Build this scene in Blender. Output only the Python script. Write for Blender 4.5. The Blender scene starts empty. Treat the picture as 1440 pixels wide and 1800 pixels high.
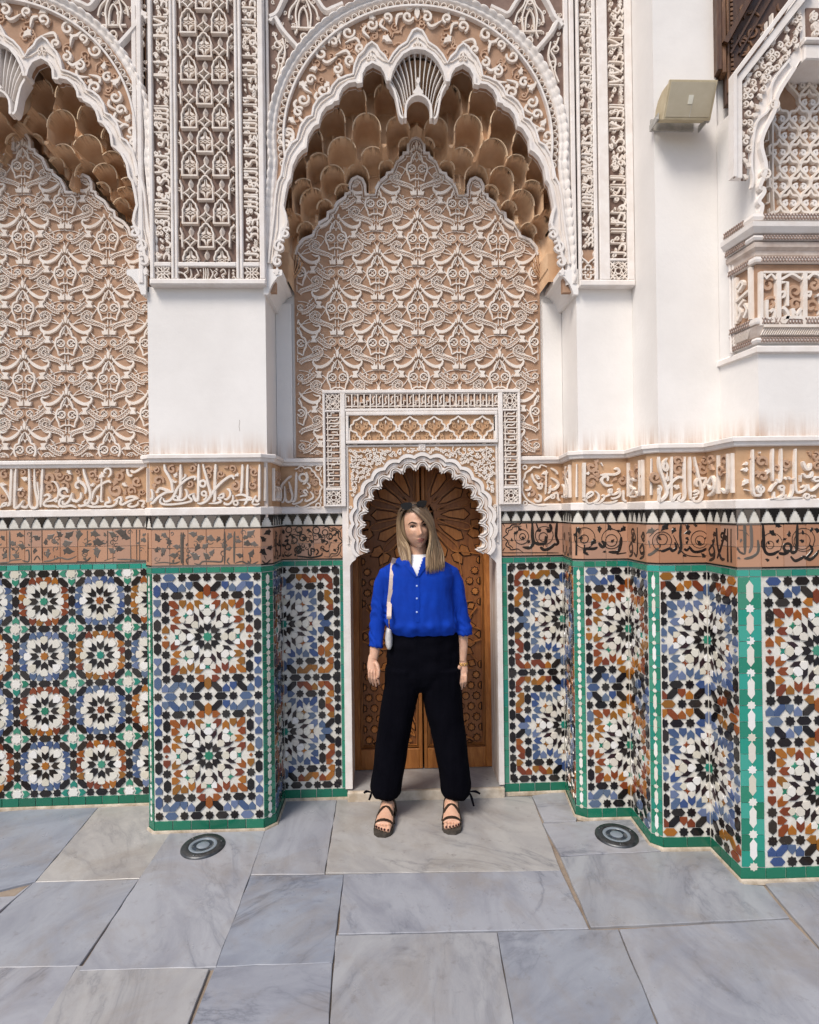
import bpy, bmesh, math, random
import numpy as np
from mathutils import Vector, Matrix
random.seed(7)
R_ = math.radians
C = bpy.context.scene.collection
sc = bpy.context.scene
# ------------------------------------------------------------------ camera
YAW, PITCH, ROLL, FOC, PY, CAMH = .033, .004, .0125, 1000.0, 895.0, 1.62
_F = Vector((math.sin(YAW)*math.cos(PITCH), math.cos(YAW)*math.cos(PITCH), math.sin(PITCH)))
_R0 = Vector((math.cos(YAW), -math.sin(YAW), 0)); _U0 = _R0.cross(_F)
_R = _R0*math.cos(ROLL) - _U0*math.sin(ROLL); _U = _U0*math.cos(ROLL) + _R0*math.sin(ROLL)
CAM = Vector((0, 0, CAMH))
cd = bpy.data.cameras.new('camera'); cam = bpy.data.objects.new('camera', cd); C.objects.link(cam)
cd.sensor_fit = 'VERTICAL'; cd.sensor_height = 36; cd.lens = 36*FOC/1800; cd.shift_y = -(900-PY)/1800
cd.clip_start = .05; cd.clip_end = 300
m = Matrix.Identity(4)
for i in range(3):
    m[i][0], m[i][1], m[i][2], m[i][3] = _R[i], _U[i], -_F[i], CAM[i]
cam.matrix_world = m
sc.camera = cam
# ------------------------------------------------------------------ light
SUN_EL, SUN_AZ = R_(52), R_(-142)          # azimuth from +Y, clockwise; the soft light comes from the open court, upper left
w = bpy.data.worlds.new('World'); sc.world = w; w.use_nodes = True
nt = w.node_tree; nt.nodes.clear()
sky = nt.nodes.new('ShaderNodeTexSky'); sky.sky_type = 'NISHITA'; sky.sun_disc = False
sky.sun_elevation = SUN_EL; sky.sun_rotation = SUN_AZ; sky.air_density = 1.0; sky.dust_density = 2.5; sky.ozone_density = 1.0
bg = nt.nodes.new('ShaderNodeBackground'); bg.inputs[1].default_value = .11
wo = nt.nodes.new('ShaderNodeOutputWorld')
nt.links.new(sky.outputs[0], bg.inputs[0]); nt.links.new(bg.outputs[0], wo.inputs[0])
sd = bpy.data.lights.new('sun', 'SUN'); sd.energy = 2.0; sd.angle = R_(20); sd.color = (1, .93, .84)
so = bpy.data.objects.new('sun', sd); C.objects.link(so); so.location = (-4, -4, 8)
_d = Vector((math.sin(SUN_AZ)*math.cos(SUN_EL), math.cos(SUN_AZ)*math.cos(SUN_EL), math.sin(SUN_EL)))
so.rotation_euler = _d.to_track_quat('Z', 'Y').to_euler()
sc.view_settings.view_transform = 'Standard'; sc.view_settings.look = 'None'
sc.view_settings.exposure = .52; sc.view_settings.gamma = 1; sc.view_settings.use_curve_mapping = False
sc.cycles.max_bounces = 8; sc.cycles.diffuse_bounces = 5
# ------------------------------------------------------------------ measuring helpers: the point of a world plane seen along a line of sight of the survey photograph
def _ray(px, py): return _F + _R*((px-720)/FOC) + _U*((PY-py)/FOC)
def aty(px, py, y): r = _ray(px, py); return CAM + r*(y/r.y)
def atz(px, py, z=0.): r = _ray(px, py); return CAM + r*((z-CAMH)/r.z)
def atx(px, py, x): r = _ray(px, py); return CAM + r*(x/r.x)
# ------------------------------------------------------------------ mesh helpers
class Fr:
    """a vertical face: U to the viewer's right, v = height, N out of the wall"""
    def __init__(s, a, b):
        s.O = Vector((a[0], a[1], 0)); d = Vector((b[0]-a[0], b[1]-a[1], 0)); s.L = d.length; s.U = d.normalized()
        s.N = Vector((s.U.y, -s.U.x, 0))
    def W(s, u, v, h=0.): 
        return (s.O.x+s.U.x*u+s.N.x*h, s.O.y+s.U.y*u+s.N.y*h, v)
    def px(s, x, y, h=0.):
        """pixel of the survey photo -> (u, v) on this face"""
        r = _ray(x, y); o = s.O + s.N*h - CAM
        t = (o.x*s.N.x + o.y*s.N.y)/(r.x*s.N.x + r.y*s.N.y); p = CAM + r*t
        return ((p.x-s.O.x)*s.U.x + (p.y-s.O.y)*s.U.y, p.z)
def plane(y):
    f = Fr((0, y), (1, y)); f.L = 1e9; return f
class MB:
    def __init__(s): s.v = []; s.f = []; s.m = []
    def add(s, v, f, mi=0):
        o = len(s.v); s.v += v; s.f += [tuple(i+o for i in q) for q in f]; s.m += [mi]*len(f)
def empty(name, loc):
    o = bpy.data.objects.new(name, None); C.objects.link(o); o.location = loc; o.empty_display_size = .05
    return o
def tag(o, label=None, cat=None, group=None, kind=None):
    for k, v in (('label', label), ('category', cat), ('group', group), ('kind', kind)):
        if v: o[k] = v
    return o
def thing(name, label, cat, loc=(0, 0, 0), group=None): return tag(empty(name, loc), label, cat, group)
def link(o, parent=None):
    C.objects.link(o)
    if parent is not None:
        o.parent = parent
        q = parent; off = Vector((0, 0, 0))
        while q is not None: off += q.location; q = q.parent
        o.location = o.location - off
    return o
def mesh(name, mb, mats, smooth=False):
    me = bpy.data.meshes.new(name); me.from_pydata(mb.v, [], mb.f)
    for m_ in (mats if isinstance(mats, (list, tuple)) else [mats]): me.materials.append(m_)
    if any(mb.m): me.polygons.foreach_set('material_index', mb.m)
    if smooth: me.polygons.foreach_set('use_smooth', [True]*len(me.polygons))
    me.update()
    return me
def obj(name, mb, mats, parent=None, smooth=False, **props):
    o = bpy.data.objects.new(name, mesh(name, mb, mats, smooth)); link(o, parent)
    for k, v in props.items(): o[k] = v
    return o
def hull(mb, lo, hi, mi=0):
    (a, b, c), (d, e, f) = lo, hi
    v = [(a, b, c), (d, b, c), (d, e, c), (a, e, c), (a, b, f), (d, b, f), (d, e, f), (a, e, f)]
    mb.add(v, [(0, 3, 2, 1), (4, 5, 6, 7), (0, 1, 5, 4), (1, 2, 6, 5), (2, 3, 7, 6), (3, 0, 4, 7)], mi)
def box(mb, fr, u0, u1, v0, v1, h0, h1, bev=0., mi=0):
    """block on a face; bev chamfers the front edges"""
    b = bev
    P = [(u0, v0, h0), (u1, v0, h0), (u1, v1, h0), (u0, v1, h0)]
    if b <= 0:
        Q = [(u0, v0, h1), (u1, v0, h1), (u1, v1, h1), (u0, v1, h1)]
        mb.add([fr.W(*p) for p in P+Q], [(4, 5, 6, 7), (0, 1, 5, 4), (1, 2, 6, 5), (2, 3, 7, 6), (3, 0, 4, 7), (3, 2, 1, 0)], mi)
    else:
        M = [(u0, v0, h1-b), (u1, v0, h1-b), (u1, v1, h1-b), (u0, v1, h1-b)]
        Q = [(u0+b, v0+b, h1), (u1-b, v0+b, h1), (u1-b, v1-b, h1), (u0+b, v1-b, h1)]
        f = [(8, 9, 10, 11), (3, 2, 1, 0)]
        for i in range(4):
            j = (i+1) % 4
            f += [(i, j, 4+j, 4+i), (4+i, 4+j, 8+j, 8+i)]
        mb.add([fr.W(*p) for p in P+M+Q], f, mi)
def poly(mb, fr, pts, h0, h1, ins=0., mi=0, back=False):
    """raised polygon (any outline) with bevelled rim"""
    n = len(pts)
    a = sum(pts[i][0]*pts[(i+1) % n][1]-pts[(i+1) % n][0]*pts[i][1] for i in range(n))
    if a < 0: pts = pts[::-1]
    if ins > 0: top = inset(pts, ins)
    else: top = pts
    v = [fr.W(p[0], p[1], h0) for p in pts]+[fr.W(p[0], p[1], h1) for p in top]
    f = [tuple(range(n, 2*n))]+[(i, (i+1) % n, n+(i+1) % n, n+i) for i in range(n)]
    if back: f.append(tuple(range(n-1, -1, -1)))
    mb.add(v, f, mi)
def inset(pts, d):
    n = len(pts); out = []
    for i in range(n):
        ax, ay = pts[i-1]; bx, by = pts[i]; cx, cy = pts[(i+1) % n]
        d1 = math.hypot(bx-ax, by-ay) or 1e-9; d2 = math.hypot(cx-bx, cy-by) or 1e-9
        n1 = (-(by-ay)/d1, (bx-ax)/d1); n2 = (-(cy-by)/d2, (cx-bx)/d2)
        k = 1+n1[0]*n2[0]+n1[1]*n2[1]; k = max(k, .45)
        out.append((bx+d*(n1[0]+n2[0])/k, by+d*(n1[1]+n2[1])/k))
    return out
def smooth(pts, n=4, closed=False):
    if len(pts) < 3 or n < 2: return list(pts)
    P = list(pts); out = []; L = len(P)
    for i in range(L if closed else L-1):
        p0 = P[i-1] if (closed or i > 0) else P[0]; p1 = P[i]; p2 = P[(i+1) % L]
        p3 = P[(i+2) % L] if (closed or i+2 < L) else P[-1]
        for k in range(n):
            t = k/n; t2 = t*t; t3 = t2*t
            out.append(tuple(.5*(2*b+(c-a)*t+(2*a-5*b+4*c-d)*t2+(3*b-a-3*c+d)*t3) for a, b, c, d in zip(p0, p1, p2, p3)))
    if not closed: out.append(tuple(P[-1]))
    return out
_j = [0]
def stroke(mb, fr, pts, w, h, h0=0., closed=False, top=.74, mi=0):
    """raised ribbon: w = width or list of widths"""
    n = len(pts)
    if n < 2: return
    _j[0] = (_j[0]*73+11) % 97
    h = h*(1+.0022*_j[0])
    v = []
    for i in range(n):
        if closed: a = pts[i-1]; b = pts[(i+1) % n]
        else: a = pts[max(i-1, 0)]; b = pts[min(i+1, n-1)]
        dx, dy = b[0]-a[0], b[1]-a[1]; d = math.hypot(dx, dy) or 1e-9
        nx, ny = -dy/d, dx/d
        ww = (w[min(i, len(w)-1)] if isinstance(w, (list, tuple)) else w)/2
        wt = ww*top; x, y = pts[i]
        v += [fr.W(x+nx*ww, y+ny*ww, h0), fr.W(x+nx*wt, y+ny*wt, h), fr.W(x-nx*wt, y-ny*wt, h), fr.W(x-nx*ww, y-ny*ww, h0)]
    f = []
    for i in range(n if closed else n-1):
        a = 4*i; b = 4*((i+1) % n)
        f += [(a+1, a, b, b+1), (a+2, a+1, b+1, b+2), (a+3, a+2, b+2, b+3)]
    if not closed: f += [(0, 1, 2, 3), (4*n-1, 4*n-2, 4*n-3, 4*n-4)]
    mb.add(v, f, mi)
def taper(n, w, a=.25, b=.25, p=.22):
    """ribbon widths that thin out at both ends"""
    out = []
    for i in range(n):
        t = i/max(n-1, 1); k = 1.
        if t < p: k = min(k, a+(1-a)*t/p)
        if t > 1-p: k = min(k, b+(1-b)*(1-t)/p)
        out.append(w*k)
    return out
def arc(cx, cy, r, a0, a1, n=12, ry=None):
    ry = r if ry is None else ry
    return [(cx+r*math.cos(R_(a0+(a1-a0)*i/n)), cy+ry*math.sin(R_(a0+(a1-a0)*i/n))) for i in range(n+1)]
def inside(p, P):
    x, y = p; c = False; j = len(P)-1
    for i in range(len(P)):
        if (P[i][1] > y) != (P[j][1] > y) and x < (P[j][0]-P[i][0])*(y-P[i][1])/(P[j][1]-P[i][1])+P[i][0]: c = not c
        j = i
    return c
def clip_run(pts, w, P):
    """the runs of a line that lie inside outline P"""
    out = []; run = []; ws = []
    for i, p in enumerate(pts):
        if inside(p, P): run.append(p); ws.append(w[i] if isinstance(w, (list, tuple)) else w)
        else:
            if len(run) > 1: out.append((run, ws))
            run = []; ws = []
    if len(run) > 1: out.append((run, ws))
    return out
def clip_rect(pts, u0, u1, v0, v1):
    for ax, lim, sg in ((0, u0, 1), (0, u1, -1), (1, v0, 1), (1, v1, -1)):
        o = []; n = len(pts)
        for i in range(n):
            a, b = pts[i], pts[(i+1) % n]; da, db = sg*(a[ax]-lim), sg*(b[ax]-lim)
            if da >= 0: o.append(a)
            if (da >= 0) != (db >= 0):
                t = da/(da-db); o.append((a[0]+(b[0]-a[0])*t, a[1]+(b[1]-a[1])*t))
        pts = o
        if len(pts) < 3: return []
    return pts
def area(p): return abs(sum(p[i][0]*p[(i+1) % len(p)][1]-p[(i+1) % len(p)][0]*p[i][1] for i in range(len(p))))/2
def sweep(mb, plan, prof, i0, i1, mi=0, cap=True):
    """profile [(out, z)] swept along plan points i0..i1 with mitred corners"""
    n = len(plan); rings = []
    for i in range(i0, i1+1):
        ns = []
        if i > 0: d = Vector((plan[i][0]-plan[i-1][0], plan[i][1]-plan[i-1][1])).normalized(); ns.append(Vector((d.y, -d.x)))
        if i < n-1: d = Vector((plan[i+1][0]-plan[i][0], plan[i+1][1]-plan[i][1])).normalized(); ns.append(Vector((d.y, -d.x)))
        if len(ns) == 2: mm = (ns[0]+ns[1]); mm = mm/(1+ns[0].dot(ns[1]))
        else: mm = ns[0]
        rings.append([(plan[i][0]+mm.x*o, plan[i][1]+mm.y*o, z) for o, z in prof])
    k = len(prof); v = [p for r in rings for p in r]; f = []
    for i in range(len(rings)-1):
        for j in range(k-1):
            f.append((i*k+j, (i+1)*k+j, (i+1)*k+j+1, i*k+j+1))
    if cap: f += [tuple(range(k-1, -1, -1)), tuple(range((len(rings)-1)*k, len(rings)*k))]
    mb.add(v, f, mi)
# ------------------------------------------------------------------ materials
def lin(r, g=None, b=None):
    if g is None: r, g, b = r
    return tuple(((c/255)/12.92 if c/255 <= .04045 else (((c/255)+.055)/1.055)**2.4) for c in (r, g, b))+(1,)
class NB:
    def __init__(s, name):
        s.m = bpy.data.materials.new(name); s.m.use_nodes = True; s.t = s.m.node_tree; s.b = s.t.nodes['Principled BSDF']
    def n(s, typ, **kw):
        x = s.t.nodes.new('ShaderNode'+typ)
        for k, v in kw.items():
            if k.startswith('i_'):
                x.inputs[int(k[2:])].default_value = v
            else: setattr(x, k, v)
        return x
    def l(s, a, b): s.t.links.new(a, b)
    def noise(s, scale, detail=4, rough=.55, vec=None, dist=0.):
        x = s.n('TexNoise'); x.inputs['Scale'].default_value = scale; x.inputs['Detail'].default_value = detail
        x.inputs['Roughness'].default_value = rough; x.inputs['Distortion'].default_value = dist
        if vec is not None: s.l(vec, x.inputs['Vector'])
        return x.outputs[0]
    def ramp(s, fac, stops, mode='LINEAR'):
        x = s.n('ValToRGB'); e = x.color_ramp.elements; x.color_ramp.interpolation = mode
        while len(e) < len(stops): e.new(.5)
        for q, (p, c) in zip(e, stops): q.position = p; q.color = c if len(c) == 4 else tuple(c)+(1,)
        s.l(fac, x.inputs[0]); return x.outputs[0]
    def mix(s, fac, a, b, mode='MIX'):
        x = s.n('Mix', data_type='RGBA', blend_type=mode)
        for v, i in ((fac, 0), (a, 6), (b, 7)):
            if hasattr(v, 'links'): s.l(v, x.inputs[i])
            else: x.inputs[i].default_value = v
        return x.outputs[2]
    def math(s, op, a, b=0., c=0.):
        x = s.n('Math', operation=op)
        for i, v in enumerate((a, b, c)):
            if hasattr(v, 'links'): s.l(v, x.inputs[i])
            else: x.inputs[i].default_value = v
        return x.outputs[0]
    def pos(s): return s.n('NewGeometry').outputs['Position']
    def bump(s, hgt, dist=.002, strength=.5):
        x = s.n('Bump'); x.inputs['Strength'].default_value = strength; x.inputs['Distance'].default_value = dist
        s.l(hgt, x.inputs['Height']); s.l(x.outputs[0], s.b.inputs['Normal'])
    def base(s, c): 
        if hasattr(c, 'links'): s.l(c, s.b.inputs['Base Color'])
        else: s.b.inputs['Base Color'].default_value = c
    def rough(s, r):
        if hasattr(r, 'links'): s.l(r, s.b.inputs['Roughness'])
        else: s.b.inputs['Roughness'].default_value = r
    def rnd(s):
        a = s.n('ObjectInfo').outputs['Random']; b = s.n('NewGeometry').outputs['Random Per Island']
        return s.math('FRACT', s.math('ADD', a, b))
def matte(name, c1, c2, scale=8, rough=.85, bump=.0015, bscale=60, spec=.3, lo=.35, hi=.65):
    q = NB(name); p = q.pos()
    q.base(q.ramp(q.noise(scale, 6, .6, p), [(lo, c1), (hi, c2)])); q.rough(rough); q.b.inputs['Specular IOR Level'].default_value = spec
    if bump: q.bump(q.noise(bscale, 5, .6, p), bump, .6)
    return q.m
def glaze(name, cols, rough=.16, wear=(.30, .26, .22, 1), wearamt=.25):
    """hand cut glazed tile: colour drifts from piece to piece, crazed and worn glaze"""
    q = NB(name); p = q.pos(); r = q.rnd()
    col = q.ramp(r, [(i/len(cols), c) for i, c in enumerate(cols)], 'CONSTANT')
    mot = q.noise(55, 4, .6, p)
    col = q.mix(q.math('MULTIPLY', mot, .35), col, (0.9, .9, .9, 1), 'MULTIPLY')
    wv = q.ramp(q.noise(130, 5, .65, p), [(.60, (0, 0, 0, 1)), (.68, (1, 1, 1, 1))])
    wv2 = q.math('MULTIPLY', wv, q.ramp(q.noise(7, 3, .5, p), [(.5, (0, 0, 0, 1)), (.7, (1, 1, 1, 1))]))
    col = q.mix(q.math('MULTIPLY', wv2, wearamt), col, wear)
    q.base(col); q.rough(q.math('ADD', rough, q.math('MULTIPLY', wv2, .45))); q.b.inputs['Specular IOR Level'].default_value = .5
    q.bump(q.noise(90, 3, .5, p), .0006, .5)
    return q.m
def stucco(name, hi, lo, stain, h0, h1, rough=.8, bump=.002, bscale=45):
    """plaster with rust brown weathering between heights h0 and h1 (dirt that collects on ledges)"""
    q = NB(name); p = q.pos()
    col = q.ramp(q.noise(3.2, 7, .6, p), [(.32, lo), (.62, hi)])
    sx = q.n('SeparateXYZ'); q.l(p, sx.inputs[0])
    st = q.n('Mapping'); st.inputs['Scale'].default_value = (26, 26, 2.2); q.l(p, st.inputs[0])
    streak = q.noise(1, 6, .65, st.outputs[0])
    hgt = q.n('MapRange'); hgt.inputs[1].default_value = h1; hgt.inputs[2].default_value = h0; q.l(sx.outputs[2], hgt.inputs[0])
    amt = q.math('MULTIPLY', q.math('POWER', hgt.outputs[0], 1.5), q.ramp(streak, [(.36, (0, 0, 0, 1)), (.68, (1, 1, 1, 1))]))
    q.base(q.mix(amt, col, stain)); q.rough(rough); q.b.inputs['Specular IOR Level'].default_value = .25
    q.bump(q.noise(bscale, 6, .6, p), bump, .55)
    return q.m
M = {}
M['plaster'] = stucco('plaster_white', (.80, .775, .75, 1), (.735, .71, .685, 1), (.40, .23, .13, 1), 1.91, 2.06)
M['trim'] = matte('stucco_trim', (.72, .665, .62, 1), (.80, .76, .73, 1), 14)
M['carve'] = matte('stucco_carving', (.72, .63, .55, 1), (.80, .74, .68, 1), 18, bump=.001, bscale=120)
M['carve_tan'] = matte('stucco_tan_carving', (.42, .265, .175, 1), (.52, .35, .245, 1), 16, bump=.001)
M['ground'] = matte('stucco_tan_ground', (.34, .205, .13, 1), (.43, .275, .185, 1), 11, bump=.002, bscale=70)
M['ground_dark'] = matte('stucco_brown_ground', (.15, .095, .075, 1), (.23, .155, .125, 1), 13, bump=.002)
M['ochre'] = matte('stucco_ochre_ground', (.45, .27, .15, 1), (.55, .36, .22, 1), 9, bump=.002)
M['honey'] = matte('muqarnas_plaster', (.54, .335, .195, 1), (.66, .455, .29, 1), 6, bump=.0025, bscale=40)
M['honey_lit_edge'] = matte('muqarnas_lit_arris', (.62, .45, .29, 1), (.72, .57, .41, 1), 12, bump=.001)  # lighter copy of the vault plaster: lit cell edges put into the colour
M['mortar'] = matte('tile_white_ground', (.60, .575, .51, 1), (.70, .68, .63, 1), 40, rough=.3, bump=.001, bscale=150, spec=.5)
M['grout'] = matte('dry_mortar', (.30, .24, .17, 1), (.52, .45, .36, 1), 20, bump=.004, bscale=80)
M['t_black'] = glaze('tile_black', [(.006, .005, .006, 1), (.010, .007, .007, 1), (.014, .011, .010, 1), (.007, .005, .007, 1), (.026, .022, .020, 1)], wear=(.32, .27, .22, 1), wearamt=.3)
M['t_purple'] = glaze('tile_aubergine', [(.018, .008, .010, 1), (.026, .010, .014, 1), (.014, .008, .011, 1)], wearamt=.2)
M['t_rust'] = glaze('tile_rust', [(.26, .075, .012, 1), (.20, .045, .012, 1), (.33, .12, .016, 1), (.16, .035, .014, 1), (.24, .10, .015, 1)], wearamt=.3)
M['t_blue'] = glaze('tile_blue', [(.050, .085, .18, 1), (.075, .118, .21, 1), (.10, .14, .215, 1), (.038, .072, .19, 1), (.125, .165, .28, 1)], wearamt=.2)
M['t_green'] = glaze('tile_green', [(.015, .17, .10, 1), (.03, .22, .14, 1), (.05, .24, .16, 1), (.015, .20, .15, 1)], wearamt=.25)
M['t_white'] = glaze('tile_white', [(.66, .64, .57, 1), (.72, .70, .65, 1), (.60, .565, .47, 1), (.74, .73, .71, 1), (.64, .60, .53, 1)], rough=.2, wear=(.45, .4, .32, 1))
M['t_base'] = glaze('tile_deep_green', [(.008, .13, .075, 1), (.010, .15, .09, 1), (.014, .165, .095, 1), (.012, .12, .07, 1)], rough=.2, wearamt=.3)
M['t_terra'] = glaze('tile_terracotta', [(.44, .235, .14, 1), (.40, .20, .115, 1), (.47, .26, .165, 1), (.42, .245, .17, 1)], rough=.38, wear=(.52, .36, .24, 1), wearamt=.6)
M['t_ink'] = glaze('tile_black_script', [(.012, .009, .009, 1), (.02, .016, .014, 1)], rough=.22, wear=(.2, .17, .14, 1), wearamt=.35)
M['t_worn'] = glaze('tile_worn_script', [(.10, .085, .07, 1), (.13, .11, .095, 1), (.075, .06, .05, 1)], rough=.4, wear=(.36, .24, .15, 1), wearamt=.9)
M['t_teal'] = glaze('tile_teal', [(.02, .27, .20, 1), (.05, .33, .26, 1), (.02, .21, .14, 1), (.03, .30, .24, 1)], rough=.14)
# ------------------------------------------------------------------ ground: marble slabs over bedding mortar
def marble():
    q = NB('marble_slab'); p = q.pos(); r = q.n('ObjectInfo').outputs['Random']
    off = q.n('VectorMath', operation='ADD'); q.l(p, off.inputs[0])
    cx = q.n('CombineXYZ'); 
    for i, k in ((0, 37.), (1, 91.), (2, 53.)): q.l(q.math('MULTIPLY', r, k), cx.inputs[i])
    q.l(cx.outputs[0], off.inputs[1])
    rot = q.n('VectorRotate', rotation_type='Z_AXIS'); q.l(off.outputs[0], rot.inputs['Vector']); q.l(q.math('MULTIPLY', r, 9.), rot.inputs['Angle'])
    mp = q.n('Mapping'); mp.inputs['Scale'].default_value = (1.0, 2.1, 1); q.l(rot.outputs[0], mp.inputs[0])
    v = mp.outputs[0]
    tone = q.ramp(r, [(0, (.295, .31, .35, 1)), (.35, (.365, .37, .395, 1)), (.6, (.31, .325, .36, 1)), (.8, (.40, .385, .365, 1)), (1, (.275, .30, .35, 1))])
    cl = q.ramp(q.noise(2.2, 8, .62, v, 1.2), [(.34, (.74, .74, .77, 1)), (.6, (1, 1, 1, 1))])
    col = q.mix(1., tone, cl, 'MULTIPLY')
    vein = q.math('ABSOLUTE', q.math('SUBTRACT', q.noise(.9, 7, .62, v, 1.6), .5))
    vm = q.ramp(vein, [(0, (.52, .53, .57, 1)), (.012, (.78, .79, .81, 1)), (.045, (1, 1, 1, 1))])
    vq = q.math('MULTIPLY', q.ramp(q.noise(.9, 3, .5, v), [(.42, (0, 0, 0, 1)), (.62, (1, 1, 1, 1))]), .85)
    col = q.mix(vq, col, q.mix(1., col, vm, 'MULTIPLY'))
    dirt = q.ramp(q.noise(2.3, 9, .70, p, .6), [(.48, (0, 0, 0, 1)), (.70, (1, 1, 1, 1))])
    col = q.mix(q.math('MULTIPLY', dirt, .55), col, (.235, .195, .155, 1))
    spot = q.ramp(q.noise(16, 6, .7, p), [(.58, (0, 0, 0, 1)), (.70, (1, 1, 1, 1))])
    col = q.mix(q.math('MULTIPLY', spot, .45), col, (.17, .155, .15, 1))
    q.base(col); q.rough(q.ramp(q.noise(6, 6, .6, p), [(.3, (.24, .24, .24, 1)), (.75, (.52, .52, .52, 1))]))
    q.b.inputs['Specular IOR Level'].default_value = .45
    q.bump(q.noise(22, 7, .6, p), .003, .35)
    return q.m
M['marble'] = marble()
M['joint'] = matte('bedding_mortar', (.20, .155, .12, 1), (.33, .27, .21, 1), 9, bump=.004, bscale=60)
g = MB(); hull(g, (-14, -14, -.2), (14, 4.2, -.012))
floor = obj('floor', g, M['joint'], None, kind='structure', label='courtyard floor of bluish white marble slabs', category='floor')
SLABS = [
 [(-60, 1432), (178, 1412), (62, 1548), (-60, 1577)], [(180, 1412), (264, 1407), (262, 1456), (298, 1466), (245, 1543), (64, 1549)],
 [(299, 1465), (465, 1460), (440, 1537), (379, 1699), (141, 1706), (246, 1544)], [(60, 1551), (243, 1546), (139, 1696), (-90, 1702), (-60, 1660)],
 [(467, 1458), (487, 1448), (498, 1406), (592, 1404), (570, 1535), (442, 1537)], [(594, 1404), (934, 1399), (985, 1529), (607, 1534), (573, 1534)],
 [(936, 1399), (994, 1391), (1013, 1436), (1012, 1443), (957, 1444)], [(955, 1447), (1030, 1444), (1110, 1440), (1144, 1487), (1160, 1495), (987, 1504)],
 [(987, 1506), (1165, 1497), (1252, 1496), (1306, 1554), (1342, 1557), (1386, 1612), (1039, 1628)], [(605, 1537), (985, 1531), (1034, 1632), (596, 1641)],
 [(441, 1540), (603, 1537), (584, 1690), (381, 1698)], [(-150, 1704), (135, 1698), (40, 1860), (-250, 1870)],
 [(137, 1698), (366, 1703), (296, 1890), (20, 1890)], [(379, 1701), (583, 1693), (572, 1890), (302, 1890)],
 [(592, 1644), (873, 1639), (917, 1890), (576, 1890)], [(876, 1639), (1086, 1634), (1192, 1890), (921, 1890)],
 [(1090, 1633), (1388, 1616), (1442, 1672), (1556, 1796), (1560, 1890), (1197, 1890)], [(1347, 1553), (1470, 1544), (1620, 1750), (1560, 1790), (1445, 1668)], [(-60, 1580), (26, 1575), (56, 1553), (-62, 1652)]]
for i, s in enumerate(SLABS):
    pts = [tuple(atz(x, y).xy) for x, y in s]
    # worn, slightly irregular arrises
    q = []
    for a, b in zip(pts, pts[1:]+pts[:1]):
        n = max(2, int(math.hypot(b[0]-a[0], b[1]-a[1])/.06))
        for k in range(n):
            t = k/n; j = .0022 if k else .0005
            q.append((a[0]+(b[0]-a[0])*t+random.uniform(-j, j), a[1]+(b[1]-a[1])*t+random.uniform(-j, j)))
    a2 = sum(q[k][0]*q[(k+1) % len(q)][1]-q[(k+1) % len(q)][0]*q[k][1] for k in range(len(q)))
    if a2 < 0: q = q[::-1]
    q = inset(q, -.0022); t1 = inset(q, .002); n = len(q)
    dz = random.uniform(-.0012, .0012); mb = MB()
    tx, ty = random.uniform(-.0012, .0012), random.uniform(-.0012, .0012); cx = sum(p[0] for p in q)/n; cy = sum(p[1] for p in q)/n
    z = lambda p: dz+tx*(p[0]-cx)+ty*(p[1]-cy)
    mb.add([(p[0], p[1], -.013) for p in q]+[(p[0], p[1], z(p)-.0022) for p in q]+[(p[0], p[1], z(p)) for p in t1],
           [tuple(range(2*n, 3*n))]+[(k, (k+1) % n, n+(k+1) % n, n+k) for k in range(n)]+[(n+k, n+(k+1) % n, 2*n+(k+1) % n, 2*n+k) for k in range(n)])
    obj('floor_slab', mb, M['marble'], floor)
# slabs of the court that lie outside the picture
def court_slab(x0, x1, y0, y1):
    mb = MB(); hull(mb, (x0+.004, y0+.004, -.013), (x1-.004, y1-.004, 0)); obj('floor_slab', mb, M['marble'], floor)
for j in range(7):
    y1 = 1.60-j*.75; x = -6.-.4*(j % 3)
    while x < 6:
        wd = random.uniform(.8, 1.3); court_slab(x, x+wd, y1-.75, y1); x += wd
# ------------------------------------------------------------------ plan of the facade (left to right) at dado level
PL = [(-3.4, 3.215), (-1.265, 3.235), (-1.265, 2.985), (-1.222, 2.945), (-.667, 2.942), (-.617, 2.993), (-.617, 3.238), (-.262, 3.238)]
PR = [(.628, 3.238), (.985, 3.242), (.957, 2.979), (1.008, 2.944), (1.239, 2.942), (1.232, 2.707), (1.275, 2.667), (1.500, 2.660), (1.500, 2.424), (1.604, 2.418), (2.7, 2.416)]
ZB, Z0, Z1, ZG0, ZG1, ZT0, ZT1, ZM0, ZM1, ZI0, ZI1, ZC = .058, .060, 1.317, 1.319, 1.347, 1.358, 1.545, 1.551, 1.612, 1.656, 1.884, 1.926
MAS = {}
# things the facade is made of
T = {}
T['lw'] = thing('wall_niche', 'left stalactite niche cut off by the picture edge, small rosettes on its dado', 'niche', (-2.05, 3.22, 0), 'stalactite niches')
T['pier'] = thing('pier', 'white pier between two stalactite niches, tiled foot and carved lattice panel above', 'pier', (-.94, 2.96, 0))
T['niche'] = thing('wall_niche', 'arched stalactite niche with arabesque back wall behind the standing woman', 'niche', (.18, 3.24, 0), 'stalactite niches')
T['s1'] = thing('pilaster', 'narrow tiled pilaster beside the door niche with two strips of carved script above', 'pilaster', (1.12, 2.95, 0))
T['s2'] = thing('pilaster', 'plain white pilaster carrying the floodlight, tiled up to the script bands', 'pilaster', (1.39, 2.67, 0))
T['s3'] = thing('pilaster', 'projecting tiled corner pilaster at the right edge under the carved bracket', 'pilaster', (1.8, 2.42, 0))
FACES = []      # name, thing, Fr, plan, i
def face(nm, th, plan, i): FACES.append((nm, th, Fr(plan[i], plan[i+1]), plan, i))
face('left', 'lw', PL, 0)
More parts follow.
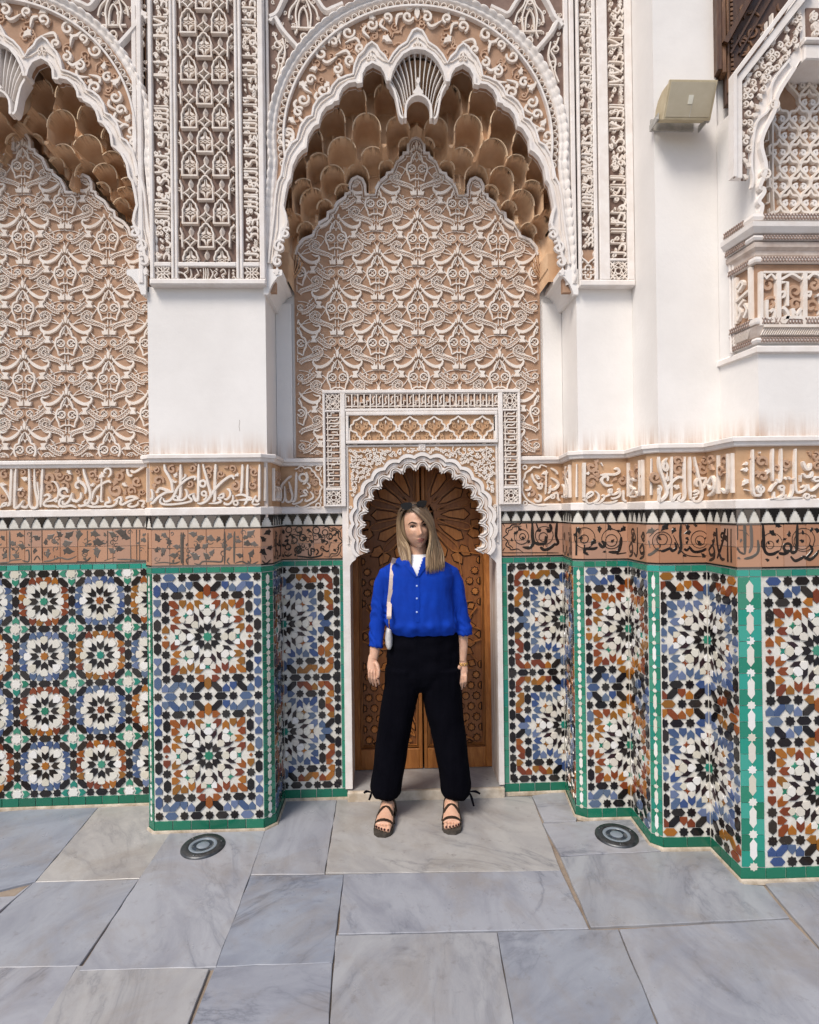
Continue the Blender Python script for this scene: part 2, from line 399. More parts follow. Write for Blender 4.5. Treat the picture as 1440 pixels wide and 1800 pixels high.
for nm, i in (('p_back', 1), ('p_chl', 2), ('p_front', 3), ('p_chr', 4), ('p_side', 5)): face(nm, 'pier', PL, i)
face('nl', 'niche', PL, 6); face('nr', 'niche', PR, 0)
for nm, i in (('s1_side', 1), ('s1_ch', 2), ('s1', 3)): face(nm, 's1', PR, i)
for nm, i in (('s2_side', 4), ('s2_ch', 5), ('s2', 6)): face(nm, 's2', PR, i)
for nm, i in (('s3_side', 7), ('s3_ch', 8), ('s3', 9)): face(nm, 's3', PR, i)
FC = {f[0]: f[2] for f in FACES}
SPAN = {'lw': (PL, 0, 1), 'pier': (PL, 1, 6), 'nl': (PL, 6, 7), 'nr': (PR, 0, 1), 's1': (PR, 1, 4), 's2': (PR, 4, 7), 's3': (PR, 7, 10)}
# masonry core behind the tiles, one per thing
def core(th, pts, z0, z1, mat, name='masonry'):
    mb = MB(); n = len(pts)
    mb.add([(x, y, z0) for x, y in pts]+[(x, y, z1) for x, y in pts], [tuple(range(n-1, -1, -1)), tuple(range(n, 2*n))]+[(i, (i+1) % n, n+(i+1) % n, n+i) for i in range(n)])
    return obj(name, mb, mat, T[th])
for k, (pl, i0, i1) in SPAN.items():
    th = {'nl': 'niche', 'nr': 'niche'}.get(k, k)
    mb = MB(); sweep(mb, pl, [(-.012, ZC-.01), (-.012, 1.60), (-.0035, 1.60), (-.0035, 0), (-.03, 0)], i0, i1, cap=False)
    obj('tile_bed', mb, M['mortar'], T[th])
    mb = MB(); sweep(mb, pl, [(.0, 1.613), (.006, 1.617), (.006, 1.650), (.0, 1.655), (-.012, 1.655)], i0, i1); obj('listel', mb, M['trim'], T[th])
    mb = MB(); sweep(mb, pl, [(-.012, ZI1), (.002, ZI1), (.010, ZI1+.004), (.014, ZI1+.020), (.022, ZI1+.022), (.022, ZC-.004), (.017, ZC), (-.14, ZC+.006)], i0, i1); obj('cornice', mb, M['trim'], T[th])
    mb = MB(); sweep(mb, pl, [(-.006, ZI0-.003), (-.006, ZI1+.003)], i0, i1, cap=False); obj('inscription_ground', mb, M['ochre'], T[th])
# low mortar fillet at the foot of the dado
for k, (pl, i0, i1) in SPAN.items():
    th = {'nl': 'niche', 'nr': 'niche'}.get(k, k)
    mb = MB(); sweep(mb, pl, [(.004, .012), (.010, .006), (.014, -.008), (-.02, -.008)], i0, i1, cap=False); obj('mortar_fillet', mb, M['grout'], T[th])
# ------------------------------------------------------------------ zellige
def xf(p, k): 
    for _ in range(k % 4): p = [(-y, x) for x, y in p]
    return [(-x, y) for x, y in p] if k >= 4 else p
def rot(p, a): c, s = math.cos(R_(a)), math.sin(R_(a)); return [(x*c-y*s, x*s+y*c) for x, y in p]
def cen(p): return (sum(q[0] for q in p)/len(p), sum(q[1] for q in p)/len(p))
def sym(items, r8=False):
    out = []; seen = set()
    for mt, p in items:
        p = [(x, -y) for x, y in p]
        for a in ((0, 45) if r8 else (0,)):
            for k in range(8):
                q = xf(rot(p, a), k); c = cen(q); key = (mt, round(c[0]/9), round(c[1]/9))
                if any((mt, key[1]+i, key[2]+j) in seen for i in (-1, 0, 1) for j in (-1, 0, 1)): continue
                seen.add(key); out.append((mt, q))
    return out
def star(x, y, r=53, n=8): return [(x+(r if i % 2 == 0 else r*.74)*math.cos(math.pi*i/n), y+(r if i % 2 == 0 else r*.74)*math.sin(math.pi*i/n)) for i in range(2*n)]
def at(p, x, y): return [(a+x, b+y) for a, b in p]
HH = [(-79, 0), (-42, -41), (42, -41), (79, 0), (42, 41), (-42, 41)]
HV = [(0, -79), (41, -42), (41, 42), (0, 79), (-41, 42), (-41, -42)]
HD = [(-60, 10), (8, -58), (58, -58), (58, -8), (-8, 60), (-60, 60)]            # "/"
HB = [(-x, y) for x, y in HD]                                                    # "\"
DD = [(-40, -42), (40, -42), (43, 6), (0, 54), (-43, 6)]                         # drop, tip down
DU = [(x, -y) for x, y in DD]
ROS = sym([('K', [(-42, -165), (0, -143), (42, -165), (42, -105), (0, -65), (-42, -105)]),
           ('W', [(-44, -205), (-39, -241), (-15, -252), (15, -252), (39, -241), (44, -205), (0, -153)]),
           ('W', [(-33, -343), (33, -343), (57, -292), (28, -260), (-28, -260), (-57, -292)]),
           ('P', [(-95, -325), (-60, -292), (-46, -265), (-12, -250), (-46, -240), (-55, -208), (-95, -258)]),
           ('B', [(-28, -395), (0, -384), (28, -395), (17, -372), (28, -350), (0, -361), (-28, -350), (-17, -372)]),
           ('W', [(-95, -395), (-38, -395), (-26, -365), (-43, -337), (-75, -326), (-97, -352)])], True)
OUT = sym([('O', [(-158, -445), (-100, -450), (-48, -400), (-100, -397), (-100, -338), (-152, -390)]),
           ('O', [(-250, -318), (-210, -350), (-170, -318), (-170, -390), (-210, -432), (-250, -390)]),
           ('O', at(DD, -300, -408)), ('O', [(-465, -445), (-400, -445), (-348, -390), (-348, -345), (-400, -347), (-465, -400)]),
           ('O', [(-50, -550), (-50, -470), (-100, -468), (-147, -510), (-100, -552)]),
           ('K', star(-215, -510)), ('K', star(-515, -508)), ('K', at(HH, -367, -507))])
AXV = [('O', at(HV, 0, 570)), ('O', at(HV, 0, -570))]
AXH = [('O', at(HH, 570, 0)), ('O', at(HH, -570, 0))]
DIA = [('O', [(513, 22), (535, 0), (513, -22), (491, 0)]), ('O', [(-513, 22), (-491, 0), (-513, -22), (-535, 0)])]
def rows(items): return [(m_, [(sx*x, sy*y) for x, y in p]) for m_, p in items for sx in (1, -1) for sy in (1, -1)]
ROW_B = rows([('K', at(HB, 105, 615)), ('F', at(DU, 220, 632)), ('F', at(DD, 307, 602)), ('X', at(HB, 415, 612)), ('F', at(DU, 520, 628))])
ROW_W = rows([('K', at(HB, 105, 615)), ('F', at(DU, 220, 632)), ('F', at(HD, 320, 615)), ('F', at(DD, 412, 602)), ('F', at(DU, 505, 632)), ('F', at(HD, 610, 612))])
COL_W = [(m_, [(y, x) for x, y in p]) for m_, p in ROW_W if m_ != 'F' or abs(cen(p)[0]) < 560]
COL_B = rows([('F', at(HV, 610, 565)), ('F', at(DU, 610, 418)), ('F', at(DD, 610, 300)), ('K', at(HV, 610, 142))])+[('K', star(610, 0)), ('K', star(-610, 0))]
def edge_row(items, y): return [(m_, [(sx*x, y+q) for x, q in p]) for m_, p in items for sx in (1, -1)]
TOP_B = [('K', at(HH, 155, 0)), ('K', star(305, 0)), ('X', at(HH, 460, 0)), ('K', star(610, 0))]
TOP_W = [('K', at(HH, 155, 0)), ('K', [(265, 0), (290, -38), (338, -38), (372, 0), (338, 38), (290, 38)]), ('K', star(437, 0)), ('K', at(HH, 570, 0)), ('K', star(705, 0))]
EDGE_W = [(m_, [(y, x) for x, y in p]) for y in (725, -725) for m_, p in edge_row(TOP_W, y)]
def big_pattern(kind):
    its = [('C', star(0, 0, 58))]+ROS+OUT+AXV
    if kind == 'W': its += ROW_W+COL_W+AXH+EDGE_W+[('K', star(730*sx, 0)) for sx in (1, -1)]
    elif kind == 'B': its += ROW_B+COL_B+DIA
    else: its += ROW_B+DIA
    return its
COLS = {'orange': dict(C='t_green', K='t_black', P='t_purple', W='t_white', B='t_green', O='t_rust', F='t_blue', X='t_black'),
        'blue': dict(C='t_green', K='t_black', P='t_purple', W='t_white', B='t_rust', O='t_blue', F='t_rust', X='t_black')}
PAL = {'t_black': .93, 't_green': .95}
TILES = {k: [] for k in T}       # per thing: (face, polygon in m, material, share in the picture)
def px_size(fr, p):
    c = cen(p); q = Vector(fr.W(c[0], c[1])) - CAM
    return area(p)*abs(q.normalized().dot(fr.N))/(q.length**2)*1e6
def put(th, fr, p, mt, window, mn=.00004):
    p = inset(p, -.0011) if sum(p[i][0]*p[(i+1) % len(p)][1]-p[(i+1) % len(p)][0]*p[i][1] for i in range(len(p))) > 0 else inset(p[::-1], -.0011)
    q = clip_rect(p, *window) if window else p
    if len(q) < 3 or area(q) < mn: return
    full = area(q) > .985*area(p)
    TILES[th].append((fr, p if full else q, mt, px_size(fr, q)))
def lay_big(th, fr, kind, scheme, cu, win):
    H = Z1-Z0; k = H/3020.; its = big_pattern(kind); lim = 765 if kind == 'W' else (660 if kind == 'B' else 566)
    u0, u1 = max(win[0], cu-lim*k), min(win[1], cu+lim*k)
    for r in range(2):
        cv = Z0+50*k+730*k+1460*k*r
        for m_, p in its:
            mt = COLS[scheme][m_]
            if m_ == 'X' and random.random() < .45: mt = COLS[scheme]['F']
            if mt == 't_black' and m_ == 'K' and random.random() < .03: mt = COLS[scheme]['F']
            put(th, fr, [(cu+x*k, cv+y*k) for x, y in p], mt, (u0, u1, Z0, Z1))
    for r in range(3):
        cv = Z0+50*k+1460*k*r
        for m_, p in edge_row(TOP_W if kind == 'W' else TOP_B, 0)+[('K', star(0, 0))]:
            mt = COLS[scheme]['F'] if m_ == 'X' else COLS[scheme][m_]
            if kind == 'B' and r == 1 and m_ == 'K' and len(p) == 6 and random.random() < .6: mt = 't_blue'
            put(th, fr, [(cu+x*k, cv+y*k) for x, y in p], mt, (u0, u1, Z0, Z1))
e = .004
lay_big('pier', FC['p_front'], 'B', 'orange', .2775, (e, FC['p_front'].L-e, Z0, Z1))
lay_big('pier', FC['p_side'], 'S', 'orange', FC['p_side'].L, (e, FC['p_side'].L-e, Z0, Z1))
lay_big('niche', FC['nl'], 'W', 'blue', .002, (e, FC['nl'].L-.034, Z0, Z1))
lay_big('niche', FC['nr'], 'W', 'blue', FC['nr'].L-.002, (.034, FC['nr'].L-e, Z0, Z1))
lay_big('s1', FC['s1_side'], 'B', 'blue', 0, (e, FC['s1_side'].L-e, Z0, Z1))
lay_big('s1', FC['s1'], 'S', 'orange', FC['s1'].L, (e, FC['s1'].L-e, Z0, Z1))
lay_big('s2', FC['s2_side'], 'S', 'orange', 0, (e, FC['s2_side'].L-e, Z0, Z1))
lay_big('s2', FC['s2'], 'S', 'blue', FC['s2'].L, (e, FC['s2'].L-e, Z0, Z1))
lay_big('s3', FC['s3_side'], 'S', 'blue', 0, (e, FC['s3_side'].L-e, Z0, Z1))
lay_big('s3', FC['s3'], 'S', 'orange', .245, (e, .49, Z0, Z1)); lay_big('s3', FC['s3'], 'S', 'orange', .74, (.49, .98, Z0, Z1))
# the far left bay: square net of twelve-armed stars
SML = sym([('K', [(-40, -175), (0, -147), (40, -175), (40, -110), (0, -70), (-40, -110)]),
           ('W', [(-47, -236), (-25, -252), (25, -252), (47, -236), (42, -192), (0, -148), (-42, -192)])], True)
SMO = sym([('O', [(-92, -306), (-36, -314), (-4, -262), (-48, -254), (-46, -214), (-92, -250)]),
           ('O', [(-182, -212), (-142, -232), (-102, -212), (-102, -262), (-142, -312), (-182, -262)])])
SMF = sym([('K', star(-350, -143, 52)), ('K', at(HV, -350, 0)), ('K', at(HD, -238, -242))])
SMC = sym([('G', [(-40, -66), (0, -86), (40, -66), (40, -112), (0, -154), (-40, -112)])])
P_ = .3045; KS = P_/700.
fl = FC['left']; cu0, _ = fl.px(125.7, 1008)
seen = set()
for i in range(-6, 2):
    for j in range(5):
        u, v = cu0+i*P_, 1.297-j*P_
        for m_, p in [('W', star(0, 0, 60))]+SMC:
            put('lw', fl, [(u+x*KS, v+y*KS) for x, y in p], 't_white' if m_ == 'W' else 't_green', (.6, fl.L-.003, Z0, Z1))
        if j < 4:
            ru, rv = u+P_/2, v-P_/2; odd = (i+j) % 2
            for m_, p in [('C', star(0, 0, 52))]+SML+SMO+SMF:
                if m_ == 'O': mt = 't_rust' if odd else 't_blue'
                elif m_ == 'C': mt = 't_green' if odd else 't_rust'
                else: mt = {'K': 't_black', 'W': 't_white'}[m_]
                q = [(ru+x*KS, rv+y*KS) for x, y in p]; c = cen(q); key = (round(c[0], 2), round(c[1], 2))
                if mt == 't_black':
                    if key in seen: continue
                    seen.add(key)
                put('lw', fl, q, mt, (.6, fl.L-.003, Z0, Z1))
# green foot course, green line, edge strips
def course(th, fr, v0, v1, mt, ln, u0=0., u1=None, h=0.):
    u1 = fr.L if u1 is None else u1
    n = max(1, round((u1-u0)/ln)); d = (u1-u0)/n
    for i in range(n):
        a, b = u0+i*d+.0012, u0+(i+1)*d-.0012
        TILES[th].append((fr, [(a, v0), (b, v0+random.uniform(-.001, .001)), (b, v1), (a, v1)], mt, px_size(fr, [(a, v0), (b, v0), (b, v1), (a, v1)])))
for nm, th, fr, plan, i in FACES:
    u0 = .6 if nm == 'left' else 0.
    u1 = min(fr.L, .8) if nm == 's3' else fr.L
    course(th, fr, .002, ZB-.002, 't_base', .092 if fr.L > .1 else fr.L, u0, u1)
    course(th, fr, ZG0, ZG1, 't_teal' if nm in ('left', 's2_ch', 's3_ch', 's2') else 't_green', .066 if fr.L > .1 else fr.L, u0, u1)
course('niche', FC['nl'], 0, 0, 't_base', 1) if False else None
for fr, a in ((FC['nl'], FC['nl'].L-.031), (FC['nr'], .002)):
    z = Z0
    while z < ZG0-.02:
        b = min(z+random.uniform(.075, .1), ZG0-.002)
        TILES['niche'].append((fr, [(a, z+.001), (a+.029, z+.001), (a+.029, b-.001), (a, b-.001)], 't_green', 30)); z = b
def strip(th, fr, pitch, green):
    c = fr.L/2; n = round((Z1-Z0)/pitch); d = (Z1-Z0)/n; hw = fr.L*.2
    for i in range(n):
        v = Z0+i*d
        for sg in (1, -1):
            a, b = (c+.0008, fr.L-.003) if sg > 0 else (.003, c-.0008)
            for k in range(2):
                y0, y1 = v+k*d/2+.001, v+(k+1)*d/2-.001
                if k == 0: y0, y1 = v+.001, v+d/2-.001
                TILES[th].append((fr, [(a, y0), (b, y0), (b, y1), (a, y1)], green if random.random() < .7 else 't_green', px_size(fr, [(a, y0), (b, y0), (b, y1), (a, y1)])))
        TILES[th].append((fr, star(c, v+d*.02, hw*1.02), 't_white', 40, .0022))
        hx = [(c, v+d*.20), (c+hw*.8, v+d*.36), (c+hw*.72, v+d*.55), (c+hw*.8, v+d*.74), (c, v+d*.90), (c-hw*.8, v+d*.74), (c-hw*.72, v+d*.55), (c-hw*.8, v+d*.36)]
        TILES[th].append((fr, hx, 't_white', 40, .0022))
strip('pier', FC['p_chl'], .086, 't_base'); strip('pier', FC['p_chr'], .086, 't_base')
strip('s1', FC['s1_ch'], .088, 't_green'); strip('s2', FC['s2_ch'], .114, 't_green'); strip('s3', FC['s3_ch'], .135, 't_teal')
# terracotta tiles of the written band, merlons
for nm, th, fr, plan, i in FACES:
    if nm == 'p_back': continue
    u0 = .6 if nm == 'left' else 0.; u1 = min(fr.L, .8) if nm == 's3' else fr.L
    n = max(1, round((u1-u0)/.098)); d = (u1-u0)/n
    for k in range(n):
        for r, (v0, v1) in enumerate(((ZT0-.006, 1.447), (1.447, ZT1+.005))):
            a, b = u0+k*d+.0007, u0+(k+1)*d-.0007
            TILES[th].append((fr, [(a, v0+.0007), (b, v0+.0007), (b, v1-.0007), (a, v1-.0007)], 't_terra', 900))
    mp = .0603; n = max(1, round((u1-u0)/mp)); d = (u1-u0)/n
    for k in range(n+1):
        c = u0+k*d; hh = ZM1-ZM0-.004; v = ZM0+.004; s = d/.06
        st = [(-.029, 1), (-.025, .9), (-.025, .72), (-.019, .72), (-.019, .54), (-.012, .54), (-.012, .34), (-.0065, .34), (-.0065, .12), (-.003, 0)]
        pl_ = [(x*s*.90, y) for x, y in st]; pl_ += [(-x, y) for x, y in pl_[::-1]]
        q = clip_rect([(c+x, v+y*hh) for x, y in pl_], u0+.0005, u1-.0005, v, ZM1)
        if len(q) > 2: TILES[th].append((fr, q, 't_worn' if nm in ('left', 'p_front', 's3_ch') and random.random() < .75 else 't_black', 25))
_cache = {}
def emit():
    for th, L in TILES.items():
        L.sort(key=lambda t: -t[3])
        rest = MB(); names = sorted({t[2] for t in L}); idx = {n: i for i, n in enumerate(names)}; nb = 0
        for t in L:
            fr, p, mt = t[:3]; h = (t[4] if len(t) > 4 else .0012)+random.uniform(0, .0007)
            c = cen(p); loc = [(x-c[0], y-c[1]) for x, y in p]
            if nb < 300:
                key = (mt, tuple((round(x, 3), round(y, 3)) for x, y in loc))
                me = _cache.get(key)
                if me is None:
                    mb = MB(); f0 = Fr((0, 0), (1, 0)); poly(mb, f0, loc, -.004, .0, .0011); me = _cache[key] = mesh('tile', mb, M[mt])
                o = bpy.data.objects.new('tile', me)
                C.objects.link(o); o.parent = T[th]
                U, N = fr.U, fr.N; mw = Matrix(((U.x, -N.x, 0, 0), (U.y, -N.y, 0, 0), (0, 0, 1, 0), (0, 0, 0, 1)))
                tl = Matrix.Rotation(random.gauss(0, .010), 4, 'X') @ Matrix.Rotation(random.gauss(0, .010), 4, 'Z')
                w_ = fr.W(c[0], c[1], h); lo = T[th].location
                mm = mw @ tl; mm.translation = Vector(w_)-lo
                o.matrix_local = mm; nb += 1
            else:
                k0 = len(rest.v); poly(rest, fr, p, -.003, h, .0011, idx[mt])
        if rest.f: obj('small_tiles', rest, [M[n] for n in names], T[th], kind='stuff')
# ------------------------------------------------------------------ script bands: brush strokes surveyed letter by letter
# line "w: x,y x,y ..." = stroke; "S x,y,r" = tan vine volute; "R x,y,r,w" = ring; "D x,y,r" = bud; coordinates in survey frames (ox, oy, scale)
def read(txt, ox, oy, s):
    for ln in txt.replace(';', '\n').split('\n'):
        ln = ln.strip()
        if not ln: continue
        if ln[0] in 'SRD':
            a = [float(t) for t in ln[1:].split(',')]
            yield ln[0], (ox+a[0]/s, oy+a[1]/s), a[2]/s, (a[3]/s if len(a) > 3 else 0)
        else:
            h, t = ln.split(':'); yield 'L', [(ox+float(q.split(',')[0])/s, oy+float(q.split(',')[1])/s) for q in t.split()], float(h)/s, 0
BUD = [(.15, 1.35), (.42, .75), (.72, .2), (.5, -.35), (.85, -.75), (.25, -.8), (-.2, -1.0), (-.45, -.5), (-.85, -.15), (-.45, .35), (-.15, .8)]
def bud(mb, fr, c, r, h, ang=None, mi=0):
    a = random.uniform(0, 360) if ang is None else ang
    poly(mb, fr, smooth([(c[0]+x, c[1]+y) for x, y in rot([(x*r, y*r) for x, y in BUD], a)], 2, True), 0, h, r*.12, mi)
def volute(mb, fr, c, r, w_, h, mi=0, turns=1.1, a0=None, sg=None, tail=1.3):
    a0 = random.uniform(0, 360) if a0 is None else a0; sg = random.choice((1, -1)) if sg is None else sg
    n = 16; pts = []
    for i in range(n+1):
        t = i/n; rr = r*(.22+.78*t); a = R_(a0+sg*360*turns*t); pts.append((c[0]+rr*math.cos(a), c[1]+rr*math.sin(a)))
    stroke(mb, fr, pts, [w_*(1.25 if i < 5 else 1.35-.8*abs(i/n-.55)) for i in range(n+1)], h, mi=mi, top=.72)
def unit(fr, p): # metres per survey pixel near p
    a = fr.px(p[0], p[1]); b = fr.px(p[0], p[1]+1); return abs(a[1]-b[1])
def write(fr, txt, ox, oy, s, mbc, mbt, hc=.013, ht=.007, xmin=-1e9, xmax=1e9, h0=0., bold=1.):
    for k, p, w_, e_ in read(txt, ox, oy, s):
        p0 = p[0] if k == 'L' else p
        if not (xmin <= p0[0] <= xmax): continue
        mu = unit(fr, p0)*(bold if k in 'LD' else 1.); w_ *= mu; e_ *= bold
        if k == 'L':
            q = smooth([fr.px(*a) for a in p], 4); q = q if fr.L > 1e6 else [(min(max(u, .002), fr.L-.002), v) for u, v in q]
            stroke(mbc, fr, q, taper(len(q), w_, .5, .35, .16), hc, h0)
        elif k == 'S':
            volute(mbt, fr, fr.px(*p), w_*.98, w_*.5, ht)
            c = fr.px(*p); a = random.uniform(0, 6.28); bud(mbt, fr, (c[0]+w_*1.5*math.cos(a), c[1]+w_*1.2*math.sin(a)), w_*.6, ht)
        elif k == 'R':
            c = fr.px(*p); stroke(mbc, fr, arc(c[0], c[1], w_, 0, 345, 18)[:-1], e_*mu if e_ else w_*.6, hc, h0, True)
        elif k == 'D': bud(mbc, fr, fr.px(*p), w_*(.78 if hc < .003 else 1), hc)
INS = []
INS.append(('left', 0, 810, 10.286, '''46: 232,150 228,300 218,560 208,760 160,820
30: 10,400 90,500 170,620 215,740;46: 320,150 305,300 298,560 292,760 300,850 370,820 450,720
42: 450,720 410,780 430,830 500,840 540,780;46: 548,150 556,300 558,560 556,760 600,850 680,840 705,740 660,500 650,300 648,150
46: 795,150 785,300 780,500 765,700 760,840;26: 700,380 715,500 730,600 725,720
42: 820,640 880,610 930,660 860,720 820,790 880,820 1000,820 1090,850;34: 870,740 960,720 1050,680 1080,600 1080,500 1030,400 960,370
34: 1060,700 1040,740 1010,700 1050,660;46: 1280,640 1150,640 1100,580 1140,510 1220,510 1250,580
42: 1200,660 1120,700 1100,790 1160,830 1300,810 1400,850;42: 1160,720 1170,780 1230,770 1290,700 1330,580
42: 1330,580 1320,680 1380,730 1440,740;32: 60,830 130,800 140,760 80,780 50,830 0,850
S 100,250,80;S 900,310,110;S 1090,270,80;S 90,660,80;S 900,480,80;S 1180,470,90;S 430,210,60;S 410,600,80;S 600,330,50;S 690,190,60;S 1240,310,70;D 470,330,50;D 390,520,40;D 70,430,40;D 1270,210,44'''))
INS.append(('left', 130, 810, 10.286, '''46: 195,150 215,250 260,380 300,500 320,620 300,720 250,780 220,740 260,700
42: 690,400 640,370 560,400 450,470 380,560 340,680 280,780 250,820;32: 515,300 520,450 515,600 510,730 560,730;D 520,270,55
46: 100,290 110,360 200,440 240,520 220,600;42: 110,500 60,470 70,400 130,380;42: 0,730 90,720 150,660 150,570
38: 430,630 460,680 430,760 370,780 340,740;42: 100,790 130,820 230,800 330,830 450,830 590,830
42: 640,650 670,740 600,760 600,820 700,820 780,770 800,700 740,720;42: 800,690 850,660 880,700 860,770 900,790 1000,740 1100,700 1190,680
46: 1190,690 1080,650 1000,660 960,690;38: 1060,760 1000,810 1080,830 1170,790 1180,730;38: 1190,720 1290,740 1250,820 1290,830
36: 640,300 690,240 680,160 620,140 570,190 600,230;44: 980,150 1010,260 1080,270;44: 1050,170 1100,210 1220,150 1340,60
S 830,270,90;S 1150,370,90;S 770,530,120;S 1050,540,80;S 340,250,70;S 420,340,70;D 350,440,40;D 930,430,44;S 1240,560,60;S 90,200,50'''))
INS.append(('p_front', 255, 806, 12, '''54: 430,130 450,250 520,370 580,500 600,650 620,720;38: 560,430 640,500 690,480;58: 770,130 765,300 765,500 765,750 730,840 690,800
54: 1150,120 1145,300 1140,600 1130,860 1080,880 1040,780 1060,730;50: 1240,120 1270,250 1320,420 1370,620 1400,760 1330,880 1200,950 1120,940
R 1235,530,62,50;50: 1060,460 1080,410 1020,390 900,440 780,540 700,640 640,760 560,870 440,910 410,840
50: 560,700 440,660 330,630 280,700 250,720;52: 600,710 480,710 380,760 280,830 200,920 130,970
44: 150,650 180,720 180,840 140,890 130,830;44: 380,810 340,900 390,960 560,970 760,950 920,920 1010,880 940,790 1060,730
44: 860,650 900,700 900,800 820,870 720,880 640,870 620,820 700,780;R 1260,740,46,40;42: 1310,740 1310,830 1250,880;32: 860,330 870,380 800,450
S 300,470,110;S 960,530,80;S 580,230,90;S 1010,200,80;S 1360,240,90;S 250,240,70;D 660,350,50'''))
INS.append(('p_front', 365, 806, 12, '''58: 185,120 175,300 165,560 165,860 120,900;42: 0,480 50,650 75,760;54: 570,440 540,380 480,380 360,460 240,570 140,690 60,820 0,890
52: 750,130 745,300 735,560 720,740;52: 860,130 850,300 845,600 845,860 780,980;50: 1110,130 1100,300 1100,600 1095,860 1050,900 1020,850
44: 600,790 720,760 840,800 940,860 800,870 650,880;R 610,935,45,40;44: 1040,780 990,860 950,950;44: 550,770 545,880 470,960 380,960 370,920
44: 420,640 480,680 490,780 420,860 360,850;46: 250,790 340,740 340,820 240,830 300,900 200,940 40,950;38: 960,960 1040,975 1110,950
D 630,350,44;S 590,580,110;S 990,280,90;S 970,570,90;S 530,210,80;S 280,320,80;S 30,350,70'''))
INS.append(('nl', 480, 810, 14.4, '''60: 600,290 595,450 590,700 575,950 520,1030 480,1000;52: 480,390 420,420 320,510 220,640 190,720
52: 410,530 440,650 480,800 500,930 450,1030 370,1040 320,960 310,800 300,640;44: 310,900 280,1020 220,1060;R 770,430,95,54;58: 840,290 880,400 850,520 760,600
48: 490,1080 560,1090 700,1040 760,960;48: 690,920 740,890 860,860 780,780 830,740 900,820;48: 950,780 1010,850 1020,930 920,1000 830,1020 830,960;46: 880,560 940,640 900,700 870,660
42: 560,215 640,190 690,140 770,150 810,190 870,170 960,190 1000,260 1060,300 1090,370 1150,430 1190,500 1200,600 1250,670 1200,760 1200,830 1170,920 1100,1000 1050,1040 960,1080 880,1130 780,1170 700,1180 600,1130 570,1170
R 1150,190,55,36;R 1150,1130,55,36;D 1210,140,40;D 1210,1190,40;30: 1240,240 1210,330 1240,420;30: 1240,900 1210,1010 1240,1080;30: 880,110 980,130 1060,110;30: 880,1210 980,1190 1060,1215
S 1000,330,110;S 1080,560,100;S 720,230,80;S 1000,520,80;S 1110,780,80;S 720,760,70;S 400,760,60'''))
INS.append(('nr', 905, 805, 6.857, '''20: 380,110 310,85 290,120 220,110 180,150 130,180 110,240 85,290 90,340 85,390 100,440 130,490 180,530 240,560 310,575 370,570
28: 200,190 220,260 270,320 300,370;24: 270,330 320,310 310,370 260,360;20: 290,230 250,210 270,250 300,240;18: 370,180 370,300 365,440;D 365,185,32
30: 430,240 500,280 520,330 470,380 420,370 430,330;26: 430,125 490,160 510,200;24: 350,520 400,480 440,460 500,420 520,500 545,510;R 450,465,22,18
28: 280,440 310,470 300,520 250,520 240,490;D 140,285,22;D 165,440,22;R 115,115,24,15;R 120,545,22,15;22: 120,390 170,380 190,340;20: 395,430 420,400 400,385;S 330,280,60;S 480,440,50;S 200,410,60'''))
INS.append(('s1', 905, 805, 6.857, '''26: 785,60 775,200 770,420 750,480;28: 840,60 830,250 825,440 800,480 780,460;24: 760,520 800,510 870,480 930,440 920,410 860,450 850,510 880,545 940,535
24: 960,400 1000,440 1000,500 950,540 1000,545 1060,500 1070,450 1040,460;24: 1080,470 1140,440 1160,380 1130,390 1140,430 1190,440 1240,410 1250,370 1230,390
24: 1260,400 1250,460 1180,490 1150,480;26: 1300,390 1300,500 1335,520;24: 1050,540 1150,540 1230,510;32: 1170,330 1090,330 1040,280 1060,230 1110,230 1110,280
30: 1020,210 1100,200 1200,200 1250,170 1230,130 1190,140;28: 1030,60 1050,100;D 870,190,24;S 920,110,70;S 920,290,80;S 1290,270,60;S 980,170,50'''))
INS.append(('s2', 1100, 795, 8.47, '''42: 465,70 480,150 500,260 540,380 580,500 600,600 560,680 480,730 440,690 490,620;38: 675,70 670,200 665,420 665,640 680,720 740,650 810,610
36: 834,390 780,370 700,420 640,500 590,590;40: 865,70 860,200 860,450 865,650 820,720 770,700 800,640;38: 940,70 940,250 940,450 950,700
38: 1005,70 1030,200 1070,370 1110,520 1120,640 1080,720 1010,730 990,690 1050,650;42: 1190,370 1160,480 1130,540;38: 1180,390 1100,390 1040,420 1030,480 1060,510
36: 470,490 510,530 480,600 430,560 420,530;32: 500,590 440,610 400,640;44: 560,130 600,200 590,270 540,240 550,160 600,90;32: 600,300 600,400;D 600,390,44
30: 990,600 1050,570 1060,610 990,640;D 740,520,44;S 430,370,90;S 770,260,80;S 760,130,70;S 1130,250,80;S 1160,130,60'''))
INS.append(('s3', 1250, 780, 7.579, '''30: 800,70 795,250 800,500;30: 910,70 910,300 905,480 870,510 850,470;30: 860,510 800,570 760,640;30: 1105,70 1100,250 1100,450 1110,620 1160,650 1230,610 1220,560 1180,590
28: 1270,540 1280,610 1330,620 1400,560 1440,500;28: 1440,480 1380,500 1340,480 1370,450 1440,450;28: 760,735 860,720;28: 820,640 830,730 950,730 1080,720 1200,720
28: 900,600 940,620 930,690 840,740;R 920,590,30,26;28: 1060,540 1060,640 1020,720 960,710 980,680;R 1250,700,30,26;38: 1200,400 1240,440 1310,430 1320,370
36: 1170,420 1170,510;42: 1200,240 1240,330 1290,330 1300,260;D 970,465,18;D 1020,460,18;D 1080,470,18;D 1320,705,16;D 1360,700,16;S 980,260,70;S 1400,300,60;S 1380,170,60;S 860,330,50'''))
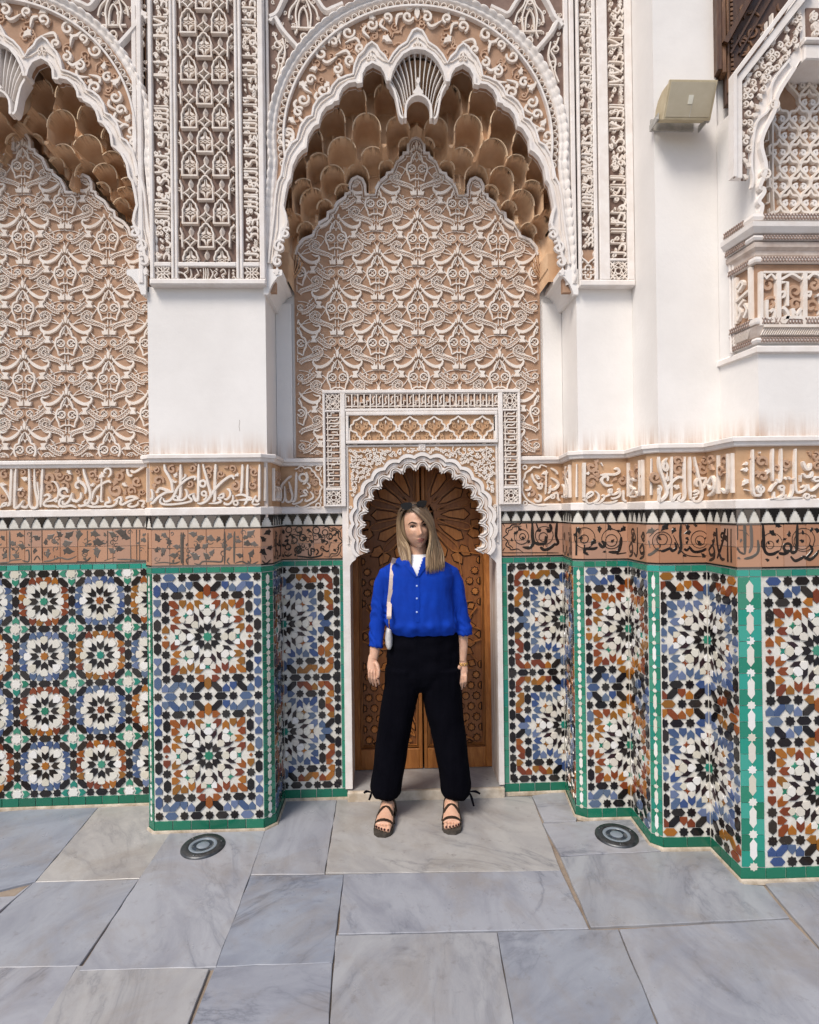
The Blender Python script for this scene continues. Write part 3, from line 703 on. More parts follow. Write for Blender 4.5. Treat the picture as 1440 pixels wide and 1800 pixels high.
INS.append(('s3_ch', 1250, 780, 7.579, '''32: 535,80 535,300 535,560 560,680 640,680 720,640;28: 740,640 760,560 700,540 690,590;R 640,610,40,28;28: 600,690 660,700 730,690;D 740,370,34
28: 430,610 500,630;D 440,350,34;D 450,270,26;D 450,510,40;S 660,240,80;S 680,440,70;32: 690,110 730,130'''))
MI = {}
def mi_(th): return MI.setdefault(th, (MB(), MB()))
GRND = -.006
class Off(Fr):
    """the same face moved outwards by d"""
    def __init__(s, fr, d): s.O = fr.O+fr.N*d; s.U, s.N, s.L = fr.U, fr.N, fr.L
for nm, ox, oy, s, txt in INS:
    th = [f[1] for f in FACES if f[0] == nm][0]; a, b = mi_(th)
    write(Off(FC[nm], GRND), txt, ox, oy, s, a, b, hc=.014, ht=.009, bold=1.22)
# letters that run round the returns
GLY = [([[(.1, .04), (.12, .95)]], .2), ([[(.36, .95), (.34, .25), (.24, .06), (.06, .16)]], .44), ([[(.1, .95), (.14, .5), (.3, .12), (.5, .1)], [(.55, .95), (.4, .55), (.12, .1)]], .6),
       ([[(.1, .3), (.3, .45), (.4, .25), (.2, .16), (.1, .3)], [(.4, .3), (.36, .1), (.1, .0)]], .46), ([[(.05, .3), (.1, .05), (.4, .02), (.55, .28)]], .6),
       ([[(.05, .15), (.2, .3), (.24, .12), (.4, .28), (.44, .12), (.6, .3)]], .64), ([[(.5, .45), (.2, .5), (.1, .3), (.4, .22), (.1, .05), (.5, .02)]], .56),
       ([[(.1, .1), (.45, .1), (.5, .35), (.15, .45)]], .52), ([[(.45, .8), (.15, .62), (.45, .4), (.4, .1), (.05, .08)]], .52)]
def scribble(mb, fr, u0, u1, v0, v1, wid, h, vertical=False, mi=0, rnd=None, fill=True, mbf=None, h0=0.):
    """running script set along the strip; vertical = the line of writing climbs the strip"""
    r = rnd or random; H = (u1-u0) if vertical else (v1-v0); Lg = (v1-v0) if vertical else (u1-u0); x = .02*H
    m_ = (lambda a, b: (u1-.04*H-b*.92, v0+a)) if vertical else (lambda a, b: (u0+a, v0+.04*H+b*.92))
    while x < Lg-.06*H:
        g, adv = r.choice(GLY[:2]) if r.random() < .42 else r.choice(GLY[1:2]+GLY[3:]+GLY[3:]+GLY[2:3]); sc = r.uniform(.72, .95)*H
        if x+adv*sc*.9 > Lg: 
            g, adv = GLY[0]; 
            if x+.16*sc > Lg: break
        for s in g:
            q = smooth([m_(min(max(x+a*sc, .01*H), Lg-.01*H), min(b*H, H)) for a, b in s], 3); stroke(mb, fr, q, taper(len(q), wid, .8, .45, .2), h, h0, mi=mi)
        if fill and adv > .3:
            for k in range(2):
                c = m_(min(max(x+r.uniform(.0, adv)*sc, .14*H), Lg-.14*H), r.uniform(.52, .86)*H)
                if r.random() < .6: volute(mbf or mb, fr, c, H*.13, wid*.6, h*.8, mi, a0=r.uniform(0, 360), sg=r.choice((1, -1)))
                else: bud(mbf or mb, fr, c, H*.10, h*.8, r.uniform(0, 360), mi)
        x += adv*sc*r.uniform(.8, .98)
for nm in ('p_chl', 'p_chr', 'p_side', 's1_side', 's1_ch', 's2_side', 's2_ch', 's3_side'):
    th = [f[1] for f in FACES if f[0] == nm][0]; a, b = mi_(th); fr = Off(FC[nm], GRND)
    scribble(a, fr, .004, fr.L-.004, ZI0+.012, ZI1-.008, .016, .014, mbf=b)
for th, (a, b) in MI.items():
    obj('inscription', a, M['carve'], T[th], kind='stuff'); obj('vine_scroll', b, M['carve_tan'], T[th], kind='stuff')
# ------------------------------------------------------------------ black script on the terracotta tiles
INK = []
INK.append(('nr', 870, 890, 5.76, 0, '''8: 60,152 300,152 645,152;8: 62,470 300,470 645,470;9: 62,152 62,300 62,468;11: 270,162 250,185 210,188 170,190 150,215 118,228 112,260 130,280 90,310 90,318 130,350 112,380 118,405 150,420 165,440 230,432 260,450 290,468
9: 270,200 230,205 185,210 170,235 138,245 140,275;9: 145,355 140,385 165,405 185,425;16: 80,175 100,205;16: 80,450 100,420;R 270,310,74,7;R 280,305,30,7;R 500,295,92,7;R 490,310,44,7
28: 380,170 380,300 390,370 350,420 280,412;22: 318,180 325,225;28: 420,175 440,235;26: 555,180 570,225 545,265;26: 515,300 510,370 440,382 400,360;26: 630,165 620,300 640,370 600,392;28: 460,410 500,442 560,420 615,372
D 210,270,26;D 250,230,26;D 345,360,18;D 170,340,20;D 285,318,18;D 450,245,26;D 540,245,30;D 490,402,9;D 520,402,9'''))
INK.append(('s1', 870, 890, 5.76, 0, '''R 910,320,105,7;R 905,330,42,7;R 1180,330,100,7;R 1180,345,60,7;28: 795,390 840,440;26: 785,480 850,470 910,432 1000,430 1040,412;30: 1050,370 1090,412 1112,380 1080,350
28: 1280,310 1270,400 1240,462 1150,462;26: 1230,484 1330,470;D 850,240,34;D 1060,230,38;D 1160,215,34;D 1300,230,36;D 815,290,24;D 870,322,24;D 1000,362,38;D 1190,350,22;D 930,480,22;D 1110,460,18;D 1250,250,20'''))
INK.append(('s2', 1100, 885, 7.2, 0, '''R 460,480,122,8;R 460,455,68,8;R 935,455,110,8;R 940,470,60,8;32: 700,262 690,400 700,560 660,640;32: 620,490 640,560 590,600 560,570 480,600 440,602;30: 410,590 450,600
28: 440,520 400,560;30: 738,572 772,592 800,560;32: 800,540 860,610 960,602 1030,562;12: 600,400 650,500 700,600 800,662 960,672;D 500,300,56;D 610,340,44;D 785,300,40;D 790,370,44;D 930,500,42;D 885,280,26;D 780,445,30;D 775,490,26;D 430,440,26;D 745,660,26;D 985,660,38;D 1005,440,20'''))
INK.append(('s2_ch', 1100, 885, 7.2, 1, '''D 320,350,54;30: 290,470 310,560;32: 420,560 340,630 280,655;10: 300,420 380,340 425,320'''))
INK.append(('s3_ch', 1280, 880, 9, 1, '''38: 150,372 150,620;44: 262,372 265,600 265,850;44: 360,382 370,560 370,720 330,830;40: 470,620 475,800 380,890 250,920;32: 145,740 180,810 260,850;D 205,630,30;D 170,910,30;8: 170,460 260,480 330,560'''))
INK.append(('s3', 1280, 880, 9, 0, '''46: 550,372 560,560 570,760 620,842 720,842 800,790;46: 1095,372 1090,560 1085,760 1030,822 980,790;R 940,740,62,40;42: 800,830 880,842 960,812;42: 990,880 1060,952 1160,912 1200,890 1300,930 1400,842 1430,780
38: 1210,930 1330,790 1290,700;R 690,680,170,9;R 660,700,62,9;R 1190,620,185,9;R 1170,640,132,9;D 700,510,66;D 790,395,54;D 960,530,54;D 640,670,28;D 780,640,40;D 890,610,38;D 1180,505,36;D 1170,640,40;D 1320,460,44;D 1410,470,56;D 620,940,40;D 780,900,28'''))
INK.append(('left', 0, 895, 5.333, 1, '''15: 93,205 93,350 93,490;15: 295,210 295,500;15: 395,202 395,480;15: 820,202 820,340;15: 1010,202 1010,470;14: 1222,197 1228,480;14: 1280,192 1283,480;14: 1310,192 1310,490
11: 0,502 80,498 110,480 200,470;12: 240,392 270,390 270,488 210,480;12: 410,490 480,482 560,455 640,470 720,440;12: 720,490 800,492 850,450;12: 980,482 1080,450;12: 1100,470 1220,472 1300,482 1375,480;12: 320,480 350,440 380,480
D 30,270,30;D 50,440,30;D 190,240,38;D 210,350,38;D 120,320,34;D 345,270,36;D 470,260,40;D 510,300,30;D 560,235,34;D 650,240,48;D 630,320,48;D 740,240,48;D 430,310,34;D 890,230,44;D 920,310,54;D 1060,240,40;D 1140,222,54;D 1180,260,44;D 640,390,52;D 800,390,38;D 910,400,48;D 1050,390,40;D 1120,370,38;D 1350,290,34;D 450,420,34;D 330,390,30;D 150,440,34'''))
INK.append(('p_front', 255, 895, 5.878, 1, '''17: 375,240 375,400 375,560;17: 395,240 392,400 392,588;18: 822,230 824,400 824,570;18: 925,230 922,400 922,560;14: 480,490 430,520 440,570;14: 510,560 560,572 600,540 700,540 790,540 800,490
14: 870,500 850,540 880,572;14: 930,560 1000,540 1050,560 1090,540 1080,480;14: 1060,532 1100,572 1170,540;12: 100,560 200,550 300,560 360,540;D 130,300,46;D 250,340,40;D 500,260,44;D 570,300,46;D 680,300,48;D 760,310,34;D 545,390,42;D 620,380,40
D 690,450,38;D 640,490,44;D 520,490,52;D 875,280,40;D 965,330,32;D 1090,250,52;D 1040,290,34;D 1060,350,44;D 1130,360,40;D 865,410,32;D 300,480,44;D 190,430,38;D 980,480,38;D 1100,460,44;D 200,270,36;D 330,390,40;D 120,420,30'''))
INK.append(('p_chr', 255, 895, 5.878, 0, '''14: 1210,532 1250,562 1300,520;D 1270,240,44;D 1222,310,38;D 1290,400,34;D 1222,440,44;14: 1230,480 1250,520'''))
INK.append(('nl', 470, 890, 9.6, 0, '''11: 290,318 700,318 1300,318;11: 290,895 700,895 1300,895;12: 1298,318 1298,600 1298,895;15: 930,370 1010,345 1070,420 1130,400 1200,440 1200,520 1265,590 1200,660 1200,730 1160,800 1080,800 1050,850 960,850
12: 960,335 1040,350 1090,385 1160,380 1230,430 1235,510 1290,560;12: 1290,630 1235,680 1235,750 1180,830 1100,840 1060,885;20: 1270,345 1220,400;20: 1270,870 1220,810
R 365,395,50,16;R 535,395,54,16;R 825,405,58,16;18: 830,400 800,390;R 975,440,46,16;R 1050,510,46,16;R 460,575,44,16;R 350,690,46,18;R 520,740,56,18;R 600,530,54,16;22: 690,720 700,820 740,820 740,720 790,730 790,780;22: 830,720 862,770 820,822
24: 500,840 600,852 750,862 900,832 930,780;22: 290,820 350,842 420,800;22: 620,640 620,700;22: 540,640 560,700 520,760 480,740;24: 900,690 1000,762 1040,740;20: 920,572 1020,600 980,652;24: 1040,700 1080,600;16: 420,470 520,490 580,480
D 700,405,44;D 630,540,48;D 890,500,54;D 750,590,44;D 330,580,44;D 390,480,34;D 270,430,44;D 1140,480,34;D 1140,740,34;D 270,660,40;D 260,830,40;D 720,660,40'''))
for nm, ox, oy, s, worn, txt in INK:
    th = [f[1] for f in FACES if f[0] == nm][0]; a = MB()
    write(Off(FC[nm], .0012), txt, ox, oy, s, a, a, hc=.0016, ht=.0014, bold=1.25)
    if nm in ('left', 'p_front', 'nl'):
        f9 = Off(FC[nm], .0012); rq = random.Random(31)
        for k in range(70 if nm == 'left' else 38):
            u, v = rq.uniform(.85 if nm == 'left' else .02, f9.L-.02), rq.uniform(ZT0+.02, ZT1-.02)
            if rq.random() < .55: volute(a, f9, (u, v), rq.uniform(.010, .02), .0036, .0013, turns=.9, a0=rq.uniform(0, 360), sg=rq.choice((1, -1)))
            else: bud(a, f9, (u, v), rq.uniform(.007, .012), .0014, rq.uniform(0, 360))
    obj('painted_script', a, M['t_worn' if worn else 't_ink'], T[th], kind='stuff')
for nm in ('p_chl', 'p_side', 's1_side', 's1_ch', 's2_side', 's3_side'):
    th = [f[1] for f in FACES if f[0] == nm][0]; a = MB(); fr = Off(FC[nm], .0012)
    scribble(a, fr, .004, fr.L-.004, ZT0+.006, ZT1-.004, .016, .0016)
    obj('painted_script', a, M['t_ink'], T[th], kind='stuff')
for nm, th, fr, plan, i in FACES:          # black fillets above and below the writing
    if nm == 'p_back': continue
    mb = MB(); u0 = .6 if nm == 'left' else .0
    for v in (ZT0-.005, ZT1-.002):
        mb = MB(); box(mb, fr, u0, min(fr.L, 1.0) if nm != 'left' else fr.L, v, v+.0075, 0, .0034)
        obj('black_fillet', mb, M['t_worn' if nm in ('p_front', 'left', 's3_ch') else 't_black'], T[th])
# ------------------------------------------------------------------ upper masonry
XC = .170                       # axis of the door niche
NX0, NX1 = -.636, .992          # its jambs
SHIFT = -2.15                  # the left niche stands this far to the left
YP, YB = 2.965, 3.245           # front plane, back wall
ZTOP = 4.62
def block(th, name, x0, x1, y0, y1, z0, z1, mat):
    mb = MB(); hull(mb, (x0, y0, z0), (x1, y1, z1)); return obj(name, mb, mat, T[th])
block('pier', 'plaster_shaft', -1.238, NX0, YP, 3.7, 1.60, 2.792, M['plaster'])
block('pier', 'masonry', -1.20, -.65, 3.02, 3.7, -.02, 1.60, M['grout'])
block('s1', 'plaster_shaft', NX1, 1.2895, YP, 3.7, 1.60, 2.792, M['plaster'])
block('s2', 'plaster_shaft', 1.29, 1.5975, 2.692, 3.7, 1.60, ZTOP, M['plaster'])
block('s3', 'plaster_shaft', 1.60, 3.2, 2.452, 3.7, 1.60, 2.33, M['plaster'])
block('niche', 'masonry', NX0-.02, NX0+.10, 3.29, 3.7, -.02, 1.9, M['grout']); 
# little flaws in the plain white shaft: the hairline crack
mb = MB(); f = plane(YP); c = [f.px(421+.8*math.sin(i*1.7), 738+i*4) for i in range(6)]; stroke(mb, f, c, .0016, .0006); obj('crack', mb, M['ground_dark'], T['pier'])
# ------------------------------------------------------------------ carved lattice panel of the pier
FP = plane(2.938)
def bar(mb, fr, u0, u1, v0, v1, h=.022, b=.004): box(mb, fr, u0, u1, v0, v1, -.012, h, b)
pan = MB(); hull(pan, (-1.203, 2.9385, 2.80), (-.625, 2.99, ZTOP)); obj('panel_ground', pan, M['ground_dark'], T['pier'])
fr_ = MB()
X = [-1.204, -1.184, -1.098, -1.064, -.771, -.736, -.652, -.624]
for a, b in ((0, 1), (6, 7)): bar(fr_, FP, X[a], X[b], 2.792, ZTOP)
fr_2 = MB(); box(fr_2, FP, -1.206, -.622, 2.786, 2.815, -.03, .024, .005); obj('ledge', fr_2, M['trim'], T['pier'])
for a, b in ((X[2], -1.083), (-1.079, X[3]), (X[4], -.756), (-.752, X[5])):
    mb = MB(); bar(mb, FP, a, b, 2.815, ZTOP, .020); obj('panel_moulding', mb, M['trim'], T['pier'])
for a, b in ((0, 1), (6, 7)):
    mb = MB(); bar(mb, FP, X[a], X[b], 2.8155, ZTOP, .021); obj('panel_moulding', mb, M['trim'], T['pier'])
for a, b in ((X[1], X[2]), (X[3], X[4]), (X[5], X[6])):
    mb = MB(); bar(mb, FP, a+.0005, b-.0005, 2.878, 2.902, .0195); obj('panel_moulding', mb, M['trim'], T['pier'])
rs = random.Random(5)
sc1 = MB(); scribble(sc1, FP, X[1], X[2], 2.904, ZTOP, .0125, .016, True, rnd=rs); obj('script_strip', sc1, M['carve'], T['pier'], kind='stuff')
sc1 = MB(); scribble(sc1, FP, X[5], X[6], 2.904, ZTOP, .0125, .016, True, rnd=rs); obj('script_strip', sc1, M['carve'], T['pier'], kind='stuff')
def quatre(fr, u0, u1, v0, v1, name, th):
    mb = MB(); cu, cv = (u0+u1)/2, (v0+v1)/2; R = (u1-u0)/2*.96
    for k in range(8):
        r = R*(1.15 if k % 2 else .98); pts = [(r*x, r*y) for x, y in ((.14, .0), (.45, .17), (.93, .0), (.45, -.17))]
        pts = [(cu+x, cv+y) for x, y in rot(pts, 45*k)]; q = smooth(pts, 2, True)
        stroke(mb, fr, q, R*.16, .014, closed=True)
    obj(name, mb, M['carve'], T[th])
quatre(FP, X[1], X[2], 2.818, 2.876, 'corner_rosette', 'pier'); quatre(FP, X[5], X[6], 2.818, 2.876, 'corner_rosette', 'pier')
tx = MB()      # the words under the lattice, surveyed
write(FP, '''9: 218,130 240,205 260,225 300,222 310,180 270,150 235,150 240,175;9: 290,112 320,108 318,135 290,160 320,200 350,190;9: 345,120 350,170 340,205 380,190 400,160;8: 360,205 380,215 400,205;10: 395,120 410,160 385,180 390,205 430,210
9: 452,112 455,160 450,215;9: 470,112 473,160 466,215;9: 488,112 490,170 480,220;10: 510,120 530,160 505,210 520,222 560,225;9: 540,130 565,150 545,175 560,200 590,190;8: 520,150 540,140;9: 590,140 620,120 635,150 605,170 620,200 640,215
10: 500,226 560,232 640,228 660,215 665,120;9: 690,190 710,180 715,205 690,215 720,230;9: 735,112 733,170 738,205;D 700,130,11;D 560,120,10;D 620,180,9;D 425,130,9;D 730,230,6;8: 690,160 705,150 700,175''',
      265, 450, 4.78, tx, tx, hc=.015)
obj('inscription', tx, M['carve'], T['pier'], kind='stuff')
# one pierced window of the lattice: frame, petals, knot, lozenge and hanging leaf
def S72(p): return [(x/2430., -y/2430.) for x, y in p]
WIN = MB(); f0 = Fr((0, 0), (1, 0)); f0.O = Vector((0, 0, 0))
stroke(WIN, f0, S72([(-93, 148), (-88, 20), (-92, -20), (-74, -62), (-70, -92), (-42, -112), (-30, -136), (0, -152), (30, -136), (42, -112), (70, -92), (74, -62), (92, -20), (88, 20), (93, 148)]), .0095, .021, -.002)
stroke(WIN, f0, S72([(-100, 146), (100, 146)]), .0105, .0215, -.002)
for sg in (1, -1):
    poly(WIN, f0, S72([(sg*x, y) for x, y in ((5, -125), (18, -100), (22, -62), (52, -44), (76, -22), (30, -8), (4, -28))]), -.002, .014, .002)
    poly(WIN, f0, S72([(sg*x, y) for x, y in ((5, 130), (20, 105), (32, 72), (78, 40), (50, 36), (14, 38), (4, 60))]), -.002, .014, .002)
stroke(WIN, f0, S72(smooth([(-76, 10), (-58, -8), (-30, 6), (0, 24), (30, 6), (58, -8), (76, 10), (58, 26), (30, 10), (0, -8), (-30, 10), (-58, 26)], 2, True)), .0042, .012, -.002, True)
LZ = MB()
stroke(LZ, f0, S72([(0, -292), (22, -262), (66, -232), (22, -196), (0, -164), (-22, -196), (-66, -232), (-22, -262)]), .0085, .019, -.002, True)
stroke(LZ, f0, S72([(66, -232), (95, -225)]), .007, .0165, -.002); stroke(LZ, f0, S72([(-66, -232), (-95, -225)]), .007, .0165, -.002)
stroke(LZ, f0, S72(smooth([(0, -262), (18, -240), (36, -231), (18, -220), (0, -202), (-18, -220), (-36, -231), (-18, -240)], 2, True)), .003, .008, -.002, True)
LF = MB()
v = [f0.W(*q) for q in S72([(0, -438), (20, -400), (36, -365), (30, -335), (10, -305), (0, -292), (-10, -305), (-30, -335), (-36, -365), (-20, -400)])]
LF.add([(a, b, c) for a, b, c in v]+[(0, -.020, .150)], [(i, 10, (i+1) % 10) for i in range(10)])
mw, ml, mf = mesh('lattice_window', WIN, M['carve']), mesh('lattice_lozenge', LZ, M['carve']), mesh('lattice_leaf', LF, M['carve'])
GT = MB()       # carved lines on the ground between the windows
dx, dz = .1565, .2432; zc0 = FP.px(336, 419)[1]; uc0 = FP.px(336.9, 419)[0]
for j in range(-1, 18):
    for i in range(-2, 4):
        u, v_ = uc0+i*dx/1.0+(dx/2 if j % 2 else 0), zc0-.115+j*dz/2
        if u < X[3]-.02 or u > X[4]+.02 or v_ > ZTOP-.1: continue
        for me, nm in ((mw, 'lattice_window'), (ml, 'lattice_lozenge'), (mf, 'lattice_leaf')):
            w2 = .045 if nm == 'lattice_window' else .03
            cz = v_+{'lattice_window': 0, 'lattice_lozenge': .095, 'lattice_leaf': .15}[nm]
            if cz < 2.88: continue
            if X[3]+w2-.006 < u < X[4]-w2+.006 and cz > 2.97:
                o = bpy.data.objects.new(nm, me); C.objects.link(o); o.parent = T['pier']; o.location = Vector((u, 2.938, v_))-T['pier'].location
            else:   # cut by the frame
                src = {'lattice_window': WIN, 'lattice_lozenge': LZ, 'lattice_leaf': LF}[nm]; mb = MB()
                inb = lambda p: X[3]+.001 < p[0]+u < X[4]-.001 and p[2]+v_ > 2.903
                fs = [f for f in src.f if all(inb(src.v[k]) for k in f)]
                if not fs: continue
                mb.v = [(x+u, y+2.938, z+v_) for x, y, z in src.v]; mb.f = fs; mb.m = [0]*len(fs)
                used = sorted({k for f in fs for k in f}); mp = {k: n for n, k in enumerate(used)}
                mb.v = [mb.v[k] for k in used]; mb.f = [tuple(mp[k] for k in f) for f in fs]
                obj(nm, mb, M['carve'], T['pier'])
        for k in (-1, 1):
            for e in (.042, .05, .058):
                q = [(u+k*e*1.0, v_+.125), (u+k*(e+.012), v_+.16), (u+k*(e+.008), v_+.2)]
                if all(X[3]+.004 < a < X[4]-.004 for a, b in q) and v_ > 2.9: stroke(GT, FP, smooth(q, 2), .003, .004)
obj('ground_lines', GT, M['carve_tan'], T['pier'], kind='stuff')
# ------------------------------------------------------------------ two script strips of the right pilaster
XR = [.996, 1.010, 1.076, 1.096, 1.158, 1.250, 1.288]
pg = MB(); hull(pg, (XR[0], 2.9385, 2.80), (XR[-1], 2.99, ZTOP)); obj('panel_ground', pg, M['ground_dark'], T['s1'])
for a, b in ((XR[0], XR[1]), (XR[2], XR[3]), (XR[3]+.008, XR[4]), (XR[5], XR[6])):
    mb = MB(); bar(mb, FP, a, b, 2.812, ZTOP, .021); obj('panel_moulding', mb, M['trim'], T['s1'])
mb = MB(); box(mb, FP, XR[0], XR[-1], 2.780, 2.812, -.03, .024, .005); obj('ledge', mb, M['trim'], T['s1'])
rs = random.Random(9)
sc1 = MB(); scribble(sc1, FP, XR[1], XR[2], 2.98, ZTOP, .0115, .016, True, rnd=rs); obj('script_strip', sc1, M['carve'], T['s1'], kind='stuff')
sc1 = MB(); scribble(sc1, FP, XR[4], XR[5], 2.93, ZTOP, .0115, .016, True, rnd=rs); obj('script_strip', sc1, M['carve'], T['s1'], kind='stuff')
mb = MB(); bar(mb, FP, XR[4]+.0005, XR[5]-.0005, 2.912, 2.926, .018); obj('panel_moulding', mb, M['trim'], T['s1'])
def starlattice(fr, u0, u1, v0, v1, name, th, h=.012, wd=.006, mat='carve'):
    mb = MB(); cu, cv = (u0+u1)/2, (v0+v1)/2; a = (u1-u0)/2; b = (v1-v0)/2
    for s1 in (1, -1):
        for s2 in (1, -1):
            for q in ([(a, .42*b), (.42*a, b)], [(a, -.1*b), (-.1*a, b)]):
                stroke(mb, fr, [(cu+s1*x, cv+s2*y) for x, y in q], wd, h)
    for r in (.98, .36):
        stroke(mb, fr, [(cu+r*a*math.cos(R_(45*k)), cv+r*b*math.sin(R_(45*k))) for k in range(8)], wd*.9, h*.95, closed=True)
    for s1 in (1, -1):
        stroke(mb, fr, smooth([(cu-a, cv+s1*b), (cu, cv+s1*.35*b), (cu+a, cv+s1*b)], 4), wd, h); stroke(mb, fr, smooth([(cu+s1*a, cv-b), (cu+s1*.35*a, cv), (cu+s1*a, cv+b)], 4), wd, h)
    obj(name, mb, M[mat], T[th])
starlattice(FP, XR[4], XR[5], 2.818, 2.910, 'star_lattice', 's1')
fl_ = MB(); cu, cv = (XR[1]+XR[2])/2, 2.855
tg = MB(); box(tg, FP, XR[1], XR[2], 2.812, 2.975, 0, .003); obj('tan_ground', tg, M['ground'], T['s1'])
Q8 = []
for k in range(4):
    Q8 += [(cu+x, cv+y) for x, y in rot([(.013, -.013), (.028, -.015), (.036, 0), (.028, .015)], 90*k)]
stroke(fl_, FP, smooth(Q8, 2, True), .008, .016, closed=True)
for k in range(4): poly(fl_, FP, [(cu+x, cv+y) for x, y in rot([(.003, 0), (.014, .007), (.026, 0), (.014, -.007)], 90*k)], 0, .012, .002)
for sg in (1, -1):
    stroke(fl_, FP, smooth([(cu, cv+.042), (cu+sg*.010, cv+.055), (cu+sg*.034, cv+.075), (cu+sg*.030, cv+.095), (cu+sg*.038, cv+.118)], 3), .008, .016)
    stroke(fl_, FP, [(cu+sg*.04, cv+.052), (cu+sg*.026, cv+.052)], .010, .015)
obj('rosette', fl_, M['carve'], T['s1'], kind='stuff')
# ------------------------------------------------------------------ the stalactite niches
FF, FB = plane(YP), plane(YB)
def z2(fr, pts): return [(lambda q: (q[0]-XC-(.004 if fr is FB else -.004), q[1]))(fr.px(460+x/2.5714, y/2.5714)) for x, y in pts]
def mirror(half): return [(-u, v) for u, v in half[::-1]]+half     # half runs from the apex down the right side
OPEN_ = z2(FF, [(698, 236), (735, 241), (770, 262), (800, 300), (822, 345), (832, 384), (840, 384), (848, 352), (866, 322), (905, 304), (938, 324), (955, 356), (958, 396), (974, 398), (982, 390), (1015, 396), (1044, 420), (1060, 452), (1063, 476),
  (1082, 480), (1090, 492), (1118, 505), (1140, 535), (1150, 566), (1152, 582), (1168, 588), (1180, 600), (1203, 640), (1210, 690), (1228, 700), (1250, 724), (1272, 770), (1282, 826), (1296, 846), (1308, 900), (1316, 950), (1306, 984), (1300, 1020), (1312, 1060), (1330, 1095), (1345, 1150), (1356, 1200)])
OUT_ = z2(FF, [(698, 146), (722, 156), (738, 184), (750, 208), (786, 232), (812, 262), (834, 300), (850, 272), (872, 252), (884, 228), (906, 212), (928, 228), (944, 254), (968, 278), (985, 318), (992, 358), (1020, 366), (1060, 384), (1086, 414), (1098, 444), (1124, 452), (1150, 474), (1170, 506), (1178, 546), (1202, 556), (1228, 592), (1240, 632), (1246, 654), (1270, 668), (1296, 712), (1310, 766), (1318, 812), (1334, 842), (1346, 900), (1352, 960), (1362, 1040), (1374, 1120), (1384, 1200)])
BACK_ = z2(FB, [(700, 630), (722, 638), (736, 662), (738, 702), (758, 704), (760, 720), (792, 742), (812, 790), (834, 796), (838, 812), (868, 834), (886, 868), (890, 890), (932, 892), (934, 850), (945, 824), (966, 814), (990, 826), (1002, 850), (1003, 886), (1020, 890), (1022, 906), (1058, 930), (1078, 964), (1100, 974), (1103, 1000), (1138, 1020), (1162, 1050), (1168, 1076), (1212, 1094), (1240, 1126), (1250, 1160)])
BACK_ = BACK_+[(.700, 2.9), (.700, 1.935)]
RC, RI, RO = (0., 3.553), .700, .782
def ringpath(r, n=90, low=2.80):
    p = []
    for i in range(n+1):
        a = R_(-8+196*i/n); p.append((RC[0]+r*math.cos(a), RC[1]+r*math.sin(a)))
    d = r/RO
    rt = [(.812*d, low), (.808*d, 3.0), (.796*d, 3.2), (.785*d, 3.35)]
    return rt+p+[(-u, v) for u, v in rt[::-1]]
def arch_pts(w, zt, zb, n=10, pt=.12):
    """arch outline: left foot, over the crown, right foot"""
    sp = zt-.62*w; r = w/2; o = [(-r, zb)]
    for i in range(n+1):
        a = math.pi*(1-i/n); x = r*math.cos(a); y = (zt-sp)*(math.sin(a)**.92)
        o.append((x, sp+y))
    return o+[(r, zb)]
CELLS = [  # centre x, crown y, width, foot y (survey frame), tier
 (905, 303, 100, 522, 0), (1000, 400, 132, 640, 0), (1092, 500, 126, 730, 0), (1176, 604, 90, 760, 0), (1248, 718, 96, 900, 0), (1298, 838, 56, 990, 0),
 (845, 402, 98, 660, 1), (705, 438, 118, 580, 1), (932, 536, 124, 768, 1), (1042, 644, 128, 858, 1), (1146, 716, 110, 890, 1), (1216, 830, 106, 1000, 1), (1284, 958, 72, 1090, 1),
 (790, 548, 104, 760, 2), (905, 684, 112, 900, 2), (700, 590, 92, 700, 2), (1084, 768, 108, 980, 2), (1172, 872, 116, 1070, 2), (1256, 985, 92, 1170, 2),
 (752, 640, 70, 800, 3), (842, 740, 70, 900, 3), (974, 762, 104, 980, 3), (1036, 850, 76, 1000, 3), (1120, 920, 70, 1080, 3), (1206, 1020, 76, 1170, 3)]
TD = [.030, .085, .145, .215]
GS = .0036
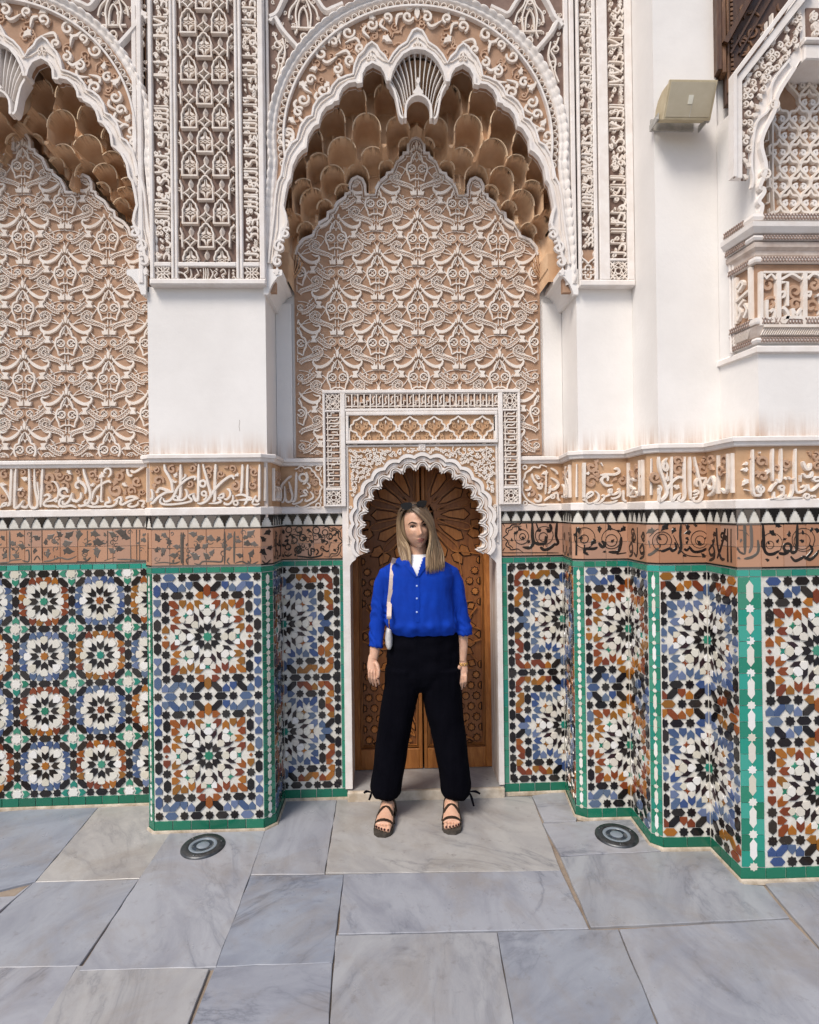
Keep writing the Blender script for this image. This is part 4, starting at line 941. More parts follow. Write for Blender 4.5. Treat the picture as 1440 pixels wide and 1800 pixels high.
def vault():
    """the stalactite vault as one carved relief, split into its cells"""
    us = np.arange(-.86, .8601, GS); zs = np.arange(2.86, 4.20, GS); Ug, Zg = np.meshgrid(us, zs)
    dep = .05+.16*np.clip((Zg-2.9)/1.2, 0, 1)*0+.10; cid = np.zeros(Ug.shape, int)-1
    dep = np.full(Ug.shape, .10)
    k = 0
    for x, yt, w_, yb, t in CELLS:
        u, v0 = z2(FF, [(x, yt)])[0]; v1 = z2(FF, [(x, yb)])[0][1]; kd = 1+(TD[t]+.03)/2.965
        u = u*kd if abs(x-700) > 8 else 0.; w = w_/870.*kd*1.02; zt = CAMH+(v0-CAMH)*kd; zb = CAMH+(v1-CAMH)*kd; sp = zt-.62*w
        for sg in ((1, -1) if u > .01 else (1,)):
            X = (Ug-sg*u)/(w/2); Yn = np.clip((Zg-sp)/(zt-sp), 0, None); r = np.sqrt(X*X+Yn*Yn*(1+.10*(1-np.abs(np.clip(X, -1, 1)))))
            m_ = (r < 1) & (Zg > zb); din = 1-r; t_ = np.clip(din/.7, 0, 1); D = .135
            d = TD[t]+.006+D*(1-(1-t_)**5)*(1-.62*np.clip((sp+.1*w-Zg)/(sp+.1*w-zb), 0, 1)**.8)
            low = np.clip((sp+.10*w-Zg)/(.22*w)+.5, 0, 1)
            if (k % 3) != 1: d = d-.030*np.clip(1-np.abs(X)/.55, 0, 1)*low          # ridge between two facets
            xi = (np.abs(X)-.40)/.36 if (k % 3) != 1 else X/.62                      # small inner ogees
            yi = np.clip((Zg-(sp-.30*w))/(.34*w), 0, None); d = d+np.where((xi*xi+yi*yi < 1), .013, 0)
            lip = (din < .05); d = np.where(lip, TD[t]-.004, d)
            dep = np.where(m_, d, dep); cid = np.where(m_, k, cid); k += 1
    cont = [(-a, b) for a, b in BACK_[:0:-1]]+BACK_
    Pm = np.array(cont); ins = np.zeros(Ug.shape, bool); j = len(Pm)-1
    for i in range(len(Pm)):
        xi, yi, xj, yj = Pm[i][0], Pm[i][1], Pm[j][0], Pm[j][1]
        if yi != yj: ins ^= ((yi > Zg) != (yj > Zg)) & (Ug < (xj-xi)*(Zg-yi)/(yj-yi)+xi)
        j = i
    dep = np.where(ins, .292, dep)
    Q = np.array([(-a, b) for a, b in OPEN_[:0:-1]]+OPEN_+[(OPEN_[-1][0], 2.8), (-OPEN_[-1][0], 2.8)]); out = np.zeros(Ug.shape, bool); j = len(Q)-1
    for i in range(len(Q)):
        xi, yi, xj, yj = Q[i][0]*1.05, CAMH+(Q[i][1]-CAMH)*1.03, Q[j][0]*1.05, CAMH+(Q[j][1]-CAMH)*1.03
        if yi != yj: out ^= ((yi > Zg) != (yj > Zg)) & (Ug < (xj-xi)*(Zg-yi)/(yj-yi)+xi)
        j = i
    n, m1 = Ug.shape; V = np.stack([Ug, dep, Zg], -1).reshape(-1, 3)
    ii, jj = np.meshgrid(np.arange(n-1), np.arange(m1-1), indexing='ij'); a = ii*m1+jj; F = np.stack([a, a+1, a+m1+1, a+m1], -1)
    keep = (out[:-1, :-1] | out[1:, 1:] | out[:-1, 1:]) & ~(ins[:-1, :-1] & ins[1:, 1:] & ins[:-1, 1:] & ins[1:, :-1])
    fid = cid[:-1, :-1]; res = []
    for c in range(-1, k):
        f = F[keep & (fid == c)]
        if not len(f): continue
        ids, inv = np.unique(f, return_inverse=True); v = V[ids]; me = bpy.data.meshes.new('stalactite_cell')
        me.vertices.add(len(v)); me.vertices.foreach_set('co', v.astype(np.float32).ravel()); f2 = inv.reshape(-1, 4)
        me.loops.add(f2.size); me.loops.foreach_set('vertex_index', f2.ravel().astype(np.int32)); me.polygons.add(len(f2))
        me.polygons.foreach_set('loop_start', np.arange(0, f2.size, 4, dtype=np.int32)); me.materials.append(M['honey']); me.update(); me.validate()
        res.append(('vault_ground' if c < 0 else 'stalactite_cell', me, float(v[:, 0].max())))
    return res
VAULT = vault()
def rims():
    mb = MB(); f0 = Fr((0, 0), (1, 0)); outl = []; cont = [(-a, b) for a, b in BACK_[:0:-1]]+BACK_; opn = [(-a, b) for a, b in OPEN_[:0:-1]]+OPEN_+[(OPEN_[-1][0], 2.8), (-OPEN_[-1][0], 2.8)]
    for x, yt, w_, yb, t in CELLS:
        u, v0 = z2(FF, [(x, yt)])[0]; v1 = z2(FF, [(x, yb)])[0][1]; kd = 1+(TD[t]+.03)/2.965
        u = u*kd if abs(x-700) > 8 else 0.; w = w_/870.*kd*1.02; zt = CAMH+(v0-CAMH)*kd; zb = CAMH+(v1-CAMH)*kd
        for sg in ((1, -1) if u > .01 else (1,)): outl.append((t, [(sg*u+a, b) for a, b in arch_pts(w, zt, zb, 16)]))
    for k, (t, q) in enumerate(outl):
        run = []
        for p in q+[None]:
            ok = p is not None and not any(t2 > t and inside(p, q2) for t2, q2 in outl) and not inside(p, cont) and inside(p, opn)
            if ok: run.append(p)
            else:
                if len(run) > 2: stroke(mb, Off(f0, -TD[t]-.004), run, .0085, .010, 0, top=.5)
                run = []
    return mesh('cell_rims', mb, M['honey_lit_edge'])
RIMS = rims()
def build_niche(th, ox, obk, umin, umax):
    fr = Off(FF, 0); fr.O = FF.O+Vector((XC+ox, 0, 0)); fb = Off(FB, 0); fb.O = FB.O+Vector((XC+obk, 0, 0))
    J0, J1 = (NX0-XC, NX1-XC) if ox == 0 else (-.80, .737)
    # facing wall with the lobed opening
    opn = mirror(OPEN_[1:]) if False else [(-u, v) for u, v in OPEN_[:0:-1]]+OPEN_
    outer = [(J0, 2.765), (J0, ZTOP), (J1, ZTOP), (J1, 2.765)]
    P = [(J0, ZTOP), (J1, ZTOP), (J1, 2.765), (opn[-1][0], 2.765)]+opn[::-1]+[(opn[0][0], 2.765), (J0, 2.765)]
    mb = MB(); poly(mb, fr, P, -.03, 0, back=True); obj('arch_wall', mb, M['ground'], T[th])
    # lobed band round the opening
    ou = [(-u, v) for u, v in OUT_[:0:-1]]+OUT_
    mb = MB(); poly(mb, fr, ou+opn[::-1], -.034, .016, .002); obj('lobed_band', mb, M['trim'], T[th])
    mb = MB(); stroke(mb, fr, opn, .017, .030, 0); obj('inner_lip', mb, M['trim'], T[th])
    mb = MB(); stroke(mb, fr, ou, .013, .026, 0); obj('outer_lip', mb, M['trim'], T[th])
    mb = MB(); mid = []
    for i in range(len(ou)):
        j = min(range(len(opn)), key=lambda k: (opn[k][0]-ou[i][0])**2+(opn[k][1]-ou[i][1])**2); mid.append((ou[i][0]*.6+opn[j][0]*.4, ou[i][1]*.6+opn[j][1]*.4))
    stroke(mb, fr, mid, .007, .0205, .0); obj('middle_fillet', mb, M['carve'], T[th])
    # curled feet of the band
    mb = MB()
    for sg in (1, -1):
        for c, r in (((sg*.693, 3.06), .03), ((sg*.722, 2.99), .036), ((sg*.735, 2.915), .030)): volute(mb, Off(fr, .014), c, r, .012, .016, a0=90, sg=sg)
        bud(mb, Off(fr, .014), (sg*.742, 2.862), .022, .012, 0)
    obj('curled_foot', mb, M['trim'], T[th], kind='stuff')
    # little finials on the band
    mb = MB(); 
    for (x, y, s) in ((698, 215, 1.2), (905, 272, 1.), (491, 272, 1.)):
        u, v = z2(FF, [(x, y)])[0]; u = u if abs(x-698) > 5 else 0
        f1 = Off(fr, .014)
        for sg in (1, -1): volute(mb, f1, (u+sg*.014*s, v-.006), .011*s, .005, .010, a0=-90, sg=sg)
        poly(mb, f1, [(u-.008*s, v+.008), (u, v-.002), (u+.008*s, v+.008), (u, v+.036*s)], 0, .009, .001)
    obj('finial', mb, M['carve'], T[th], kind='stuff')
    # archivolt: beaded fillet, leaf dentils, scalloped roll
    mb = MB(); stroke(mb, fr, [p for p in ringpath(RI) if p[1] > 3.27], .013, .022, 0); obj('fillet', mb, M['trim'], T[th])
    mb = MB(); mb2 = MB()
    for i in range(64):
        a = -12+204*(i+.5)/64; c, s = math.cos(R_(a)), math.sin(R_(a)); q = []
        for k in range(7):
            t = math.pi*k/6; x = .0155*math.cos(t); y = .020*math.sin(t); r = RI+.010+y; q.append((RC[0]+r*c-x*s, RC[1]+r*s+x*c))
        stroke(mb, fr, q, .0055, .017, 0); poly(mb2, fr, [q[0], q[2], q[3], q[4], q[6]], 0, .003)
    obj('leaf_dentils', mb, M['carve'], T[th], kind='stuff'); obj('dentil_ground', mb2, M['ground_dark'], T[th], kind='stuff')
    pth = ringpath(1.0, 150, 2.80); mb = MB(); rows_ = 7; pts = []
    p1 = ringpath(RI+.037, 150, 2.80); p2 = ringpath(RO+.010, 150, 2.80)
    seg = [0.]
    for i in range(1, len(p2)): seg.append(seg[-1]+math.hypot(p2[i][0]-p2[i-1][0], p2[i][1]-p2[i-1][1]))
    n2 = 560; tot = seg[-1]; V = []; F = []
    j = 0
    for i in range(n2+1):
        s = tot*i/n2
        while j < len(seg)-2 and seg[j+1] < s: j += 1
        t = (s-seg[j])/(seg[j+1]-seg[j]+1e-9); a = [p1[j][k]*(1-t)+p1[j+1][k]*t for k in (0, 1)]; b = [p2[j][k]*(1-t)+p2[j+1][k]*t for k in (0, 1)]
        lob = abs(math.sin(math.pi*s/.050))**.6
        for k in range(rows_+1):
            q = k/rows_; w_ = q if q < .75 else q-.0+(lob-1)*.26*(q-.75)/.25
            hh = (0, .016, .020, .013, .024, .034, .030, .0)[k]*(.80+.20*lob)
            if k == 0: hh = 0
            V.append(fr.W(a[0]+(b[0]-a[0])*w_, a[1]+(b[1]-a[1])*w_, hh+.0005))
    m1 = rows_+1
    for i in range(n2):
        for k in range(rows_): F.append((i*m1+k+1, (i+1)*m1+k+1, (i+1)*m1+k, i*m1+k))
    mb.add(V, F); obj('scalloped_roll', mb, M['trim'], T[th], True)
    # spandrels: dark ground, ribs and stalks
    for sg in (1, -1):
        cor = [(sg*(RO-.01)*math.cos(R_(a)), RC[1]+(RO-.01)*math.sin(R_(a))) for a in range(5, 92, 5)]
        jx = J1 if sg > 0 else J0
        mb = MB(); poly(mb, fr, cor+[(0, ZTOP), (jx, ZTOP), (jx, 3.45)], 0, .002); obj('spandrel_ground', mb, M['ground_dark'], T[th])
        rb = MB(); mt = MB()
        Z = lambda pts: [(sg*u, v) for u, v in z2(FF, pts)]
        for q, w_ in (([(1352, 130), (1330, 108), (1300, 160), (1232, 240)], .034), ([(1352, 110), (1322, 92), (1296, 40), (1262, -20), (1200, -110)], .034), ([(1030, 40), (1078, 62), (1110, 70), (1150, 10), (1215, -80)], .03), ([(1250, -40), (1330, -90), (1400, -160)], .03)):
            stroke(rb, fr, smooth(Z(q), 4), w_, .022, 0, top=.45)
        for q in ([(1168, 178), (1178, 150), (1172, 90), (1186, 40), (1206, 12), (1228, 40), (1240, 90), (1234, 150), (1244, 178)], [(1186, 150), (1190, 90), (1206, 60), (1224, 90), (1226, 150)], [(1140, 112), (1150, 70), (1180, 30), (1196, -30)], [(1270, 112), (1262, 70), (1232, 30), (1216, -30)],
                  [(1336, 180), (1320, 220), (1300, 240), (1322, 280), (1318, 330), (1336, 380)], [(1300, 200), (1290, 260), (1306, 320), (1326, 400)], [(1150, 150), (1200, 152), (1260, 150)]):
            stroke(mt, fr, smooth(Z(q), 3), .010, .014, 0)
        for c in ((1206, 190), (1206, 16), (1206, 215), (1310, 300), (1322, 230)): 
            q = Z([c])[0]; stroke(mt, fr, arc(q[0], q[1], .016, 0, 330, 10), .008, .014, 0, True)
        for k in range(70):
            x, y = random.uniform(1090, 1345), random.uniform(0, 400); q = Z([(x, y)])[0]
            if math.hypot(q[0], q[1]-RC[1]) > RO+.035: volute(mt, fr, q, .011, .0045, .006)
        obj('spandrel_rib', rb, M['trim'], T[th], kind='stuff'); obj('spandrel_stalks', mt, M['carve'], T[th], kind='stuff')
    # frame mouldings at the sides of the arch
    for a, b, h in ((J1-.055, J1-.030, .020), (J1-.026, J1-.002, .028), (J0+.002, J0+.016, .028), (J0+.020, J0+.034, .018)):
        mb = MB(); box(mb, fr, a, b, 3.30 if h < .026 else 2.80, ZTOP, 0, h, .004); obj('frame_moulding', mb, M['trim'], T[th])
    # arabesque between band and archivolt
    hi = MB(); lo = MB(); rr = random.Random(3)
    for sg in (1, -1):
        Z = lambda pts: [(sg*u, v) for u, v in z2(FF, pts)]
        for x, y, r in ((742, 86, 26), (834, 92, 22), (905, 128, 26), (1010, 165, 30), (1130, 262, 30), (1005, 290, 24), (1128, 425, 28), (1216, 468, 28), (1238, 524, 24), (1286, 620, 28), (1292, 668, 20), (960, 232, 20), (1062, 330, 24), (1180, 380, 22), (1076, 210, 22)):
            q = Z([(x, y)])[0]; a0 = rr.uniform(0, 360); volute(hi, fr, q, r/870., .013, .014, a0=a0, sg=rr.choice((1, -1)))
            t = a0+rr.uniform(-40, 40); tail = smooth([(q[0]+r/870.*math.cos(R_(t+200)), q[1]+r/870.*math.sin(R_(t+200))), (q[0]+.055*math.cos(R_(t+225)), q[1]+.055*math.sin(R_(t+225))), (q[0]+.082*math.cos(R_(t+270)), q[1]+.070*math.sin(R_(t+270)))], 4)
            stroke(hi, fr, tail, taper(len(tail), .018, .7, .15, .4), .0135)
        for x, y, r in ((838, 186, 24), (905, 90, 20), (1040, 140, 22), (1130, 222, 20), (1216, 400, 22), (1110, 400, 18), (1268, 560, 20), (735, 44, 20), (1165, 330, 18)): bud(hi, fr, Z([(x, y)])[0], r/870., .014, rr.uniform(0, 360))
        for k in range(260):
            x, y = rr.uniform(700, 1335), rr.uniform(30, 860); u, v = z2(FF, [(x, y)])[0]
            if math.hypot(u, v-RC[1]) < RI-.028 and not inside((u, v), ou) and not inside((u-.02, v-.02), ou) and not inside((u-.03, v), ou):
                if rr.random() < .5: volute(lo, fr, (sg*u, v), rr.uniform(.016, .026), .008, .007, a0=rr.uniform(0, 360))
                else:
                    a = rr.uniform(0, 360); q = smooth([(sg*u+.03*math.cos(R_(a)), v+.03*math.sin(R_(a))), (sg*u, v), (sg*u+.03*math.cos(R_(a+130)), v+.03*math.sin(R_(a+130)))], 3); stroke(lo, fr, q, taper(len(q), .009, .4, .3), .006)
    cl = z2(FF, [(698, 60)])[0]; poly(hi, fr, smooth([(0, cl[1]+.03), (.016, cl[1]), (.008, cl[1]-.03), (0, cl[1]-.04), (-.008, cl[1]-.03), (-.016, cl[1])], 2, True), 0, .014, .002)
    obj('arabesque', hi, M['carve'], T[th], kind='stuff'); obj('low_scrolls', lo, M['carve_tan'], T[th], kind='stuff')
    # stalactites
    for nm, me, xm in VAULT:
        if ox != 0 and xm < -.17: continue
        o = bpy.data.objects.new(nm, me); C.objects.link(o); o.parent = T[th]; o.location = Vector((XC+ox, YP, 0))-T[th].location
    o = bpy.data.objects.new('cell_rims', RIMS); C.objects.link(o); o.parent = T[th]; o.location = Vector((XC+ox, YP, 0))-T[th].location; o['kind'] = 'stuff'
    u, v0 = z2(FF, [(698, 438)])[0]; v1 = z2(FF, [(698, 580)])[0][1]
    # the scallop shell over the crown
    c0 = z2(FF, [(698, 560)])[0][1]; mb = MB(); g_ = MB(); n = 15; V = []; F = []; fs = Off(fr, -.012)
    zr = z2(FF, [(698, 246)])[0][1]; hw = .147; zs = z2(FF, [(698, 385)])[0][1]
    def rim(t): a = math.pi*(1-t); return (hw*math.cos(a), zs+(zr-zs)*math.sin(a))
    def foot(t): a = math.pi*(1-t); return (.078*math.cos(a)*1.0, v0-.075+.085*math.sin(a)) if 0.08 < t < .92 else ((-.078 if t < .5 else .078), v0-.11)
    for k in range(n+1):
        a, b = foot(k/n), rim(k/n); q = smooth([a, ((a[0]*.55+b[0]*.45)*.93, a[1]*.5+b[1]*.5+.004), b], 4); stroke(mb, fs, q, [.004+.006*i/len(q) for i in range(len(q))], .012, -.035, top=.5)
        if k < n:
            c = rim((k+.5)/n); r_ = math.hypot(rim((k+1)/n)[0]-b[0], rim((k+1)/n)[1]-b[1])/2; an = math.degrees(math.atan2(rim((k+1)/n)[1]-b[1], rim((k+1)/n)[0]-b[0]))
            q = [(c[0]+x, c[1]+y) for x, y in rot(arc(0, 0, r_, 180, 0, 6), an)]; stroke(mb, fs, q, .006, .014, -.02)
    obj('shell_ribs', mb, M['trim'], T[th], kind='stuff')
    R1, R2 = [], []
    for k in range(41):
        for (L_, pf) in ((R1, foot), (R2, rim)): L_.append(pf(k/40))
    for r in range(9):
        t = r/8
        for k in range(41):
            fl = -.018-.05*math.sin(math.pi*t)-.008*abs(math.sin(math.pi*k/40*n))*(.3+t); V.append(fs.W(R1[k][0]*(1-t)+R2[k][0]*t, R1[k][1]*(1-t)+R2[k][1]*t, fl))
    for r in range(8):
        for k in range(40): F.append((r*41+k, r*41+k+1, (r+1)*41+k+1, (r+1)*41+k))
    g_.add(V, F); obj('shell', g_, M['honey'], T[th], True)
    mb = MB(); A = arch_pts(.135, v0+.004, v1+.045); stroke(mb, fr, A, .014, .012, -.03)
    for sg in (1, -1): q = smooth([(sg*.150, zs+.005), (sg*.120, zs-.05), (sg*.097, v0-.10), (sg*.080, v1+.045)], 4); stroke(mb, fr, q, .014, .014, -.03)
    poly(mb, fr, smooth([(0, v0+.10), (.012, v0+.075), (.004, v0+.06), (.016, v0+.035), (.03, v0+.012), (0, v0+.004), (-.03, v0+.012), (-.016, v0+.035), (-.004, v0+.06), (-.012, v0+.075)], 2, True), -.03, .012, .002)
    obj('shell_arch', mb, M['trim'], T[th])
    # vault shell that closes the space behind the cells
    mb = MB(); box(mb, fb, -.84, .84, 2.90, 4.3, -.12, -.10); obj('vault_back', mb, M['honey'], T[th])
    for sg in (1, -1):
        mb = MB(); box(mb, fb, sg*.78-.03, sg*.78+.03, 2.86, 4.2, 0, YB-YP-.03); obj('vault_side', mb, M['honey'], T[th])
        # corner fan shell
        mb = MB(); cx, cz = sg*.715, 2.93
        for k in range(9):
            a = 90-sg*(-48+12*k); q = smooth([(cx, cz), (cx+.06*math.cos(R_(a)), cz+.07*math.sin(R_(a))), (cx+.075*math.cos(R_(a))*1.15, cz+.15*math.sin(R_(a)))], 3)
            stroke(mb, fb, q, [.005+.012*i/len(q) for i in range(len(q))], .035, .0, top=.3)
        obj('fan_shell', mb, M['honey'], T[th], kind='stuff')
    mb = MB(); hull(mb, (XC+ox-.85, YP+.0, 4.20), (XC+ox+.85, 3.7, ZTOP)); 
    # back wall
    cont = [(-u, v) for u, v in BACK_[:0:-1]]+BACK_
    cont = [(min(max(u, umin-XC-obk), umax-XC-obk), v) for u, v in cont]
    mb = MB(); poly(mb, fb, cont, -.005, .012, .0); obj('arabesque_ground', mb, M['ground'], T[th])
    ln = [p for p in cont if p[1] > 2.95]
    mb = MB(); stroke(mb, Off(fb, .012), ln, .020, .016, -.01); obj('lobed_edge', mb, M['trim'], T[th])
    mb = MB(); stroke(mb, Off(fb, .012), inset(ln[::-1], .017)[1:-1], .005, .007, 0); obj('edge_line', mb, M['carve'], T[th])
    fg = Off(fb, .012); fine = MB(); lacy = MB(); thin = MB(); inn = inset(cont if sum(cont[i][0]*cont[(i+1) % len(cont)][1]-cont[(i+1) % len(cont)][0]*cont[i][1] for i in range(len(cont))) > 0 else cont[::-1], .012)
    K = 1848.; wob = random.Random(11)
    def put_(mbx, pts, w_, h, cu, cv, tp=None, cl=False, m=1):
        for sg in ((1, -1) if m else (1,)):
            q = [(cu+sg*x/K, cv-y/K) for x, y in pts]
            if cl: q = q+[q[0], q[1]]
            ww = taper(len(q), w_/K, *tp) if tp else [w_/K]*len(q)
            for run, ws in clip_run(q, ww, inn): stroke(mbx, fg, run, ws, h*.72, top=.82)
    def band(pts, w_, cu, cv):       # lace-filled ribbon: two edges and a running scroll
        q = smooth(pts, 5); n = len(q)
        put_(lacy, q, w_, .008, cu, cv, (.8, .8, .1)); 
        for sd in (1, -1):
            e = []
            for i in range(n):
                a, b = q[max(i-1, 0)], q[min(i+1, n-1)]; d = math.hypot(b[0]-a[0], b[1]-a[1]) or 1; e.append((q[i][0]-sd*(b[1]-a[1])/d*w_*.42, q[i][1]+sd*(b[0]-a[0])/d*w_*.42))
            put_(fine, e, 9, .0135, cu, cv)
        z = [(q[i][0]+(w_*.2 if i % 2 else -w_*.2), q[i][1]+(w_*.2 if i % 2 else -w_*.2)) for i in range(0, n, 1)]; put_(fine, z, 8, .012, cu, cv)
    def leafp(pts, cu, cv, h=.014, m=1):
        for sg in ((1, -1) if m else (1,)):
            q = [(cu+sg*x/K, cv-y/K) for x, y in pts]
            if all(inside(p, inn) for p in q): poly(fine, fg, q, 0, h, .0012)
    du, dv = .4635/2, .1975
    for j in range(-1, 11):
        for i in range(-5, 6):
            if (i+j) % 2: continue
            cu, cv = i*du+wob.uniform(-.003, .003), 2.899+.1975*4-j*dv+wob.uniform(-.003, .003)
            if not (-.95 < cu < .95): continue
            leafp([(0, -72), (18, -35), (12, 10), (0, 26), (-12, 10), (-18, -35)], cu, cv, m=0); leafp([(14, 20), (22, -20), (42, -18), (34, 14), (18, 32)], cu, cv)
            # winged arms with hooked heads
            q = smooth([(34, 8), (66, 52), (112, 92), (168, 116), (214, 112), (244, 92), (252, 66)], 4); put_(fine, q, 36, .0145, cu, cv, (.35, .5, .3))
            q = smooth([(258, 74), (246, 46), (214, 48), (176, 28)], 3); put_(fine, q, 20, .0138, cu, cv, (.9, .2, .4)); leafp([(200, 128), (238, 106), (222, 158)], cu, cv, .0125)
            # lyre
            q = smooth([(0, 42), (34, 84), (54, 124), (62, 160), (92, 176), (106, 214), (104, 262), (84, 306), (76, 352)], 4); put_(fine, q, 21, .0142, cu, cv, (.3, .5, .2))
            put_(fine, smooth([(8, 56), (22, 100), (40, 140)], 3), 9, .012, cu, cv); put_(fine, arc(52, 226, 36, 0, 330, 14), 15, .0136, cu, cv, None, True); put_(lacy, arc(52, 226, 55, -60, 200, 12), 16, .0095, cu, cv)
            put_(fine, [(32, 206), (72, 246)], 7, .009, cu, cv); put_(fine, [(72, 206), (32, 246)], 7, .009, cu, cv)
            q = smooth([(0, 336), (28, 330), (56, 344), (78, 354)], 3); put_(fine, q, 15, .0132, cu, cv); put_(fine, smooth([(0, 150), (14, 120), (30, 128)], 2), 8, .010, cu, cv)
            put_(thin, [(18, 260), (18, 330)], 7, .009, cu, cv)
            # horns that curl outwards over the crown leaf
            band([(40, 436), (78, 408), (140, 390), (206, 372), (256, 348), (262, 306), (226, 274), (186, 296), (196, 326)], 40, cu, cv)
            leafp([(6, 508), (6, 436), (24, 466), (38, 430), (54, 470), (78, 462), (66, 508)], cu, cv)
            # garland with split ends and eyed volutes
            band([(62, -96), (110, -106), (160, -142), (206, -184)], 44, cu, cv); put_(lacy, arc(50, -146, 44, -100, 230, 14), 22, .010, cu, cv); put_(fine, arc(50, -146, 30, 0, 330, 12), 9, .0125, cu, cv, None, True)
            put_(fine, [(32, -164), (68, -128)], 7, .009, cu, cv); put_(fine, [(68, -164), (32, -128)], 7, .009, cu, cv)
            leafp([(200, -214), (276, -206), (262, -176), (280, -138), (208, -138), (226, -176)], cu, cv, .0142)
            put_(fine, arc(150, -214, 8, 0, 330, 6), 10, .012, cu, cv, None, True)
            # net of fine stems
            for q in ([(252, 120), (300, 190), (292, 270), (214, 330), (110, 372)], [(300, 190), (380, 240), (428, 330)], [(30, 30), (130, 10), (230, -30), (300, -110), (330, -170)], [(262, 330), (330, 360), (400, 440)], [(106, 236), (170, 200), (260, 190), (330, 160), (428, 150)], [(16, 420), (16, 350)], [(280, -170), (340, -120), (428, -90)], [(110, -60), (190, -80), (280, -10), (420, 40)]):
                put_(thin, smooth(q, 3), 8, .007, cu, cv)
    obj('arabesque_relief', fine, M['carve'], T[th], kind='stuff'); obj('arabesque_lace', lacy, M['carve_tan'], T[th], kind='stuff'); obj('arabesque_stems', thin, M['carve'], T[th], kind='stuff')
build_niche('niche', 0., 0., -.545, .880)
build_niche('lw', SHIFT, SHIFT-.045, -2.75, -1.25)
# jambs, back wall, corbels
mb = MB(); hull(mb, (-.66, 3.2462, 1.92), (1.02, 3.7, 2.95)); obj('back_wall', mb, M['plaster'], T['niche'])
mb = MB(); hull(mb, (-3.4, 3.2462, 1.60), (-1.2, 3.7, 2.95)); obj('back_wall', mb, M['plaster'], T['lw'])
for a, b in ((-.634, -.546), (.881, .990)):
    mb = MB(); hull(mb, (a, 3.222, 1.905), (b, 3.2455, 2.80)); obj('side_fillet', mb, M['plaster'], T['niche'])
def corbel(th, x, sg):
    pr = [(0, 2.745), (.024, 2.745), (.030, 2.765), (.045, 2.80), (.072, 2.835), (.096, 2.846), (.096, 2.872), (.02, 2.878), (0, 2.878)]
    mb = MB(); V = []; F = []; n = len(pr)
    for y in (YP-.022, 3.24): V += [(x-sg*a, y, z) for a, z in pr]
    for i in range(n): F.append((i, (i+1) % n, n+(i+1) % n, n+i) if sg < 0 else (n+i, n+(i+1) % n, (i+1) % n, i))
    F += [tuple(range(n)) if sg > 0 else tuple(range(n-1, -1, -1)), tuple(range(2*n-1, n-1, -1)) if sg > 0 else tuple(range(n, 2*n))]
    mb.add(V, F); o = obj('corbel', mb, M['plaster'], T[th]); return o
corbel('niche', NX1+.004, 1); corbel('niche', NX0-.004, -1); corbel('lw', -1.236, 1)
# masonry above the openings (keeps daylight out of the vaults)
for th, a, b in (('niche', NX0, NX1), ('lw', -2.9, -1.24)):
    mb = MB(); hull(mb, (a, 3.37, 2.9), (b, 3.7, ZTOP)); obj('masonry', mb, M['grout'], T[th])
    mb = MB(); hull(mb, (a, 3.0, 4.30), (b, 3.37, ZTOP)); obj('masonry', mb, M['grout'], T[th])
mb = MB(); hull(mb, (-1.24, 2.99, 2.79), (NX0, 3.7, ZTOP)); obj('masonry', mb, M['plaster'], T['pier'])
mb = MB(); hull(mb, (NX1, 2.99, 2.79), (1.2895, 3.7, ZTOP)); obj('masonry', mb, M['plaster'], T['s1'])
# ------------------------------------------------------------------ carved surround of the door
D = thing('door_surround', 'white carved plaster frame with a lobed arch round the wooden door', 'doorway', (.18, 3.23, 0)); T['door'] = D
FD = plane(3.222); DZ = lambda x, y: FD.px(560+x/4., 670+y/4.)
def dbox(name, x0, y0, x1, y1, h0, h1, mat, bev=.003):
    a, b = DZ(x0, (y0+y1)/2), DZ(x1, (y0+y1)/2); c, d = DZ((x0+x1)/2, y0), DZ((x0+x1)/2, y1)
    mb = MB(); box(mb, FD, a[0], b[0], d[1], c[1], h0, h1, bev); return obj(name, mb, M[mat], D)
dxc = .182
L0, L1, L2, L3 = -.376, -.258, .622, .742       # outer edge, inner edge of the script border, mirrored
zt, zk0, zk1, zm, zb_ = 2.302, 2.288, 2.192, 2.186, 1.652
def dslab(name, u0, u1, v0, v1, h0, h1, mat, bev=.003):
    mb = MB(); box(mb, FD, u0, u1, v0, v1, h0, h1, bev); return obj(name, mb, M[mat], D)
K0, K1 = -.362, -.277; K2, K3 = .642, .727
dslab('frame_ground', L0+.004, L3-.004, 2.0, 2.300, -.03, .0, 'ground_dark', 0)
dslab('frame_ground', L0+.004, L1+.002, 1.655, 1.999, -.03, .0, 'ground_dark', 0); dslab('frame_ground', L2-.002, L3-.004, 1.655, 1.999, -.03, .0, 'ground_dark', 0)
dslab('frame_bar', L0, L3, 2.2885, 2.308, -.03, .020, 'trim'); dslab('frame_bar', L0, K0, zb_, 2.288, -.03, .0195, 'trim'); dslab('frame_bar', K3, L3, zb_, 2.288, -.03, .0195, 'trim')
dslab('frame_bar', K1, -.250, zb_, 2.288, -.03, .0205, 'trim'); dslab('frame_bar', .616, K2, zb_, 2.288, -.03, .0205, 'trim')
dslab('frame_bar', -.2495, .6155, 2.186, 2.202, -.03, .019, 'trim')
for a, b in ((K0, K1), (K2, K3)):
    for z0, z1 in ((2.184, 2.196), (1.742, 1.756), (zb_, 1.664)): dslab('frame_bar', a+.0004, b-.0004, z0, z1, -.03, .018, 'trim')
    starlattice(FD, a+.003, b-.003, 2.199, 2.286, 'star_lattice', 'door', .013, .0055); starlattice(FD, a+.003, b-.003, 1.666, 1.740, 'star_lattice', 'door', .013, .0055)
